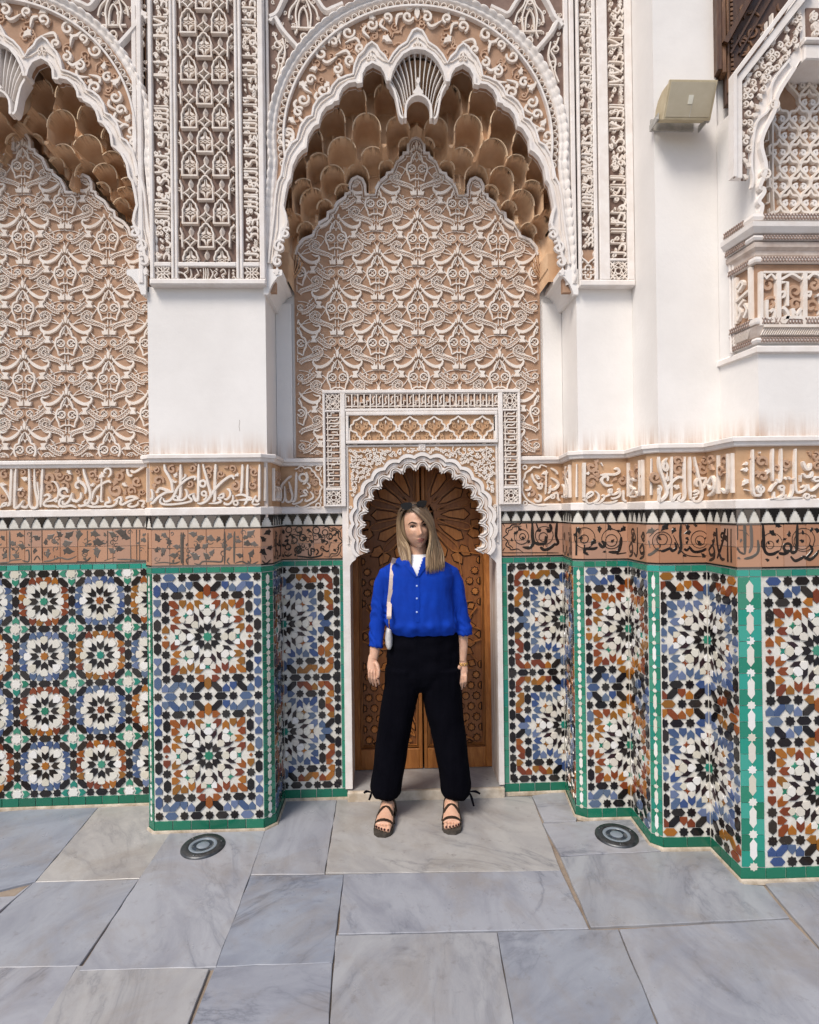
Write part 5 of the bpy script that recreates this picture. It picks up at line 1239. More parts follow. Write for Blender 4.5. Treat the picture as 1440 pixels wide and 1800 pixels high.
# square script of the border: upright strokes with hooked returns
def kufic(mb, mbo, fr, along0, along1, c0, c1, vert, cell=.032, seed=0):
    r = random.Random(seed); n = round((along1-along0)/cell); d = (along1-along0)/n; H = c1-c0
    P = (lambda s, t: (c0+t*H, along0+s)) if vert else (lambda s, t: (along0+s, c0+t*H))
    w_ = .0085
    for i in range(n):
        s = i*d
        stroke(mb, fr, [P(s+d*.12, .03), P(s+d*.12, .97)], w_, .014)
        k = r.randrange(4)
        q = {0: [(.12, .22), (.55, .22), (.55, .5), (.9, .5)], 1: [(.12, .80), (.6, .80), (.6, .45)], 2: [(.45, .1), (.45, .38), (.95, .38), (.95, .62)], 3: [(.3, .22), (.7, .35), (.55, .62), (.85, .85)]}[k]
        stroke(mb, fr, [P(s+d*a, b) for a, b in q], w_*.9, .0135)
        stroke(mb, fr, [P(s, .13), P(s+d, .13)], .007, .0125); stroke(mb, fr, [P(s, .99), P(s+d, .99)], .006, .012)
        poly(mbo, fr, [P(s+d*.35, .45), P(s+d*.7, .3), P(s+d*.9, .55), P(s+d*.75, .9), P(s+d*.4, .85)], 0, .007, .002)
ku = MB(); ko = MB()
kufic(ku, ko, FD, -.2505, .6165, 2.205, 2.286, False, .034, 1)
kufic(ku, ko, FD, 1.758, 2.182, K0+.003, K1-.003, True, .033, 2); kufic(ku, ko, FD, 1.758, 2.182, K2+.003, K3-.003, True, .033, 3)
obj('square_script', ku, M['carve'], D, kind='stuff'); obj('tan_infill', ko, M['carve_tan'], D, kind='stuff')
# arcade panel
A0, A1, B0, B1 = -.246, .612, 2.016, 2.176
dslab('panel_bar', A0, A1, 2.163, 2.1835, -.028, .024, 'trim'); dslab('panel_bar', A0, A1, 2.004, 2.022, -.028, .024, 'trim')
dslab('panel_bar', A0, A0+.016, 2.0225, 2.1625, -.028, .0235, 'trim'); dslab('panel_bar', A1-.016, A1, 2.0225, 2.1625, -.028, .0235, 'trim')
dslab('arcade_ground', A0+.015, A1-.015, 2.021, 2.164, -.02, .004, 'ochre', 0)
ar = MB(); lf = MB(); F4 = Off(FD, .004); n = 6; d = (A1-A0-.036)/n
def scal(cx, cz, r):
    q = []
    for k in range(5):
        a = 180-36*k; q += [(cx+r*(1.0 if j == 0 else .90 if j == 2 else 1.02)*math.cos(R_(a-j*18)), cz+r*1.0*math.sin(R_(a-j*18))+.006*math.sin(R_(a-18*j))) for j in (0, 1)]
    return q+[(cx+r, cz)]
for row, (cz, off) in enumerate(((2.092, 0), (2.026, .5))):
    for i in range(-1, n+1):
        cx = A0+.018+(i+.5+off)*d
        q = smooth([(cx-d*.5, cz-.020), (cx-d*.43, cz-.004), (cx-d*.44, cz+.014), (cx-d*.33, cz+.024), (cx-d*.30, cz+.040), (cx-d*.15, cz+.048), (cx, cz+.064)], 3); q = q+[(2*cx-a, b) for a, b in q[-2::-1]]
        q = [(min(max(a, A0+.018), A1-.018), max(b, 2.024)) for a, b in q]; stroke(ar, F4, q, .0115, .013)
        for sg in (1, -1):
            for (x, y, r) in ((.022, .014, .013), (.028, .032, .010)):
                if A0+.035 < cx+sg*x < A1-.035: volute(lf, F4, (cx+sg*x, cz+y-.006), r, .009, .009, a0=90, sg=sg)
            if A0+.03 < cx < A1-.03: stroke(lf, F4, smooth([(cx, max(cz-.03, 2.025)), (cx+sg*.004, cz-.012), (cx+sg*.022, cz)], 3), .010, .009)
        if A0+.03 < cx < A1-.03 and row == 0: poly(ar, F4, [(cx, cz+.048), (cx+.006, cz+.036), (cx, cz+.022), (cx-.006, cz+.036)], 0, .009, .001)
obj('arcade_tracery', ar, M['carve'], D, kind='stuff'); obj('arcade_leaves', lf, M['ochre'], D, kind='stuff')
# arch wall below
ACX, ACZ, NL = dxc, 1.522, 17
def lobed(r, amp, sharp=1., n=NL, a0=-22, a1=202, m=9):
    """arch line with n lobes, from the right foot over the crown to the left foot; cusps point inwards"""
    out = []
    for i in range(n):
        for k in range(m+(1 if i == n-1 else 0)):
            t = k/m; a = a0+(a1-a0)*(i+t)/n; rr = r-amp+amp*math.sin(math.pi*t)**sharp; out.append((ACX+rr*math.cos(R_(a)), ACZ+1.02*rr*math.sin(R_(a))))
    return out
inner = lobed(.350, .024, .7); band1 = lobed(.376, .015, .8); band2 = lobed(.400, .016, .9); band3 = lobed(.424, .017, 1.)
JL, JR = -.252, .618
zf = inner[0][1]
W_ = [(JL, 0.06), (JL, 2.003), (JR, 2.003), (JR, .06), (JR-.020, .06), (JR-.020, 1.318), (JR-.030, 1.335), (JR-.052, 1.352), (JR-.060, 1.372)]+[(u, v) for u, v in inner if True]+[(2*ACX-JR+.060, 1.372), (2*ACX-JR+.052, 1.352), (2*ACX-JR+.030, 1.335), (2*ACX-JR+.020, 1.318), (2*ACX-JR+.020, .06)]
W_[0] = (2*ACX-JR, .06); W_[1] = (2*ACX-JR, 2.003)
mb = MB(); poly(mb, FD, W_, -.055, .0, .0, back=True); obj('arch_wall', mb, M['trim'], D)
# spandrels of fine curls
_q = [p for p in lobed(.428, .017)[::-1] if p[1] > 1.50 and -.228 < p[0] < .592]
sp = [(-.234, 1.985), (-.234, _q[0][1])]+_q+[(.598, _q[-1][1]), (.598, 1.985)]
spo = sp
mb = MB(); poly(mb, FD, spo, -.004, .003); obj('spandrel_ground', mb, M['ochre'], D)
mb = MB(); rr = random.Random(21); F3 = Off(FD, .003); si = inset(spo[::-1], .012) if sum(spo[i][0]*spo[(i+1) % len(spo)][1]-spo[(i+1) % len(spo)][0]*spo[i][1] for i in range(len(spo))) < 0 else inset(spo, .012)
pl = []
for k in range(4200):
    p = (rr.uniform(-.232, .596), rr.uniform(1.50, 1.982))
    if inside(p, si) and all((p[0]-q[0])**2+(p[1]-q[1])**2 > .0132**2 for q in pl): pl.append(p)
for p in pl:
    if rr.random() < .72: volute(mb, F3, p, .0088, .0068, .012, a0=rr.uniform(0, 360), sg=rr.choice((1, -1)))
    else:
        a = rr.uniform(0, 360); q = smooth([(p[0]+.014*math.cos(R_(a)), p[1]+.014*math.sin(R_(a))), p, (p[0]+.014*math.cos(R_(a+150)), p[1]+.014*math.sin(R_(a+150)))], 2); stroke(mb, F3, q, .0075, .0115)
obj('spandrel_curls', mb, M['carve'], D, kind='stuff')
mb = MB(); stroke(mb, FD, [(-.242, 1.44), (-.242, 1.992), (.606, 1.992), (.606, 1.44)], .010, .010); obj('spandrel_fillet', mb, M['trim'], D)
mb = MB(); box(mb, FD, ACX-.020, ACX+.020, 1.962, 2.002, 0, .013, .004); stroke(mb, Off(FD, .013), arc(ACX, 1.982, .013, 0, 330, 12), .004, .005, 0, True)
for a in (0, 60, 120): stroke(mb, Off(FD, .013), [(ACX+.011*math.cos(R_(a)), 1.982+.011*math.sin(R_(a))), (ACX-.011*math.cos(R_(a)), 1.982-.011*math.sin(R_(a)))], .003, .004)
obj('keystone_boss', mb, M['trim'], D, kind='stuff')
# the three orders of the arch
def ring_(name, outp, inp, h, mat): 
    mb = MB(); poly(mb, FD, outp+inp[::-1], -.003, h, .002); obj(name, mb, M[mat], D)
ring_('arch_order', band3, band2, .026, 'trim'); ring_('arch_order', band2, band1, .015, 'plaster')
lv = MB(); lg = MB(); V = []; F = []
NB_ = 120
bi, bo = lobed(.347, .022, .7, m=7), lobed(.376, .015, .8, m=7)
for k, (a, b) in enumerate(zip(bo, bi)): V += [FD.W(a[0], a[1], .012), FD.W((a[0]*.55+b[0]*.45), (a[1]*.55+b[1]*.45), -.004), FD.W(b[0], b[1], -.028), FD.W(b[0], b[1], -.06)]
for k in range(len(bo)-1):
    for j in range(3): F.append((4*k+j+1, 4*k+j, 4*k+4+j, 4*k+5+j))
lg.add(V, F); obj('leaf_soffit', lg, M['ochre'], D)
for i in range(NL):
    for sg in (1, -1):
        for rr_, w_, o in ((.373, .008, .98), (.362, .006, .72)):
            q = []
            for k in range(7):
                t = k/6; a = -22+224*(i+.5+sg*.5*o*(1-t))/NL; r = rr_-.033*(1-t)**1.6+.004*math.sin(math.pi*t); q.append((ACX+r*math.cos(R_(a)), ACZ+1.02*r*math.sin(R_(a))))
            stroke(lv, Off(FD, -.004), q, w_, .016, -.022)
    a = -22+224*(i)/NL; q = [(ACX+r*math.cos(R_(a)), ACZ+1.02*r*math.sin(R_(a))) for r in (.374, .358, .334, .322)]; stroke(lv, Off(FD, -.006), q, [.018, .016, .012, .004], .012, -.03)
obj('leaf_ribs', lv, M['trim'], D, kind='stuff')
# reveal behind the arch
for x0, x1 in ((2*ACX-JR-.05, 2*ACX-JR+.018), (JR-.018, JR+.06)):
    mb = MB(); hull(mb, (x0, 3.272, 0.0), (x1, 3.52, 2.2)); obj('reveal', mb, M['plaster'], D)
for x0, x1 in ((2*ACX-JR-.02, 2*ACX-JR), (JR, JR+.012)): 
    mb = MB(); hull(mb, (x0 if x0 < 0 else JR-.001, 3.2225, 0.06), (x1 if x0 < 0 else .6275, 3.275, 1.652)); obj('jamb_edge', mb, M['trim'], D)
mb = MB(); hull(mb, (-.36, 3.29, 1.93), (.74, 3.7, 2.35)); obj('lintel', mb, M['plaster'], D)
# threshold
TH = thing('doorstep', 'worn pale stone step with marble sill below the door', 'doorstep', (.18, 3.2, 0))
mb = MB(); hull(mb, (-.262, 3.196, -.012), (.626, 3.225, .052)); 
bmx = obj('step_edge', mb, matte('worn_limestone', (.42, .34, .25, 1), (.62, .55, .46, 1), 14, bump=.004, bscale=50), TH)
bv = bmx.modifiers.new('b', 'BEVEL'); bv.width = .009; bv.segments = 3
mb = MB(); hull(mb, (-.262, 3.226, -.012), (.626, 3.62, .050)); obj('sill', mb, M['marble'], TH)
# ------------------------------------------------------------------ cedar door
def wood(name, c1, c2, c3):
    q = NB(name); p = q.pos(); mp = q.n('Mapping'); mp.inputs['Scale'].default_value = (9, 9, 1.4); q.l(p, mp.inputs[0]); r = q.rnd()
    of = q.n('VectorMath', operation='ADD'); q.l(mp.outputs[0], of.inputs[0]); cx = q.n('CombineXYZ'); q.l(q.math('MULTIPLY', r, 40.), cx.inputs[0]); q.l(cx.outputs[0], of.inputs[1])
    g_ = q.noise(5, 7, .65, of.outputs[0], 1.2); col = q.ramp(g_, [(.28, c1), (.5, c2), (.72, c3)])
    col = q.mix(q.math('MULTIPLY', r, .55), col, tuple(.5*x for x in c2[:3])+(1,)); q.base(col); q.rough(q.ramp(q.noise(12, 4, .5, p), [(.3, (.34, .34, .34, 1)), (.7, (.6, .6, .6, 1))])); q.bump(g_, .002, .5); return q.m
M['cedar'] = wood('cedar', (.24, .075, .014, 1), (.40, .145, .030, 1), (.54, .225, .060, 1)); M['cedar_dark'] = wood('cedar_dark', (.055, .018, .007, 1), (.11, .038, .012, 1), (.17, .065, .022, 1))
M['strap'] = wood('cedar_strapwork', (.16, .050, .011, 1), (.27, .092, .021, 1), (.36, .14, .036, 1)); M['recess'] = matte('dark_wood_recess_shade', (.022, .010, .006, 1), (.045, .02, .011, 1), 12)
DR = thing('wooden_door', 'carved cedar double door with interlaced star pattern behind the woman', 'door', (dxc, 3.49, .05)); T['dr'] = DR
FW = plane(3.478); DL, DRr, DT = -.262, .626, 1.945
rd = random.Random(4)
def girih(cx, cz, R, n=16):
    """raised panels of a great star: core, long hexagons, kites, small pentagons"""
    out = [[(cx+.062*R/.3*(1 if k % 2 else .6)*math.cos(2*math.pi*k/(2*n)), cz+.062*R/.3*(1 if k % 2 else .6)*math.sin(2*math.pi*k/(2*n))) for k in range(2*n)]]
    for k in range(n):
        a = 360*k/n; hw = math.pi/n
        def pt(r, t): return (cx+r*R*math.cos(R_(a)+t), cz+r*R*math.sin(R_(a)+t))
        out.append([pt(.27, 0), pt(.40, hw*.50), pt(.62, hw*.52), pt(.70, 0), pt(.62, -hw*.52), pt(.40, -hw*.50)])
        out.append([pt(.27, hw*.75), pt(.36, hw), pt(.27, hw*1.25), pt(.22, hw)])
        b = hw
        out.append([pt(.70, b*.42), pt(.80, b*.30), pt(.92, b*.62), pt(.84, b), pt(.72, b)])
        out.append([pt(.70, -b*.42), pt(.80, -b*.30), pt(.92, -b*.62), pt(.84, -b), pt(.72, -b)][::-1])
        out.append([pt(.86, 0), pt(.95, b*.30), pt(1.04, 0), pt(.95, -b*.30)])
    return out
pan_ = []
CEN = [(dxc, 1.60, .44), (dxc, .86, .37), (dxc, .20, .30)]
for cx, cz, R in CEN[:3]: pan_ += [(p, cz) for p in girih(cx, cz, R, 16 if R > .45 else 12)]
def filler():   # field of eight-pointed stars and octagons where the great stars leave room
    for i in range(-6, 7):
        for j in range(0, 25):
            x, z = dxc+i*.066+(.033 if j % 2 else 0), .10+j*.064
            if all(math.hypot(x-cx, z-cz) > R*1.02 for cx, cz, R in CEN): yield (star(x, z, .029) if (i+j) % 2 else [(x+.026*math.cos(R_(45*k+22)), z+.026*math.sin(R_(45*k+22))) for k in range(8)]), z
pan_ += list(filler())
for sg, (a, b) in ((-1, (DL, dxc-.004)), (1, (dxc+.004, DRr))):
    leaf = MB(); box(leaf, FW, a, b, .052, DT, -.05, -.008); lo = obj('door_leaf', leaf, M['strap'], DR)
    s0, s1 = (a+.062, b-.022) if sg < 0 else (a+.022, b-.062)
    for q in ((a+.001, s0, .053, DT), (s1, b-.001, .053, DT), (s0+.0005, s1-.0005, .053, .175), (s0+.0005, s1-.0005, DT-.03, DT)):
        mb = MB(); box(mb, FW, *q, -.008, .0105+.0004*rd.random(), .003); obj('stile', mb, M['cedar'], lo)
    for e in (.006, .014):
        mb = MB(); stroke(mb, FW, [(s0+e, .18+e), (s0+e, DT-.04), (s1-e, DT-.04), (s1-e, .18+e)], .005, .006-.002*(e > .01), -.008, True); obj('bead', mb, M['cedar'], lo)
    for p, cz in pan_:
        q = clip_rect(p, s0+.020, s1-.020, .198, DT-.05)
        if len(q) < 3 or area(q) < .00012: continue
        q0 = clip_rect(p, s0+.017, s1-.017, .195, DT-.047); mb = MB(); poly(mb, FW, q0, -.0085, -.0074); obj('groove_shade', mb, M['recess'], lo)  # flat near-black plate round each panel paints the shade of a groove
        q = inset(q, .0042) if sum(q[i][0]*q[(i+1) % len(q)][1]-q[(i+1) % len(q)][0]*q[i][1] for i in range(len(q))) > 0 else inset(q[::-1], .0042)
        mb = MB(); poly(mb, FW, q, -.009, rd.uniform(-.001, .003), .003); obj('door_panel', mb, M['cedar'], lo)
    # strapwork between the panels
    mb = MB()
    for cx, cz, R in CEN:
        n = 16 if R > .45 else 12
        for k in range(n):
            for t in (.42, -.42):
                q = [(cx+R*r*math.cos(2*math.pi*(k+.5)/n+t*2*math.pi/n*f), cz+R*r*math.sin(2*math.pi*(k+.5)/n+t*2*math.pi/n*f)) for r, f in ((.24, .0), (.34, .38), (.66, .32), (.78, -.25), (1.02, -.9))]
                for run, ws in clip_run(smooth(q, 5), .007, [(s0+.018, .196), (s1-.018, .196), (s1-.018, DT-.05), (s0+.018, DT-.05)]): stroke(mb, FW, run, ws, .0035, -.008)
    obj('strapwork', mb, M['cedar'], lo, kind='stuff')
mb = MB(); hull(mb, (-.30, 3.535, 0), (.66, 3.6, 2.2)); obj('door_back', mb, M['recess'], DR)
# ------------------------------------------------------------------ floodlight on the white pilaster
FLT = thing('floodlight', 'beige floodlight bracketed high on the white pilaster', 'floodlight', (1.46, 2.62, 3.6))
M['fl_body'] = matte('aged_beige_metal', (.44, .365, .235, 1), (.52, .445, .30, 1), 18, rough=.5, bump=.0006, spec=.4)
M['fl_glass'] = matte('dusty_lamp_glass', (.40, .345, .245, 1), (.46, .405, .30, 1), 9, rough=.35, bump=.0004, spec=.5)
M['steel'] = matte('bracket_steel', (.35, .34, .31, 1), (.5, .48, .45, 1), 30, rough=.45)
M['pale'] = matte('pale_label', (.62, .6, .5, 1), (.68, .66, .57, 1), 30)
# tilted case: profile in (depth, height), lens face turned down to the court
FLC = aty(1212, 173, 2.55)
def tilt(p, a=R_(14)): 
    x, y, z = p; x, y, z = x*.84, y*.84, z*.84; c, s_ = math.cos(a), math.sin(a); return (FLC.x+x+.10*z, 2.590+y*c-z*s_, FLC.z+y*s_+z*c)
def tbox(name, x0, x1, y0, y1, z0, z1, mat, bev=.006, par=None):
    mb = MB(); v = [(a, b, c) for c in (z0, z1) for b in (y0, y1) for a in (x0, x1)]
    mb.add([tilt(p) for p in v], [(0, 2, 3, 1), (4, 5, 7, 6), (0, 1, 5, 4), (1, 3, 7, 5), (3, 2, 6, 7), (2, 0, 4, 6)]); o = obj(name, mb, M[mat], FLT if par is None else par)
    b = o.modifiers.new('b', 'BEVEL'); b.width = bev; b.segments = 3; return o
mb = MB(); pr = [(-.045, -.088), (.030, -.080), (.075, -.045), (.085, .0), (.075, .045), (.040, .080), (-.030, .092), (-.045, .090)]; V = []
for x in (-.128, .128): V += [tilt((x, y, z)) for y, z in pr]
n = len(pr); mb.add(V, [tuple(range(n-1, -1, -1)), tuple(range(n, 2*n))]+[(i, (i+1) % n, n+(i+1) % n, n+i) for i in range(n)])
o = obj('housing', mb, M['fl_body'], FLT); b = o.modifiers.new('b', 'BEVEL'); b.width = .006; b.segments = 2
tbox('lens_frame', -.134, .134, -.058, -.045, -.097, .097, 'fl_body', .004)
tbox('lens', -.122, .122, -.0605, -.056, -.084, .084, 'fl_glass', .001); tbox('label', -.012, .014, -.0622, -.060, -.022, .022, 'pale', .0005)
tbox('lens_seam', .0105, .0125, -.0615, -.060, -.084, -.024, 'steel', .0002)
mb = MB()
for sg in (-1, 1):
    q = [(sg*.140, .03, 0), (sg*.146, .03, 0), (sg*.146, .03, 0)]
for x0 in (-.122, .116):
    mb = MB(); hull(mb, (FLC.x+x0, 2.60, FLC.z-.062), (FLC.x+x0+.006, 2.692, FLC.z-.030)); o = obj('bracket_arm', mb, M['steel'], FLT); 
    o.modifiers.new('b', 'BEVEL').width = .002
mb = MB(); hull(mb, (FLC.x-.118, 2.682, FLC.z-.060), (FLC.x+.09, 2.6915, FLC.z-.005)); obj('bracket_plate', mb, M['steel'], FLT)
for x in (-.1265, .122):
    mb = MB()
    c_ = [(FLC.x+x, 2.615+.011*math.cos(R_(60*k)), FLC.z-.056+.011*math.sin(R_(60*k))) for k in range(6)]; d_ = [(p[0]+.0045, p[1], p[2]) for p in c_]
    mb.add(c_+d_, [tuple(range(6)), tuple(range(11, 5, -1))]+[(i, 6+i, 6+(i+1) % 6, (i+1) % 6) for i in range(6)]); obj('bolt', mb, M['steel'], FLT)
# ------------------------------------------------------------------ uplights sunk in the paving
M['zinc'] = NB('dull_zinc').m; q_ = NB('dull_zinc_ring'); q_.b.inputs['Metallic'].default_value = .85; q_.base(q_.ramp(q_.noise(30, 5, .6, q_.pos()), [(.3, (.06, .063, .068, 1)), (.7, (.14, .145, .15, 1))])); q_.rough(.42); M['zinc'] = q_.m
q_ = NB('uplight_glass'); q_.base((.035, .045, .055, 1)); q_.rough(.07); q_.b.inputs['Specular IOR Level'].default_value = .8; M['upglass'] = q_.m
q_ = NB('frosted_glass'); q_.base((.20, .235, .27, 1)); q_.rough(.25); M['frost'] = q_.m
def lathe(name, prof, mat, par, n=56):
    mb = MB(); k = len(prof); V = [(par_c[0]+r*math.cos(2*math.pi*i/n), par_c[1]+r*math.sin(2*math.pi*i/n), z) for i in range(n) for r, z in prof]
    mb.add(V, [(i*k+j, ((i+1) % n)*k+j, ((i+1) % n)*k+j+1, i*k+j+1) for i in range(n) for j in range(k-1)]); return obj(name, mb, mat, par, True)
for (x, y), lab in (((357, 1489), 'round floor uplight in front of the plain white pier on the left'), ((1084, 1470), 'round floor uplight beside the stepped pilasters on the right')):
    par_c = atz(x, y); UL = thing('uplight', lab, 'floor light', (par_c.x, par_c.y, 0), 'uplights in the marble paving')
    lathe('rim', [(.104, -.004), (.103, .006), (.098, .011), (.070, .012), (.066, .010)], M['zinc'], UL); lathe('seal', [(.066, .010), (.064, .0115), (.052, .0115), (.050, .008)], M['frost'], UL)
    lathe('glass', [(.051, .0085), (.036, .0095), (.0295, .0095)], M['upglass'], UL); lathe('lens', [(.030, .0098), (.022, .0125), (.010, .0138), (.0001, .014)], M['frost'], UL)
    for a in (20, 140, 260):
        c = par_c; par_c = Vector((c.x+.086*math.cos(R_(a)), c.y+.086*math.sin(R_(a)), 0)); lathe('screw', [(.006, .010), (.0055, .014), (.0001, .0145)], M['zinc'], UL, 10); par_c = c
# ------------------------------------------------------------------ carved bracket and arch at the right edge, timber screen above
BR = thing('carved_bracket', 'carved plaster arch and corbelled bracket jutting out at the right edge', 'bracket', (1.75, 2.45, 2.3))
T['br'] = BR
SX, SY0, SY1 = 1.598, 2.690, 2.452      # return face of the projecting corner
FS = Fr((SX, SY0), (SX+.028, SY1)); FR = Fr((SX+.028, SY1), (SX+1.2, SY1))      # the oblique return, the front
for o_ in list(bpy.data.objects):
    if o_.name.startswith('plaster_shaft') and o_.parent == T['s3']: bpy.data.objects.remove(o_)
mb = MB(); pts = [(SX-.002, 2.80), (SX-.002, SY0), (SX+.028, SY1), (3.2, SY1), (3.2, 3.6), (SX-.002, 3.6)]; n = len(pts)
mb.add([(x, y, 1.60) for x, y in pts]+[(x, y, 2.31) for x, y in pts], [tuple(range(n-1, -1, -1)), tuple(range(n, 2*n))]+[(i, (i+1) % n, n+(i+1) % n, n+i) for i in range(n)])
obj('plaster_shaft', mb, M['plaster'], T['s3'])
mb = MB(); mb.add([(x, y, 2.32) for x, y in pts]+[(x, y, ZTOP) for x, y in pts], [tuple(range(n-1, -1, -1)), tuple(range(n, 2*n))]+[(i, (i+1) % n, n+(i+1) % n, n+i) for i in range(n)])
obj('masonry', mb, M['plaster'], BR)
plb = [(SX, SY0+.02), (SX+.028, SY1), (SX+1.2, SY1)]
plc = [(SX+.011, SY0-.090), (SX+.028, SY1), (SX+1.2, SY1)]
def bsweep(name, prof, mat): mb = MB(); sweep(mb, plb if name == 'ledge' else plc, prof, 0, 2); return obj(name, mb, M[mat], BR)
M['braid'] = matte('braid_shade', (.24, .17, .14, 1), (.34, .25, .21, 1), 20)
M['pinkish'] = matte('weathered_pink_plaster', (.50, .40, .34, 1), (.64, .56, .50, 1), 20, bump=.001)
bsweep('ledge', [(0, 2.296), (.018, 2.300), (.018, 2.322), (.008, 2.330), (0, 2.332)], 'trim')
bsweep('roll', [(0, 2.338), (.016, 2.342), (.020, 2.352), (.016, 2.362), (0, 2.366)], 'trim')
bsweep('slant_band', [(0, 2.366), (.012, 2.370), (.026, 2.412), (0, 2.414)], 'pinkish')
bsweep('roll', [(0, 2.416), (.026, 2.420), (.028, 2.428), (.026, 2.446), (0, 2.448)], 'trim')
bsweep('script_bed', [(0, 2.448), (.012, 2.450), (.012, 2.684), (0, 2.686)], 'ground')
bsweep('roll', [(0, 2.686), (.028, 2.690), (.030, 2.700), (.028, 2.712), (0, 2.714)], 'trim')
bsweep('cove', [(0, 2.716), (.020, 2.722), (.022, 2.740), (.034, 2.752), (.036, 2.772), (0, 2.774)], 'pinkish')
bsweep('roll', [(0, 2.776), (.040, 2.780), (.044, 2.790), (.040, 2.800), (0, 2.802)], 'trim')
bsweep('cornice', [(0, 2.804), (.046, 2.808), (.060, 2.830), (.062, 2.850), (.050, 2.856), (0, 2.858)], 'trim')
bsweep('rope_moulding', [(0, 2.860), (.046, 2.862), (.050, 2.876), (.046, 2.890), (0, 2.892)], 'trim')
for fr, ln in ((FS, FS.L), (FR, 1.0)):
    rp = MB()
    for v0, v1, h in ((2.341, 2.363, .019), (2.419, 2.445, .027), (2.689, 2.711, .029), (2.779, 2.799, .043), (2.863, 2.889, .049)):
        k = 0 if fr is FR else 7
        while k*.014 < ln-.016:
            u = .002+k*.014
            stroke(rp, Off(fr, h), [(u, v0), (u+.013, v1)], .0042, .0035); stroke(rp, Off(fr, h), [(u+.013, v0), (u, v1)], .0042, .003); k += 1
    obj('braid', rp, M['braid'], BR, kind='stuff')
    st = MB(); k = 0
    k = 0 if fr is FR else 10
    while k*.010 < ln-.03: u = k*.010; stroke(st, Off(fr, .018), [(u, 2.372), (u+.022, 2.410)], .004, .006); k += 1
    obj('slant_cuts', st, M['carve'], BR, kind='stuff')
# upright border on the return
for u0, u1, v0, v1, h in ((.096, .108, 2.334, 2.80, .028), (.112, .124, 2.36, 2.74, .024)):
    mb = MB(); box(mb, FS, u0, u1, v0, v1, 0, h, .004); obj('upright_moulding', mb, M['trim'], BR)
# square script panel
kf = MB(); kt = MB(); f_ = Off(FR, .012)
PXR = lambda x, y: FR.px(1280+x*160/980., 440+y*200/1225.)
for ln, w_ in (([(320, 255), (320, 830)], .018), ([(490, 262), (490, 810)], .016), ([(512, 270), (512, 820)], .014), ([(770, 270), (770, 820)], .016), ([(792, 270), (792, 760)], .014), ([(340, 262), (980, 262)], .012), ([(340, 835), (980, 835)], .016),
    ([(375, 560), (375, 750), (440, 750), (440, 800)], .016), ([(410, 690), (436, 660), (460, 690), (450, 760)], .016), ([(530, 370), (595, 370), (595, 620)], .016), ([(540, 640), (570, 660), (600, 720), (560, 800), (530, 780), (560, 750), (750, 750), (770, 820)], .018), ([(650, 650), (650, 740)], .018), ([(650, 660), (690, 720), (740, 650)], .016), ([(730, 650), (730, 740)], .014),
    ([(800, 750), (940, 750), (960, 700), (930, 690)], .018), ([(960, 480), (960, 820)], .018), ([(900, 515), (985, 480)], .012), ([(520, 480), (560, 470), (560, 520), (530, 530)], .014), ([(790, 480), (845, 470), (830, 520), (800, 500)], .014), ([(345, 280), (370, 330), (420, 280), (470, 340)], .012), ([(525, 340), (580, 310), (640, 280), (700, 310), (750, 340)], .014), ([(810, 340), (850, 290), (885, 280), (930, 300), (960, 350)], .014)):
    stroke(kf, f_, smooth([PXR(*p) for p in ln], 2) if len(ln) > 3 else [PXR(*p) for p in ln], w_, .016)
for x, y, r in ((400, 390, 60), (430, 590, 60), (690, 460, 60), (690, 600, 50), (860, 620, 60), (890, 390, 50), (400, 300, 40)): volute(kt, f_, PXR(x, y), r/1950., .014, .009)
kt2 = MB(); f2 = Off(FS, .012)
for q in ([(.140, 2.46), (.140, 2.67)], [(.228, 2.45), (.228, 2.68)], [(.142, 2.56), (.22, 2.58)], [(.15, 2.47), (.17, 2.50), (.16, 2.53), (.19, 2.55)], [(.155, 2.60), (.185, 2.62), (.175, 2.64), (.15, 2.62)], [(.19, 2.47), (.21, 2.5), (.195, 2.53)]): stroke(kf, f2, smooth(q, 3), .016, .015)
obj('square_script', kf, M['carve'], BR, kind='stuff'); obj('tan_scroll', kt, M['carve_tan'], BR, kind='stuff')
# the bracketed arch above: traced outline on the front face, recessed carved field behind
PX8 = lambda x, y: FR.px(1240+x*200/1125., y*320/1800.)
PX9 = lambda x, y: FR.px(1240+x/5., 300+y/5.)
FA = Off(FR, 0)
soff = [PX9(480, 560), PX9(480, 440), PX9(500, 330), PX9(470, 290), PX9(500, 240), PX9(520, 190), PX9(480, 160)]+[PX8(570, 1780), PX8(600, 1680), PX8(555, 1600), PX8(555, 1420), PX8(600, 1240), PX8(680, 1130), PX8(730, 1095), PX8(720, 960), PX8(760, 840), PX8(880, 700), PX8(930, 610)]
soff = smooth(soff[:7], 3)+soff[7:]
P = [PX9(480, 562)]+[(FR.L*0+.0, PX9(480, 562)[1])]
arch_field = soff+[(soff[-1][0]+.04, 3.62), (1.1, 3.62), (1.1, soff[0][1])]
def depth_strip(name, pts, d0, d1, mat, w_=None):
    mb = MB(); n = len(pts); V = [FA.W(u, v, -d0) for u, v in pts]+[FA.W(u, v, -d1) for u, v in pts]; mb.add(V, [(i+1, i, n+i, n+i+1) for i in range(n-1)]); return obj(name, mb, M[mat], BR, True)
for o_ in list(bpy.data.objects):
    if o_.name.startswith('masonry') and o_.parent == BR: bpy.data.objects.remove(o_)
mb = MB(); hull(mb, (SX+.02, SY1+.262, 2.3), (3.2, 3.6, ZTOP)); obj('masonry', mb, M['plaster'], BR)
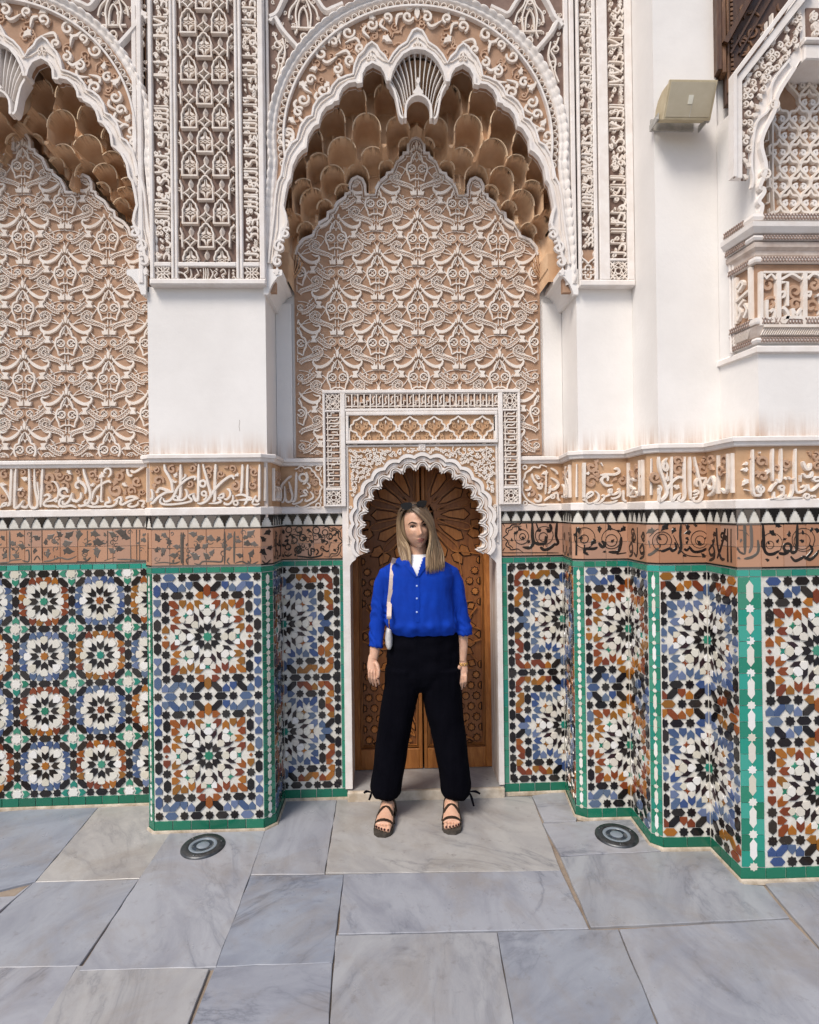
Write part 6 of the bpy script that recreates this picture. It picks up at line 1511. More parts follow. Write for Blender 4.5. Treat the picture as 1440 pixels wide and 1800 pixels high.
mb = MB(); mb.add([(SX-.002, SY0, 2.32), (SX-.002, SY0, 3.46), (SX+.10, SY1+.202, 3.46), (SX+.10, SY1+.202, 2.32), (SX+.028, SY1, 2.32), (SX+.028, SY1, 3.46)], [(0, 4, 5, 1), (0, 1, 2, 3), (1, 5, 2), (0, 3, 4)]); obj('return_face', mb, M['plaster'], BR)
wallp = [(0, soff[0][1])]+soff+[(soff[-1][0]+.02, 3.60), (1.1, 3.60), (1.1, 4.05), (.30, 4.05), (.0, 3.46)]
mb = MB(); poly(mb, FA, wallp, -.10, 0.0, 0, back=True); obj('arch_wall', mb, M['trim'], BR)
mb = MB(); hull(mb, (SX+.03, SY1-.0005+.0006, 2.33), (3.0, SY1+.2, 2.86)); obj('masonry', mb, M['plaster'], BR)
depth_strip('soffit', soff, -.004, .20, 'plaster')
# raised front edge with rolls, and the sloping cornice
mb = MB(); e_ = smooth([(u-.012, v) for u, v in soff[::2]], 4); stroke(mb, FA, e_, .022, .018); obj('arch_lip', mb, M['trim'], BR)
mb = MB(); e_ = [(u-.052, v) for u, v in soff if v > 3.02]; stroke(mb, FA, smooth(e_[::2], 4), .012, .013); obj('arch_fillet', mb, M['trim'], BR)
for c, r in ((PX8(660, 1060), .026), (PX8(570, 1740), .028)):
    mb = MB(); stroke(mb, FA, arc(c[0], c[1], r*.7, 0, 345, 16), .010, .020, 0, True)
    for k in range(6): stroke(mb, FA, [c, (c[0]+r*.6*math.cos(R_(60*k)), c[1]+r*.6*math.sin(R_(60*k)))], .006, .018)
    obj('rosette', mb, M['carve'], BR)
spand = MB(); rr = random.Random(8)
strip_in = [PX8(350, 1790), PX8(350, 810), PX8(930, 110), PX8(930, 440), PX8(600, 830), PX8(440, 1250), PX8(400, 1790)]
mb = MB(); poly(mb, FA, strip_in, 0, .003); obj('spandrel_ground', mb, M['ground_dark'], BR)
si = strip_in; pl = []
for k in range(900):
    p = (rr.uniform(min(a for a, b in si), max(a for a, b in si)), rr.uniform(min(b for a, b in si), max(b for a, b in si)))
    if inside(p, si) and all((p[0]-q[0])**2+(p[1]-q[1])**2 > .021**2 for q in pl): pl.append(p)
for p in pl: volute(spand, FA, p, .015, .0075, .013, a0=rr.uniform(0, 360)) if rr.random() < .45 else bud(spand, FA, p, .016, .013, rr.uniform(0, 360))
obj('spandrel_scrolls', spand, M['carve'], BR, kind='stuff')
for q, w_, h in (([PX8(250, 1790), PX8(250, 790), PX8(850, 0), PX8(1000, -190)], .020, .030), ([PX8(300, 1790), PX8(300, 830), PX8(900, 60), PX8(1000, -70)], .034, .022)):
    mb = MB(); stroke(mb, FA, q, w_, h, 0, top=.8); obj('frame_moulding', mb, M['trim'], BR)
bq = MB()
for (a, b) in ((PX8(250, 1790), PX8(250, 790)), (PX8(250, 790), PX8(850, 0))):
    L_ = math.hypot(b[0]-a[0], b[1]-a[1]); n = int(L_/.016)
    for k in range(n):
        t = k/n; c = (a[0]+(b[0]-a[0])*t, a[1]+(b[1]-a[1])*t); stroke(bq, Off(FA, .0295), [(c[0]-.006, c[1]-.006), (c[0]+.006, c[1]+.006)], .005, .003)
obj('braid', bq, M['ground_dark'], BR, kind='stuff')
mb = MB(); a, b = PX8(985, 90), PX8(1125, 430); box(mb, FA, a[0], a[0]+.25, b[1], a[1], 0, .006); obj('tympan', mb, M['ground_dark'], BR)
mb = MB()
for k in range(26): volute(mb, Off(FA, .006), (a[0]+.02+rr.random()*.2, b[1]+.02+rr.random()*(a[1]-b[1]-.04)), .016, .009, .012)
obj('tympan_scrolls', mb, M['carve'], BR, kind='stuff')
mb = MB(); c = PX8(960, 620); d = PX8(1000, 470); box(mb, FA, c[0]-.004, c[0]+.4, c[1], d[1], -.125, .02, .006); obj('hanging_block', mb, M['trim'], BR)
mb = MB(); box(mb, FA, c[0]-.01, c[0]+.4, d[1]+.002, d[1]+.022, -.1, .034, .005); obj('hanging_cap', mb, M['trim'], BR)
# carved field behind the arch
FI = Off(FR, -.13); mb = MB(); poly(mb, FI, [(.02, 2.86), (1.1, 2.86), (1.1, 3.88), (.25, 3.88), (.02, 3.42)], -.006, 0); obj('field_ground', mb, M['ground'], BR)
lm = MB(); lz = MB()
for j in range(-1, 13):
    for i in range(0, 9):
        if 2.93+j*.078 > 3.36+(.19+i*.098)*1.9-.30: continue
        cu, cv = .19+i*.098+(.049 if j % 2 else 0), 2.93+j*.078
        for sg in (1, -1):
            q = smooth([(cu, cv+.078), (cu+sg*.012, cv+.055), (cu+sg*.040, cv+.050), (cu+sg*.046, cv+.02), (cu+sg*.024, cv-.004), (cu+sg*.008, cv-.022), (cu, cv-.04)], 3)
            stroke(lm, FI, q, taper(len(q), .014, .7, .7), .016); volute(lz, FI, (cu+sg*.018, cv+.018), .014, .011, .012, a0=90, sg=sg)
obj('lattice', lm, M['carve'], BR, kind='stuff'); obj('lattice_leaves', lz, M['trim'], BR, kind='stuff')
mb = MB(); ff = Off(FI, .002); bz = 2.912
stroke(mb, ff, [(.165, 3.9), (.155, 3.1), (.160, bz+.03), (.9, bz+.03)], .010, .018); 
for k in range(13): stroke(mb, ff, [(.118+.004*(k % 2), 2.95+k*.072), (.140, 2.955+k*.072), (.140, 3.0+k*.072)], .006, .015)
obj('field_border', mb, M['carve'], BR, kind='stuff')
# timber screen above the bracket
M['screen'] = wood('old_cedar', (.035, .014, .006, 1), (.075, .030, .012, 1), (.12, .055, .022, 1)); M['screen_l'] = wood('worn_cedar', (.08, .035, .014, 1), (.15, .07, .03, 1), (.24, .125, .06, 1))
TS = thing('timber_screen', 'dark carved cedar screen above the bracket in the upper right corner', 'wooden screen', (1.75, 2.66, 3.9)); 
FT = Fr((1.588, 2.672), (1.95, 2.60)); 
def tb(name, u0, u1, v0, v1, h0, h1, mat): mb = MB(); box(mb, FT, u0, u1, v0, v1, h0, h1, .003); return obj(name, mb, M[mat], TS)
tb('panel', .04, .40, 3.55, 4.7, -.03, 0, 'screen'); tb('post', -.004, .018, 3.70, 4.7, -.03, .03, 'screen'); tb('post', .0185, .040, 3.69, 4.7, -.03, .02, 'screen_l')
tb('fillet', .046, .058, 3.60, 4.7, 0, .010, 'screen_l'); 
mb = MB()
for k in range(60): u = .064; v = 3.66+k*.022; box(mb, FT, u, u+.012, v, v+.013, 0, .008)
obj('dentils', mb, M['screen_l'], TS, kind='stuff')
for a, b, w_, h in (((.03, 3.82), (.30, 4.30), .030, .035), ((.06, 3.78), (.36, 4.30), .012, .016), ((.10, 3.78), (.42, 4.32), .010, .012)):
    mb = MB(); stroke(mb, FT, [a, b], w_, h, 0); obj('brace', mb, M['screen'], TS)
mb = MB()
for k in range(60):
    p = (rr.uniform(.09, .33), rr.uniform(3.5, 4.5)); a = rr.uniform(0, 360); q = smooth([(p[0]+.03*math.cos(R_(a)), p[1]+.03*math.sin(R_(a))), p, (p[0]+.03*math.cos(R_(a+120)), p[1]+.03*math.sin(R_(a+120)))], 3); stroke(mb, FT, q, taper(len(q), .012, .3, .3), .006)
obj('carving', mb, M['screen_l'], TS, kind='stuff')
mb = MB(); hull(mb, (1.6, 2.72, 2.3), (3.2, 3.6, 4.8)); obj('masonry', mb, M['plaster'], TS)
# ------------------------------------------------------------------ the woman in front of the door
from mathutils import noise as nz
PY0 = 3.035
W3 = lambda x, y, Y=PY0: aty(x, y, Y)
def skinmat(name, c1, c2, rough=.45):
    q = NB(name); p = q.pos(); q.base(q.ramp(q.noise(28, 4, .55, p), [(.3, c1), (.7, c2)])); q.rough(rough)
    q.b.inputs['Subsurface Weight'].default_value = .12; q.b.inputs['Subsurface Radius'].default_value = (.012, .005, .003); q.bump(q.noise(300, 3, .5, p), .0003, .3); return q.m
def cloth(name, c1, c2, scale=900, rough=.85):
    q = NB(name); p = q.pos(); q.base(q.ramp(q.noise(9, 5, .6, p), [(.3, c1), (.7, c2)])); q.rough(rough); q.b.inputs['Specular IOR Level'].default_value = .05 if 'navy' in name else .2
    q.b.inputs['Sheen Weight'].default_value = .0; q.bump(q.math('ADD', q.math('MULTIPLY', q.noise(scale, 2, .5, p), .4), q.noise(45, 5, .6, p)), .0022, .5); return q.m
M['skin'] = skinmat('skin', (.54, .305, .20, 1), (.63, .38, .265, 1)); M['lip'] = skinmat('lips', (.32, .10, .08, 1), (.38, .13, .10, 1), .35)
M['blue'] = cloth('blue_cotton', (.001, .028, .27, 1), (.0015, .042, .38, 1)); M['navy'] = cloth('black_navy_linen', (.0016, .0016, .0034, 1), (.0030, .0030, .0055, 1), rough=.95); M['tee'] = cloth('white_jersey', (.72, .72, .76, 1), (.78, .78, .80, 1))
M['leather'] = matte('dark_brown_leather', (.022, .014, .009, 1), (.045, .030, .020, 1), 40, rough=.5, bump=.0005); M['sole'] = matte('sandal_sole', (.04, .033, .026, 1), (.075, .062, .05, 1), 30, rough=.7)
M['nail'] = matte('dark_nail_polish', (.03, .004, .006, 1), (.045, .006, .01, 1), 30, rough=.15, bump=0); M['strapb'] = matte('pale_pink_leather', (.60, .47, .40, 1), (.68, .55, .47, 1), 30, rough=.5, bump=.0005)
M['silver'] = matte('silver_leather', (.45, .43, .42, 1), (.62, .6, .58, 1), 30, rough=.35); M['dark'] = matte('black_plastic', (.006, .006, .006, 1), (.011, .01, .01, 1), 30, rough=.16, bump=0, spec=.6)
M['eye_white'] = matte('eye_white', (.55, .52, .5, 1), (.6, .57, .55, 1), 30, rough=.2, bump=0); M['iris'] = matte('brown_iris', (.018, .009, .005, 1), (.03, .015, .008, 1), 60, rough=.08, bump=0); M['brow'] = matte('brow_hair', (.028, .016, .010, 1), (.05, .03, .02, 1), 90)
q_ = NB('gold'); q_.b.inputs['Metallic'].default_value = 1.; q_.base((.75, .46, .14, 1)); q_.rough(.25); M['gold'] = q_.m
q_ = NB('ash_blond_hair'); p_ = q_.pos(); sx = q_.n('SeparateXYZ'); q_.l(p_, sx.inputs[0]); mr = q_.n('MapRange'); mr.inputs[1].default_value = 1.665; mr.inputs[2].default_value = 1.50; q_.l(sx.outputs[2], mr.inputs[0])
rb = q_.n('NewGeometry').outputs['Random Per Island']; tone = q_.ramp(rb, [(0, (.13, .078, .042, 1)), (.45, (.25, .165, .092, 1)), (.8, (.40, .285, .17, 1)), (1, (.18, .11, .06, 1))]); root = q_.ramp(rb, [(0, (.035, .020, .012, 1)), (1, (.085, .05, .028, 1))])
q_.base(q_.mix(q_.math('POWER', mr.outputs[0], 1.1), root, tone)); q_.rough(.38); q_.b.inputs['Specular IOR Level'].default_value = .45; M['hair'] = q_.m
def rings(mb, R, n=20, cap=True):
    """loft of horizontal-ish ellipses (centre, rx, ry, power)"""
    V = []
    for c, rx, ry, *e in R:
        p = e[0] if e else 1.
        for i in range(n):
            a = 2*math.pi*i/n; ca, sa = math.cos(a), math.sin(a); V.append((c[0]+rx*math.copysign(abs(ca)**p, ca), c[1]+ry*math.copysign(abs(sa)**p, sa), c[2]))
    F = [(j*n+i, j*n+(i+1) % n, (j+1)*n+(i+1) % n, (j+1)*n+i) for j in range(len(R)-1) for i in range(n)]
    if R[0][0][2] > R[-1][0][2]: F = [f[::-1] for f in F]; caps = [tuple(range(n)), tuple(range((len(R)-1)*n+n-1, (len(R)-1)*n-1, -1))]
    else: caps = [tuple(range(n-1, -1, -1)), tuple(range((len(R)-1)*n, len(R)*n))]
    mb.add(V, F+(caps if cap else []))
def tube(mb, pts, rad, n=10, flat=1., up=None):
    P = [Vector(p) for p in pts]; V = []; k = len(P); u = Vector(up) if up else Vector((0, 1, 0))
    for i in range(k):
        t = (P[min(i+1, k-1)]-P[max(i-1, 0)]).normalized(); a = t.cross(u); a = a.normalized() if a.length > 1e-4 else Vector((1, 0, 0)); b = a.cross(t).normalized()
        r = rad[min(i, len(rad)-1)] if isinstance(rad, (list, tuple)) else rad
        for j in range(n): th = 2*math.pi*j/n; q = P[i]+a*(r*math.cos(th))+b*(r*flat*math.sin(th)); V.append(tuple(q))
    F = [(i*n+j, i*n+(j+1) % n, (i+1)*n+(j+1) % n, (i+1)*n+j) for i in range(k-1) for j in range(n)]+[tuple(range(n-1, -1, -1)), tuple(range((k-1)*n, k*n))]
    mb.add(V, F)
def ball(mb, c, rx, ry, rz, n=14):
    R = []
    for i in range(n+1): t = math.pi*i/n; R.append(((c[0], c[1], c[2]-rz*math.cos(t)), max(rx*math.sin(t), 1e-4), max(ry*math.sin(t), 1e-4)))
    rings(mb, R, 18)
def remesh(mb, vox, smooth_it=4):
    me = bpy.data.meshes.new('tmp'); me.from_pydata(mb.v, [], mb.f); o = bpy.data.objects.new('tmp', me); C.objects.link(o)
    r = o.modifiers.new('r', 'REMESH'); r.mode = 'VOXEL'; r.voxel_size = vox; r.adaptivity = 0
    if smooth_it: s_ = o.modifiers.new('s', 'SMOOTH'); s_.factor = .5; s_.iterations = smooth_it
    dg = bpy.context.evaluated_depsgraph_get(); dg.update(); e = o.evaluated_get(dg); m2 = bpy.data.meshes.new_from_object(e); bpy.data.objects.remove(o); bpy.data.meshes.remove(me); return m2
def wrap(name, me, mats, par):
    me.name = name; me.materials.clear()
    for m_ in (mats if isinstance(mats, list) else [mats]): me.materials.append(m_)
    me.polygons.foreach_set('use_smooth', [True]*len(me.polygons)); o = bpy.data.objects.new(name, me); link(o, par); return o
base_c = atz(738, 1432); PE = thing('person', 'woman in a blue shirt and wide black trousers standing before the wooden door', 'person', (base_c.x, 3.04, 0))
# ---- head, in its own frame: x to the picture's right, y away from the camera, z up
HC = W3(731, 926, 3.02); HR = Matrix.Rotation(R_(-7), 3, 'Y') @ Matrix.Rotation(R_(9), 3, 'Z') @ Matrix.Rotation(R_(3), 3, 'X')
def H(x, y, z): v = HR @ Vector((x, y, z)); return (HC.x+v.x, HC.y+v.y, HC.z+v.z)
def gauss(x, z, cx, cz, sx_, sz_): return math.exp(-((x-cx)/sx_)**2-((z-cz)/sz_)**2)
def facept(x, z):
    """front surface of the face at (x, z): distance towards the camera"""
    zz = z/(.118 if z > 0 else .112); wd = .071*(1-.36*max(0, -zz)**1.7); rr = 1-(x/wd)**2-abs(zz)**2.6
    y = .094*max(rr, 0)**.42
    y += .026*gauss(x, z, 0, -.030, .0105, .013)+.015*gauss(x, z, 0, -.010, .0085, .020)+.004*gauss(x, z, 0, .022, .02, .016)
    y += .006*(gauss(x, z, -.011, -.036, .007, .007)+gauss(x, z, .011, -.036, .007, .007))
    for s in (-1, 1): y += -.012*gauss(x, z, s*.030, .008, .017, .011)+.005*gauss(x, z, s*.03, .027, .022, .007)+.005*gauss(x, z, s*.040, -.022, .016, .016)
    y += .0075*gauss(x, z, 0, -.0595, .021, .0065)+.0065*gauss(x, z, 0, -.070, .017, .006)-.005*gauss(x, z, 0, -.0648, .024, .0028)-.005*gauss(x, z, 0, -.080, .02, .006)+.010*gauss(x, z, 0, -.098, .020, .013)
    return y
hd = MB(); V = []; F = []; nu, nv = 72, 60
for j in range(nv+1):
    z = -.112+.230*j/nv; zz = z/(.118 if z > 0 else .112); wd = max(.071*(1-.36*max(0, -zz)**1.7)*max(1-abs(zz)**2.6, 0)**.42, .0015)
    for i in range(nu):
        a = 2*math.pi*i/nu; x = wd*math.sin(a)
        if math.cos(a) > 0: y = -facept(x*.995, z*.995)
        else: y = -.105*math.cos(a)*max(1-abs(zz)**2.4, 0)**.5*(1 if z > -.02 else max(.35, 1+ (z+.02)*6))
        V.append(H(x, y, z))
for j in range(nv):
    for i in range(nu): F.append((j*nu+i, j*nu+(i+1) % nu, (j+1)*nu+(i+1) % nu, (j+1)*nu+i))
F += [tuple(range(nu-1, -1, -1)), tuple(range(nv*nu, nv*nu+nu))]; hd.add(V, F)
body = MB(); body.v += hd.v; body.f += hd.f; body.m += hd.m
for s in (-1, 1):     # ears
    e = MB(); ball(e, (0, 0, 0), .010, .020, .030, 8); o0 = len(body.v); body.add([H(s*.070+p[0], .012+p[1], -.012+p[2]) for p in e.v], e.f)
nk = W3(733, 985, 3.05); tube(body, [H(0, .03, -.03), H(0, .022, -.10), (nk.x, 3.045, nk.z), (nk.x, 3.055, nk.z-.08)], [.050, .050, .053, .075], 18)
sh = W3(733, 1000, 3.05).z
tw = lambda px, py: W3(px, py)
CXT = W3(738, 1050).x
rings(body, [((CXT, 3.05, z), rx, ry) for z, rx, ry in ((.86, .15, .10), (1.0, .125, .09), (1.15, .14, .095), (1.28, .165, .095), (1.335, .155, .075), (1.365, .08, .055))], 24)
def limb(mb, pts, rad, flat=1.): tube(mb, [W3(x, y, Y) for x, y, Y in pts], rad, 14, flat)
# forearms and hands
limb(body, [(684, 1014, 3.055), (673, 1040, 3.06), (667, 1080, 3.06), (663, 1112, 3.05), (659.5, 1140, 3.034), (657, 1158, 3.02)], [.028, .031, .030, .030, .0285, .0225], .9)
limb(body, [(788, 1012, 3.055), (800, 1038, 3.06), (808, 1078, 3.06), (812.5, 1105, 3.05), (813, 1140, 3.032), (812, 1162, 3.02)], [.028, .031, .031, .032, .028, .0225], .9)
nails = []
def hand(mb, wx, wy, sg):
    """sg = +1: thumb to the picture's right"""
    P = lambda dx, dy, Y: W3(wx+sg*dx, wy+dy, Y)
    tube(mb, [P(0, -4, 3.02), P(-1, 6, 3.015), P(-1.5, 16, 3.008), P(-.5, 24, 3.0)], [.0235, .0255, .0280, .026], 14, .58)
    for k, (x0, ln, cu) in enumerate(((7.6, 23, .045), (2.5, 27, .036), (-2.7, 25, .030), (-7.6, 20, .024))):
        pts = [P(x0*.75, 19, 3.002), P(x0+.2, 26, 2.992-.004*k), P(x0+.8, 26+ln*.42, 2.985-.002*k), P(x0+2.2, 26+ln*.74, 2.990+.004*k), P(x0+3.6, 26+ln*.96, 3.0+.006*k)]
        tube(mb, pts, [.0078, .0070, .0066, .0060, .0048], 10); nails.append((pts[-1], pts[-2]))
    pts = [P(4.0, 8, 3.0), P(8.0, 15, 2.985), P(9.8, 23, 2.974), P(9.4, 31, 2.970), P(8.6, 37, 2.974)]
    tube(mb, pts, [.0125, .0115, .0092, .0080, .0058], 10); nails.append((pts[-1], pts[-2]))
hand(body, 656, 1156, 1); hand(body, 812, 1163, -1)
# lower legs and feet
def foot(mb, ax, ay, tx, ty):
    an = Vector((W3(ax, ay, 3.055).x, 3.06, .105)); to = atz(tx, ty, 0); d = Vector((to.x-an.x, to.y-an.y, 0)); L = d.length; d.normalize(); s = Vector((-d.y, d.x, 0)); hl = Vector((an.x, an.y, 0))-d*.045
    tube(mb, [(an.x, an.y+.01, .42), (an.x, an.y+.005, .25), (an.x, an.y, .14), (an.x-d.x*.005, an.y-d.y*.005, .085)], [.050, .045, .036, .036], 14)
    n = 16; R = []
    prof = ((0, .018, .030), (.015, .033, .045), (.05, .036, .075), (.085, .037, .092), (.12, .038, .078), (.155, .043, .055), (.185, .046, .040), (.205, .044, .030))
    V = []
    for t, w_, h in prof:
        c = hl+d*t*(L+.03)/.245
        for i in range(n):
            a = 2*math.pi*i/n; V.append((c.x+s.x*w_*math.cos(a), c.y+s.y*w_*math.cos(a), .016+h/2+h/2*math.sin(a)))
    F = [(i*n+j, i*n+(j+1) % n, (i+1)*n+(j+1) % n, (i+1)*n+j) for i in range(len(prof)-1) for j in range(n)]+[tuple(range(n-1, -1, -1)), tuple(range((len(prof)-1)*n, len(prof)*n))]
    mb.add(V, F)
    inner = 1 if ax < 738 else -1
    for k, (o_, ln, r) in enumerate(((.030, .052, .0125), (.011, .050, .0088), (-.005, .045, .0082), (-.020, .037, .0078), (-.033, .028, .0078))):
        c = hl+d*.195*(L+.03)/.245+s*(-inner*o_ if s.x < 0 else inner*o_); a = c+d*ln*.62; b = c+d*ln
        tube(mb, [(c.x, c.y, .030), (a.x, a.y, .032), (b.x, b.y, .024)], [r*1.05, r, r*.75], 10); nails.append((Vector((b.x, b.y, .031)), Vector((a.x, a.y, .040))))
    return hl, d, s, L
FT_ = [foot(body, 684, 1398, 671, 1473), foot(body, 793, 1398, 795, 1468)]
bm_ = remesh(body, .0027, 3); bo = wrap('body', bm_, M['skin'], PE)
nb = MB()
for tip, prev in nails:
    t = (Vector(tip)-Vector(prev)).normalized(); c = Vector(tip)-t*.002+Vector((0, -.0045, .002)); e = MB(); ball(e, (0, 0, 0), .0048, .0028, .0065, 6); nb.add([(c.x+p[0], c.y+p[1], c.z+p[2]) for p in e.v], e.f)
obj('nails', nb, M['nail'], PE, True, kind='stuff')
# ---- face parts
for s in (-1, 1):
    c = H(s*.0300, -facept(s*.030, .008)+.0062, .0075); e = MB(); ball(e, c, .0125, .0085, .0062, 10); eo = obj('eye', e, M['eye_white'], PE, True)
    c2 = H(s*.0300+.0008, -facept(s*.030, .008)-.0018, .0078); e = MB(); ball(e, c2, .0064, .0020, .0060, 8); obj('iris', e, M['iris'], eo, True)
    e = MB(); tube(e, [H(s*x, -facept(s*x, z)-.0012, z) for x, z in ((.0165, .0085), (.024, .0142), (.032, .0152), (.040, .0118), (.046, .0075))], [.0012, .0028, .0030, .0028, .0012], 6); obj('eyelid', e, M['brow'], eo, True)
    e = MB(); tube(e, [H(s*x, -facept(s*x, z)-.001, z) for x, z in ((.013, .0225+.003*(s < 0)), (.022, .0290), (.033, .0330), (.043, .0305), (.052, .0235))], [.0028, .0042, .0040, .0030, .0012], 6, .7); obj('eyebrow', e, M['brow'], PE, True)
e = MB()
for q, r in (([(-.021, -.0640), (-.012, -.0600), (-.004, -.0578), (0, -.0586), (.004, -.0578), (.012, -.0600), (.021, -.0635)], [.0008, .0030, .0036, .0032, .0036, .0030, .0008]), ([(-.020, -.0652), (-.010, -.0690), (0, -.0704), (.010, -.0690), (.020, -.0645)], [.0008, .0036, .0046, .0036, .0008])):
    tube(e, [H(x, -facept(x, z)+.0008, z) for x, z in smooth(q, 3)], [r[min(int(i/3), len(r)-1)] for i in range(3*len(q))], 8, .7)
obj('lips', e, M['lip'], PE, True)
# ---- hair: cap and combed locks
cap = MB(); V = []; F = []; n1, n2_ = 40, 24; ids = {}
for j in range(n2_+1):
    for i in range(n1):
        th = math.pi*j/n2_; a = 2*math.pi*i/n1; x, y, z = .080*math.sin(th)*math.sin(a), -.110*math.sin(th)*math.cos(a)+.006, .012+.122*math.cos(th)
        if y < -.045 and z < .088-.9*max(0, x+.01)*0: 
            if not (z > .082): continue
        if z < -.08: continue
        ids[(j, i)] = len(V); V.append(H(x, y, z))
for j in range(n2_):
    for i in range(n1):
        k = [(j, i), (j+1, i), (j+1, (i+1) % n1), (j, (i+1) % n1)]
        if all(q in ids for q in k): F.append(tuple(ids[q] for q in k))
cap.add(V, F); hr = MB(); hr.v += cap.v; hr.f += cap.f; hr.m += cap.m
rh = random.Random(2)
def lerp(A, B, t): return [tuple(a*(1-t)+b*t for a, b in zip(p, q)) for p, q in zip(A, B)]
def locks(A, B, N, r0=.0042, jit=1.6, wav=1.5):
    for k in range(N):
        t = (k+rh.random())/N; q = lerp(A, B, t); ph = rh.uniform(0, 6); L_ = []
        sc_ = rh.uniform(.93, 1.03)
        for i, (x, y, Y) in enumerate(q):
            f_ = i/(len(q)-1); yy = y if i < 3 else q[2][1]+(y-q[2][1])*sc_
            L_.append((x+rh.uniform(-jit, jit)*f_+wav*f_*math.sin(ph+4*f_), yy, Y+rh.uniform(-.006, .006)))
        L_ = smooth(L_, 4); tube(hr, [W3(*p) for p in L_], [r0*(.55+.6*math.sin(math.pi*min(.15+.72*i/len(L_), 1))) if i < len(L_)-2 else .0006 for i in range(len(L_))], 5, .55)
RI_ = [(721, 892, 2.945), (738, 907, 2.915), (753, 926, 2.915), (756, 948, 2.925), (750, 978, 2.935), (749, 1010, 2.925)]
RM_ = [(722, 888, 2.975), (742, 895, 2.94), (760, 918, 2.95), (763, 945, 2.955), (766, 976, 2.95), (767, 1006, 2.935)]
RO_ = [(723, 884, 3.02), (745, 889, 3.00), (760, 912, 3.01), (766, 944, 3.01), (777, 975, 2.99), (781, 1003, 2.96)]
RB_ = [(724, 884, 3.06), (744, 890, 3.07), (757, 915, 3.09), (760, 945, 3.09), (766, 972, 3.06), (770, 1000, 3.02)]
locks(RI_, RM_, 46); locks(RM_, RO_, 46); locks(RO_, RB_, 30)
LI_ = [(718, 893, 2.955), (708, 899, 2.960), (703.5, 916, 2.995), (705.5, 940, 3.005), (718, 964, 2.985), (723, 1000, 2.945)]
LM_ = [(717, 889, 2.99), (705, 898, 3.0), (701, 918, 3.02), (702.5, 944, 3.02), (713, 972, 2.995), (718, 1003, 2.955)]
LO_ = [(716, 886, 3.04), (702, 897, 3.05), (699, 920, 3.06), (700, 946, 3.05), (702, 972, 3.02), (709, 994, 2.975)]
LB_ = [(720, 884, 3.07), (708, 890, 3.09), (706, 915, 3.11), (712, 945, 3.10), (722, 970, 3.08), (728, 985, 3.06)]
locks(LI_, LM_, 30); locks(LM_, LO_, 34); locks(LO_, LB_, 26); locks(LB_, RB_, 40, .006)
obj('hair', hr, M['hair'], PE, True)
# ---- white tee
tee = MB(); rings(tee, [((CXT-.004, 3.045, z), rx, ry) for z, rx, ry in ((1.10, .15, .105), (1.28, .168, .108), (1.335, .15, .093), (1.375, .075, .070), (1.392, .060, .060))], 28); obj('tee_shirt', tee, M['tee'], PE, True)
# ---- blue shirt
shb = MB()
def prof_px(y, xl, xr, ry, Y=3.05, p=.9): a = W3(xl, y, Y); b = W3(xr, y, Y); return (((a.x+b.x)/2, Y, (a.z+b.z)/2), (b.x-a.x)/2, ry, p)
rings(shb, [prof_px(974, 714, 752, .060), prof_px(981, 700, 770, .080), prof_px(989, 686, 785, .098), prof_px(998, 678, 793, .110), prof_px(1012, 674, 798, .122), prof_px(1040, 677, 796, .134), prof_px(1070, 679, 798, .138), prof_px(1092, 679, 804, .140), prof_px(1103, 683, 806, .132), prof_px(1111, 688, 803, .118)], 32)
limb(shb, [(690, 1002, 3.055), (679, 1009, 3.055), (672, 1026, 3.06), (669, 1050, 3.06), (666, 1080, 3.06), (663, 1110, 3.05), (661, 1137, 3.035)], [.036, .043, .046, .046, .044, .041, .038], .95)
limb(shb, [(782, 1000, 3.055), (793, 1007, 3.055), (800, 1024, 3.06), (804, 1048, 3.06), (809, 1080, 3.06), (813, 1100, 3.05), (814, 1115, 3.04)], [.036, .043, .046, .047, .046, .045, .043], .95)
tube(shb, [W3(662, 1129, 3.04), W3(661, 1138, 3.034)], [.0405, .0405], 16); tube(shb, [W3(813, 1104, 3.045), W3(814.5, 1117, 3.04)], [.0465, .0475], 16)
me = remesh(shb, .0055, 5)
def folds(me, fn):
    me.update(); co = np.empty(len(me.vertices)*3); me.vertices.foreach_get('co', co); co = co.reshape(-1, 3); no = np.empty(len(me.vertices)*3); me.vertices.foreach_get('normal', no); no = no.reshape(-1, 3)
    d = np.array([fn(*p) for p in co]); co += no*d[:, None]; me.vertices.foreach_set('co', co.ravel()); me.update()
ZS = W3(738, 1105).z
def shirt_fold(x, y, z):
    lo = max(0, min(1, (1.20-z)/.2)); dx = x-CXT
    f = .0045*nz.noise((x*17, y*17, z*4.5))+.003*nz.noise((x*34, y*34, z*15)); f += lo*.006*nz.noise((x*24+3, y*10, z*3))
    if abs(dx) > .17: f += .0028*math.sin(z*70+40*(x-CXT)*y+11*nz.noise((x*14, y*9, z*9)))*max(0, min(1, (1.24-z)/.15))
    f += .006*math.exp(-((z-ZS-.028)/.022)**2)*(1+math.sin(x*70+3*nz.noise((x*11, 0, z*8))))*(abs(dx) < .19)
    f -= .0035*math.exp(-((dx+.004)/.006)**2)*(y < 3.0)*0
    return f
folds(me, shirt_fold)
VN = [W3(*p, 2.93) for p in ((712, 974), (733, 1014), (748, 972), (740, 960), (715, 960))]; VP = [(p.x, p.z) for p in VN]
bm = bmesh.new(); bm.from_mesh(me); bmesh.ops.delete(bm, geom=[f for f in bm.faces if f.calc_center_median().y < 3.03 and inside((f.calc_center_median().x, f.calc_center_median().z), VP)], context='FACES'); bm.to_mesh(me); bm.free()
so_ = wrap('shirt', me, M['blue'], PE); sm = so_.modifiers.new('s', 'SOLIDIFY'); sm.thickness = .002
from mathutils.bvhtree import BVHTree
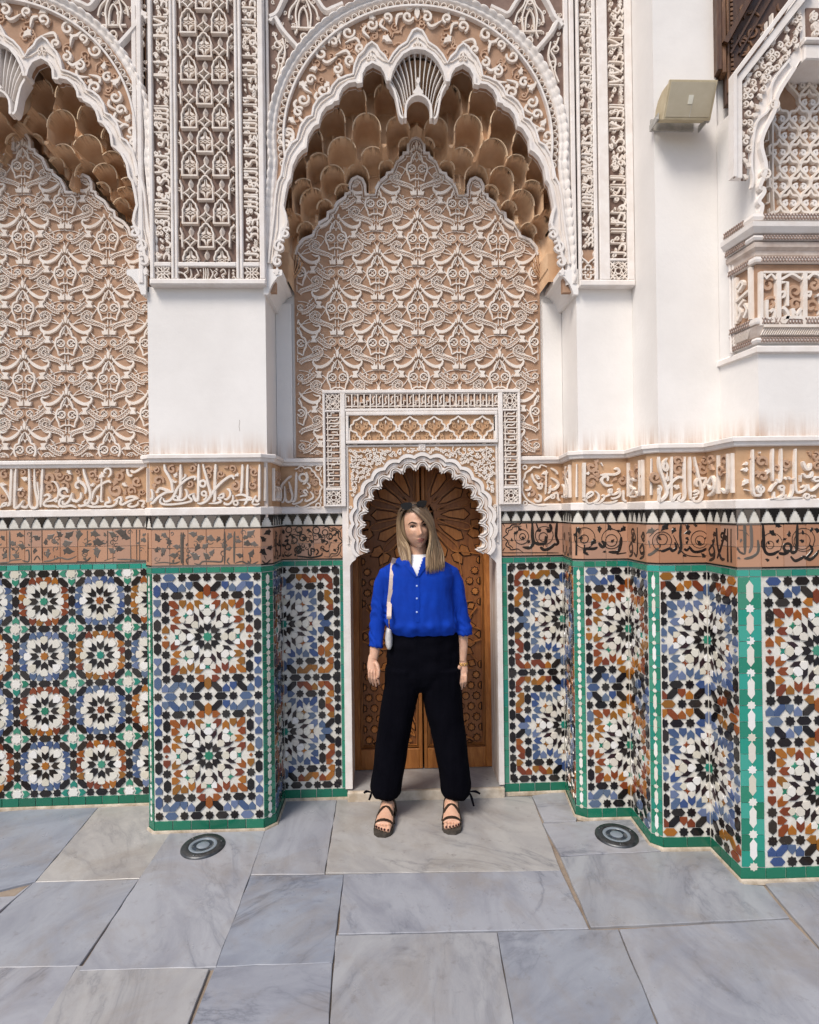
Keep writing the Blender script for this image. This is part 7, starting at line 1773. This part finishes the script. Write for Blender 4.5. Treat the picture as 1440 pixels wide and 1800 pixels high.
bvh = BVHTree.FromPolygons([v.co.copy() for v in me.vertices], [tuple(p.vertices) for p in me.polygons])
def onshirt(px, py, out=.002):
    r = _ray(px, py); h = bvh.ray_cast(CAM-PE.location*0, r.normalized()); return (h[0]-r.normalized()*out) if h[0] else W3(px, py, 2.93)
def ribbon(mb, pts, w_, th=.002, nrm=(0, -1, 0)):
    P = [Vector(p) for p in pts]; n = len(P); V = []; nn = Vector(nrm)
    for i in range(n):
        t = (P[min(i+1, n-1)]-P[max(i-1, 0)]).normalized(); s = t.cross(nn).normalized(); ww = (w_[min(i, len(w_)-1)] if isinstance(w_, (list, tuple)) else w_)/2
        V += [tuple(P[i]+s*ww), tuple(P[i]+s*ww+nn*th), tuple(P[i]-s*ww+nn*th), tuple(P[i]-s*ww)]
    F = [(4*i+j, 4*i+(j+1) % 4, 4*i+4+(j+1) % 4, 4*i+4+j) for i in range(n-1) for j in range(4)]+[(3, 2, 1, 0), (4*n-4, 4*n-3, 4*n-2, 4*n-1)]; mb.add(V, F)
cm = MB(); ribbon(cm, [onshirt(*p, .004) for p in ((708, 980), (715, 990), (724, 1002), (732, 1014))], [.020, .030, .022, .008], .004); ribbon(cm, [onshirt(*p, .004) for p in ((754, 978), (749, 988), (742, 1000), (735, 1013))], [.020, .030, .022, .008], .004); obj('collar', cm, M['blue'], PE)
pm = MB(); ribbon(pm, smooth([onshirt(733.5+.4*math.sin(y), y, .0012) for y in range(1014, 1100, 10)], 2), .024, .0016); obj('placket', pm, M['blue'], PE)
q_ = NB('pearl_button'); q_.base((.35, .45, .75, 1)); q_.rough(.2); M['button'] = q_.m
for y in (1030, 1052, 1076):
    c = onshirt(733, y, .0042); e = MB(); ball(e, c, .0052, .002, .0052, 6); obj('button', e, M['button'], PE, True)
# ---- wide trousers
tr = MB()
rings(tr, [prof_px(1104, 687, 803, .108), prof_px(1120, 684, 805, .116), prof_px(1150, 680, 809, .126), prof_px(1180, 679, 809, .126), prof_px(1198, 690, 798, .105), prof_px(1212, 715, 768, .07)], 28)
rings(tr, [prof_px(y, a, b, d, 3.045) for y, a, b, d in ((1170, 678, 744, .118), (1210, 674, 738, .112), (1250, 668, 729, .106), (1300, 661, 719, .100), (1350, 655, 710, .094), (1380, 650, 705, .090), (1390, 651, 704, .085), (1396, 655, 700, .070), (1399, 665, 692, .045))], 24)
rings(tr, [prof_px(y, a, b, d, 3.045) for y, a, b, d in ((1170, 736, 811, .118), (1210, 741, 812, .112), (1250, 749, 814, .106), (1300, 761, 819, .100), (1350, 771, 825, .094), (1380, 774, 829, .090), (1390, 775, 828, .085), (1396, 779, 824, .070), (1399, 786, 812, .045))], 24)
me = remesh(tr, .006, 5)
def tr_fold(x, y, z):
    f = .007*nz.noise((x*13, y*9, z*2.2))+.004*nz.noise((x*30, y*24, z*7)); f += .006*max(0, min(1, (.30-z)/.2))*nz.noise((x*38, y*38, z*5)); f += .006*max(0, min(1, (z-.62)/.2))*nz.noise((x*10, y*10, z*22)); return f
folds(me, tr_fold); wrap('trousers', me, M['navy'], PE)
tt = MB(); bvt = BVHTree.FromPolygons([v.co.copy() for v in me.vertices], [tuple(p.vertices) for p in me.polygons])
for q in ([(652, 1392), (644, 1391), (640, 1394)], [(653, 1392), (652, 1398), (649, 1406)], [(827, 1391), (836, 1391), (844, 1395)], [(825, 1392), (829, 1402), (833, 1417)]):
    ribbon(tt, smooth([W3(*p, 2.985) for p in q], 3), [.006, .008, .010, .013, .012, .010], .003)
obj('hem_tie', tt, M['navy'], PE, kind='stuff')
wb = MB(); bt = MB(); e = MB(); c = W3(737, 1111, 2.925); ball(bt, c, .009, .003, .007, 8); obj('trouser_button', bt, M['leather'], PE, True)
# ---- sandals
for (hl, d, s, L), lab in zip(FT_, ('left', 'right')):
    k = (L+.03)/.245; mb = MB(); out = []
    for t, w_ in ((-.012, .018), (0, .032), (.04, .039), (.09, .036), (.14, .041), (.18, .048), (.215, .050), (.24, .042), (.258, .020)): out.append((t, w_))
    o2 = [(t, w_) for t, w_ in out]+[(t, -w_) for t, w_ in out[::-1]]; P2 = [hl+d*t*k+s*w_ for t, w_ in o2]; n = len(P2); V = [(p.x, p.y, z) for z in (.0005, .020) for p in P2]
    F = [tuple(range(n-1, -1, -1)), tuple(range(n, 2*n))]+[(i, (i+1) % n, n+(i+1) % n, n+i) for i in range(n)]
    a_ = sum(P2[i].x*P2[(i+1) % n].y-P2[(i+1) % n].x*P2[i].y for i in range(n))
    if a_ < 0: F = [f[::-1] for f in F]
    mb.add(V, F); sl = obj('sandal', mb, M['sole'], PE)
    def over(t0, t1, h, w_, sgn=1):
        pts = []
        for i in range(9):
            u = i/8; a = math.pi*u; t = t0+(t1-t0)*u; wd = .042 if .1 < t < .16 else .047 if t > .16 else .038
            pts.append(tuple(hl+d*t*k+s*(sgn*wd*math.cos(a))+Vector((0, 0, .018+h*math.sin(a)**.8))))
        mb = MB(); P = [Vector(p) for p in pts]; V = []; 
        for i, p in enumerate(P):
            t = (P[min(i+1, 8)]-P[max(i-1, 0)]).normalized(); nn = (p-(hl+d*(t0+t1)/2*k+Vector((0, 0, .01)))).normalized(); sd_ = t.cross(nn).normalized(); V += [tuple(p+sd_*w_/2), tuple(p+sd_*w_/2+nn*.004), tuple(p-sd_*w_/2+nn*.004), tuple(p-sd_*w_/2)]
        mb.add(V, [(4*i+j, 4*i+(j+1) % 4, 4*i+4+(j+1) % 4, 4*i+4+j) for i in range(8) for j in range(4)]+[(3, 2, 1, 0), (32, 33, 34, 35)]); obj('strap', mb, M['leather'], sl)
    over(.195, .195, .036, .016); over(.085, .165, .068, .013); over(.085, .165, .068, .013, -1); over(.045, .085, .098, .012); over(.045, .085, .098, .012, -1)
    mb = MB(); cx_ = hl+d*.045*k; 
    R = [((cx_.x+.0, cx_.y, z), .0425, .0425) for z in (.112, .132)]; rings(mb, R, 20, False); oo = obj('ankle_strap', mb, M['leather'], sl, True); oo.modifiers.new('s', 'SOLIDIFY').thickness = .003
# ---- things she wears and carries
SG = thing('sunglasses', 'black sunglasses pushed up on the hair of the woman', 'sunglasses', tuple(W3(721, 886, 2.96)))
for s in (-1, 1):
    mb = MB(); q = [(s*.012, .004), (s*.016, .022), (s*.040, .030), (s*.066, .028), (s*.070, .020), (s*.060, -.002), (s*.040, -.012), (s*.020, -.008)]; q = smooth(q, 3, True); n = len(q)
    def G(x, y, dz): return H(x-.010, -.080+.25*abs(x)+dz-.45*y*1.0, .114+y*.95-.10*abs(x))
    V = [G(x, y, 0) for x, y in q]+[G(x, y, -.006) for x, y in q]; F = [tuple(range(n)), tuple(range(2*n-1, n-1, -1))]+[(i, n+i, n+(i+1) % n, (i+1) % n) for i in range(n)]; mb.add(V, F); obj('lens', mb, M['dark'], SG)
mb = MB(); tube(mb, [H(-.024, -.070, .118), H(-.010, -.074, .120), H(.004, -.070, .118)], .003, 8); obj('bridge', mb, M['dark'], SG)
for s in (-1, 1): mb = MB(); tube(mb, [H(s*.060-.010, -.062, .108), H(s*.070-.005, -.01, .092), H(s*.072, .045, .065)], .0024, 6, 1.6); obj('temple', mb, M['dark'], SG)
BG = thing('handbag', 'small silver shoulder bag on a pale strap under the arm of the woman', 'handbag', tuple(W3(684, 1118, 3.0)))
mb = MB(); rings(mb, [((W3(684, y, 3.04).x, 3.04, W3(684, y, 3.04).z), rx, .085, .6) for y, rx in ((1103, .010), (1107, .016), (1118, .021), (1130, .019), (1135, .012))], 20); obj('bag', mb, M['silver'], BG, True)
mb = MB(); ribbon(mb, smooth([onshirt(*p, .004) for p in ((694, 981), (691, 990), (689, 1010), (687, 1035), (685, 1058))]+[W3(684, 1080, 2.915), W3(684, 1088, 2.92)], 4), .0235, .003); obj('strap', mb, M['strapb'], BG)
mb = MB(); ribbon(mb, [onshirt(*p, .009) for p in ((687, 1036), (685, 1050), (683, 1066))], .022, .003); obj('strap_keeper', mb, M['strapb'], BG)
mb = MB(); tube(mb, [W3(684, 1088, 2.918), W3(684, 1096, 2.925), W3(685, 1104, 2.95)], .0035, 8); obj('clasp', mb, M['gold'], BG)
BC = thing('bracelet', 'gold link bracelet on the wrist of the woman', 'bracelet', tuple(W3(812, 1166, 3.02)))
c = W3(812.3, 1166, 3.02)
for k in range(14):
    a = 2*math.pi*k/14; mb = MB(); ctr = Vector((c.x+.0285*math.cos(a), c.y+.024*math.sin(a), c.z)); tg = Vector((-math.sin(a), math.cos(a), 0)); pts = [tuple(ctr+tg*.0062*math.cos(2*math.pi*i/8)+Vector((0, 0, .0062*math.sin(2*math.pi*i/8)))) for i in range(9)]; tube(mb, pts, .0019, 6, 1, (math.cos(a), math.sin(a), .001)); obj('link', mb, M['gold'], BC, True)
emit()
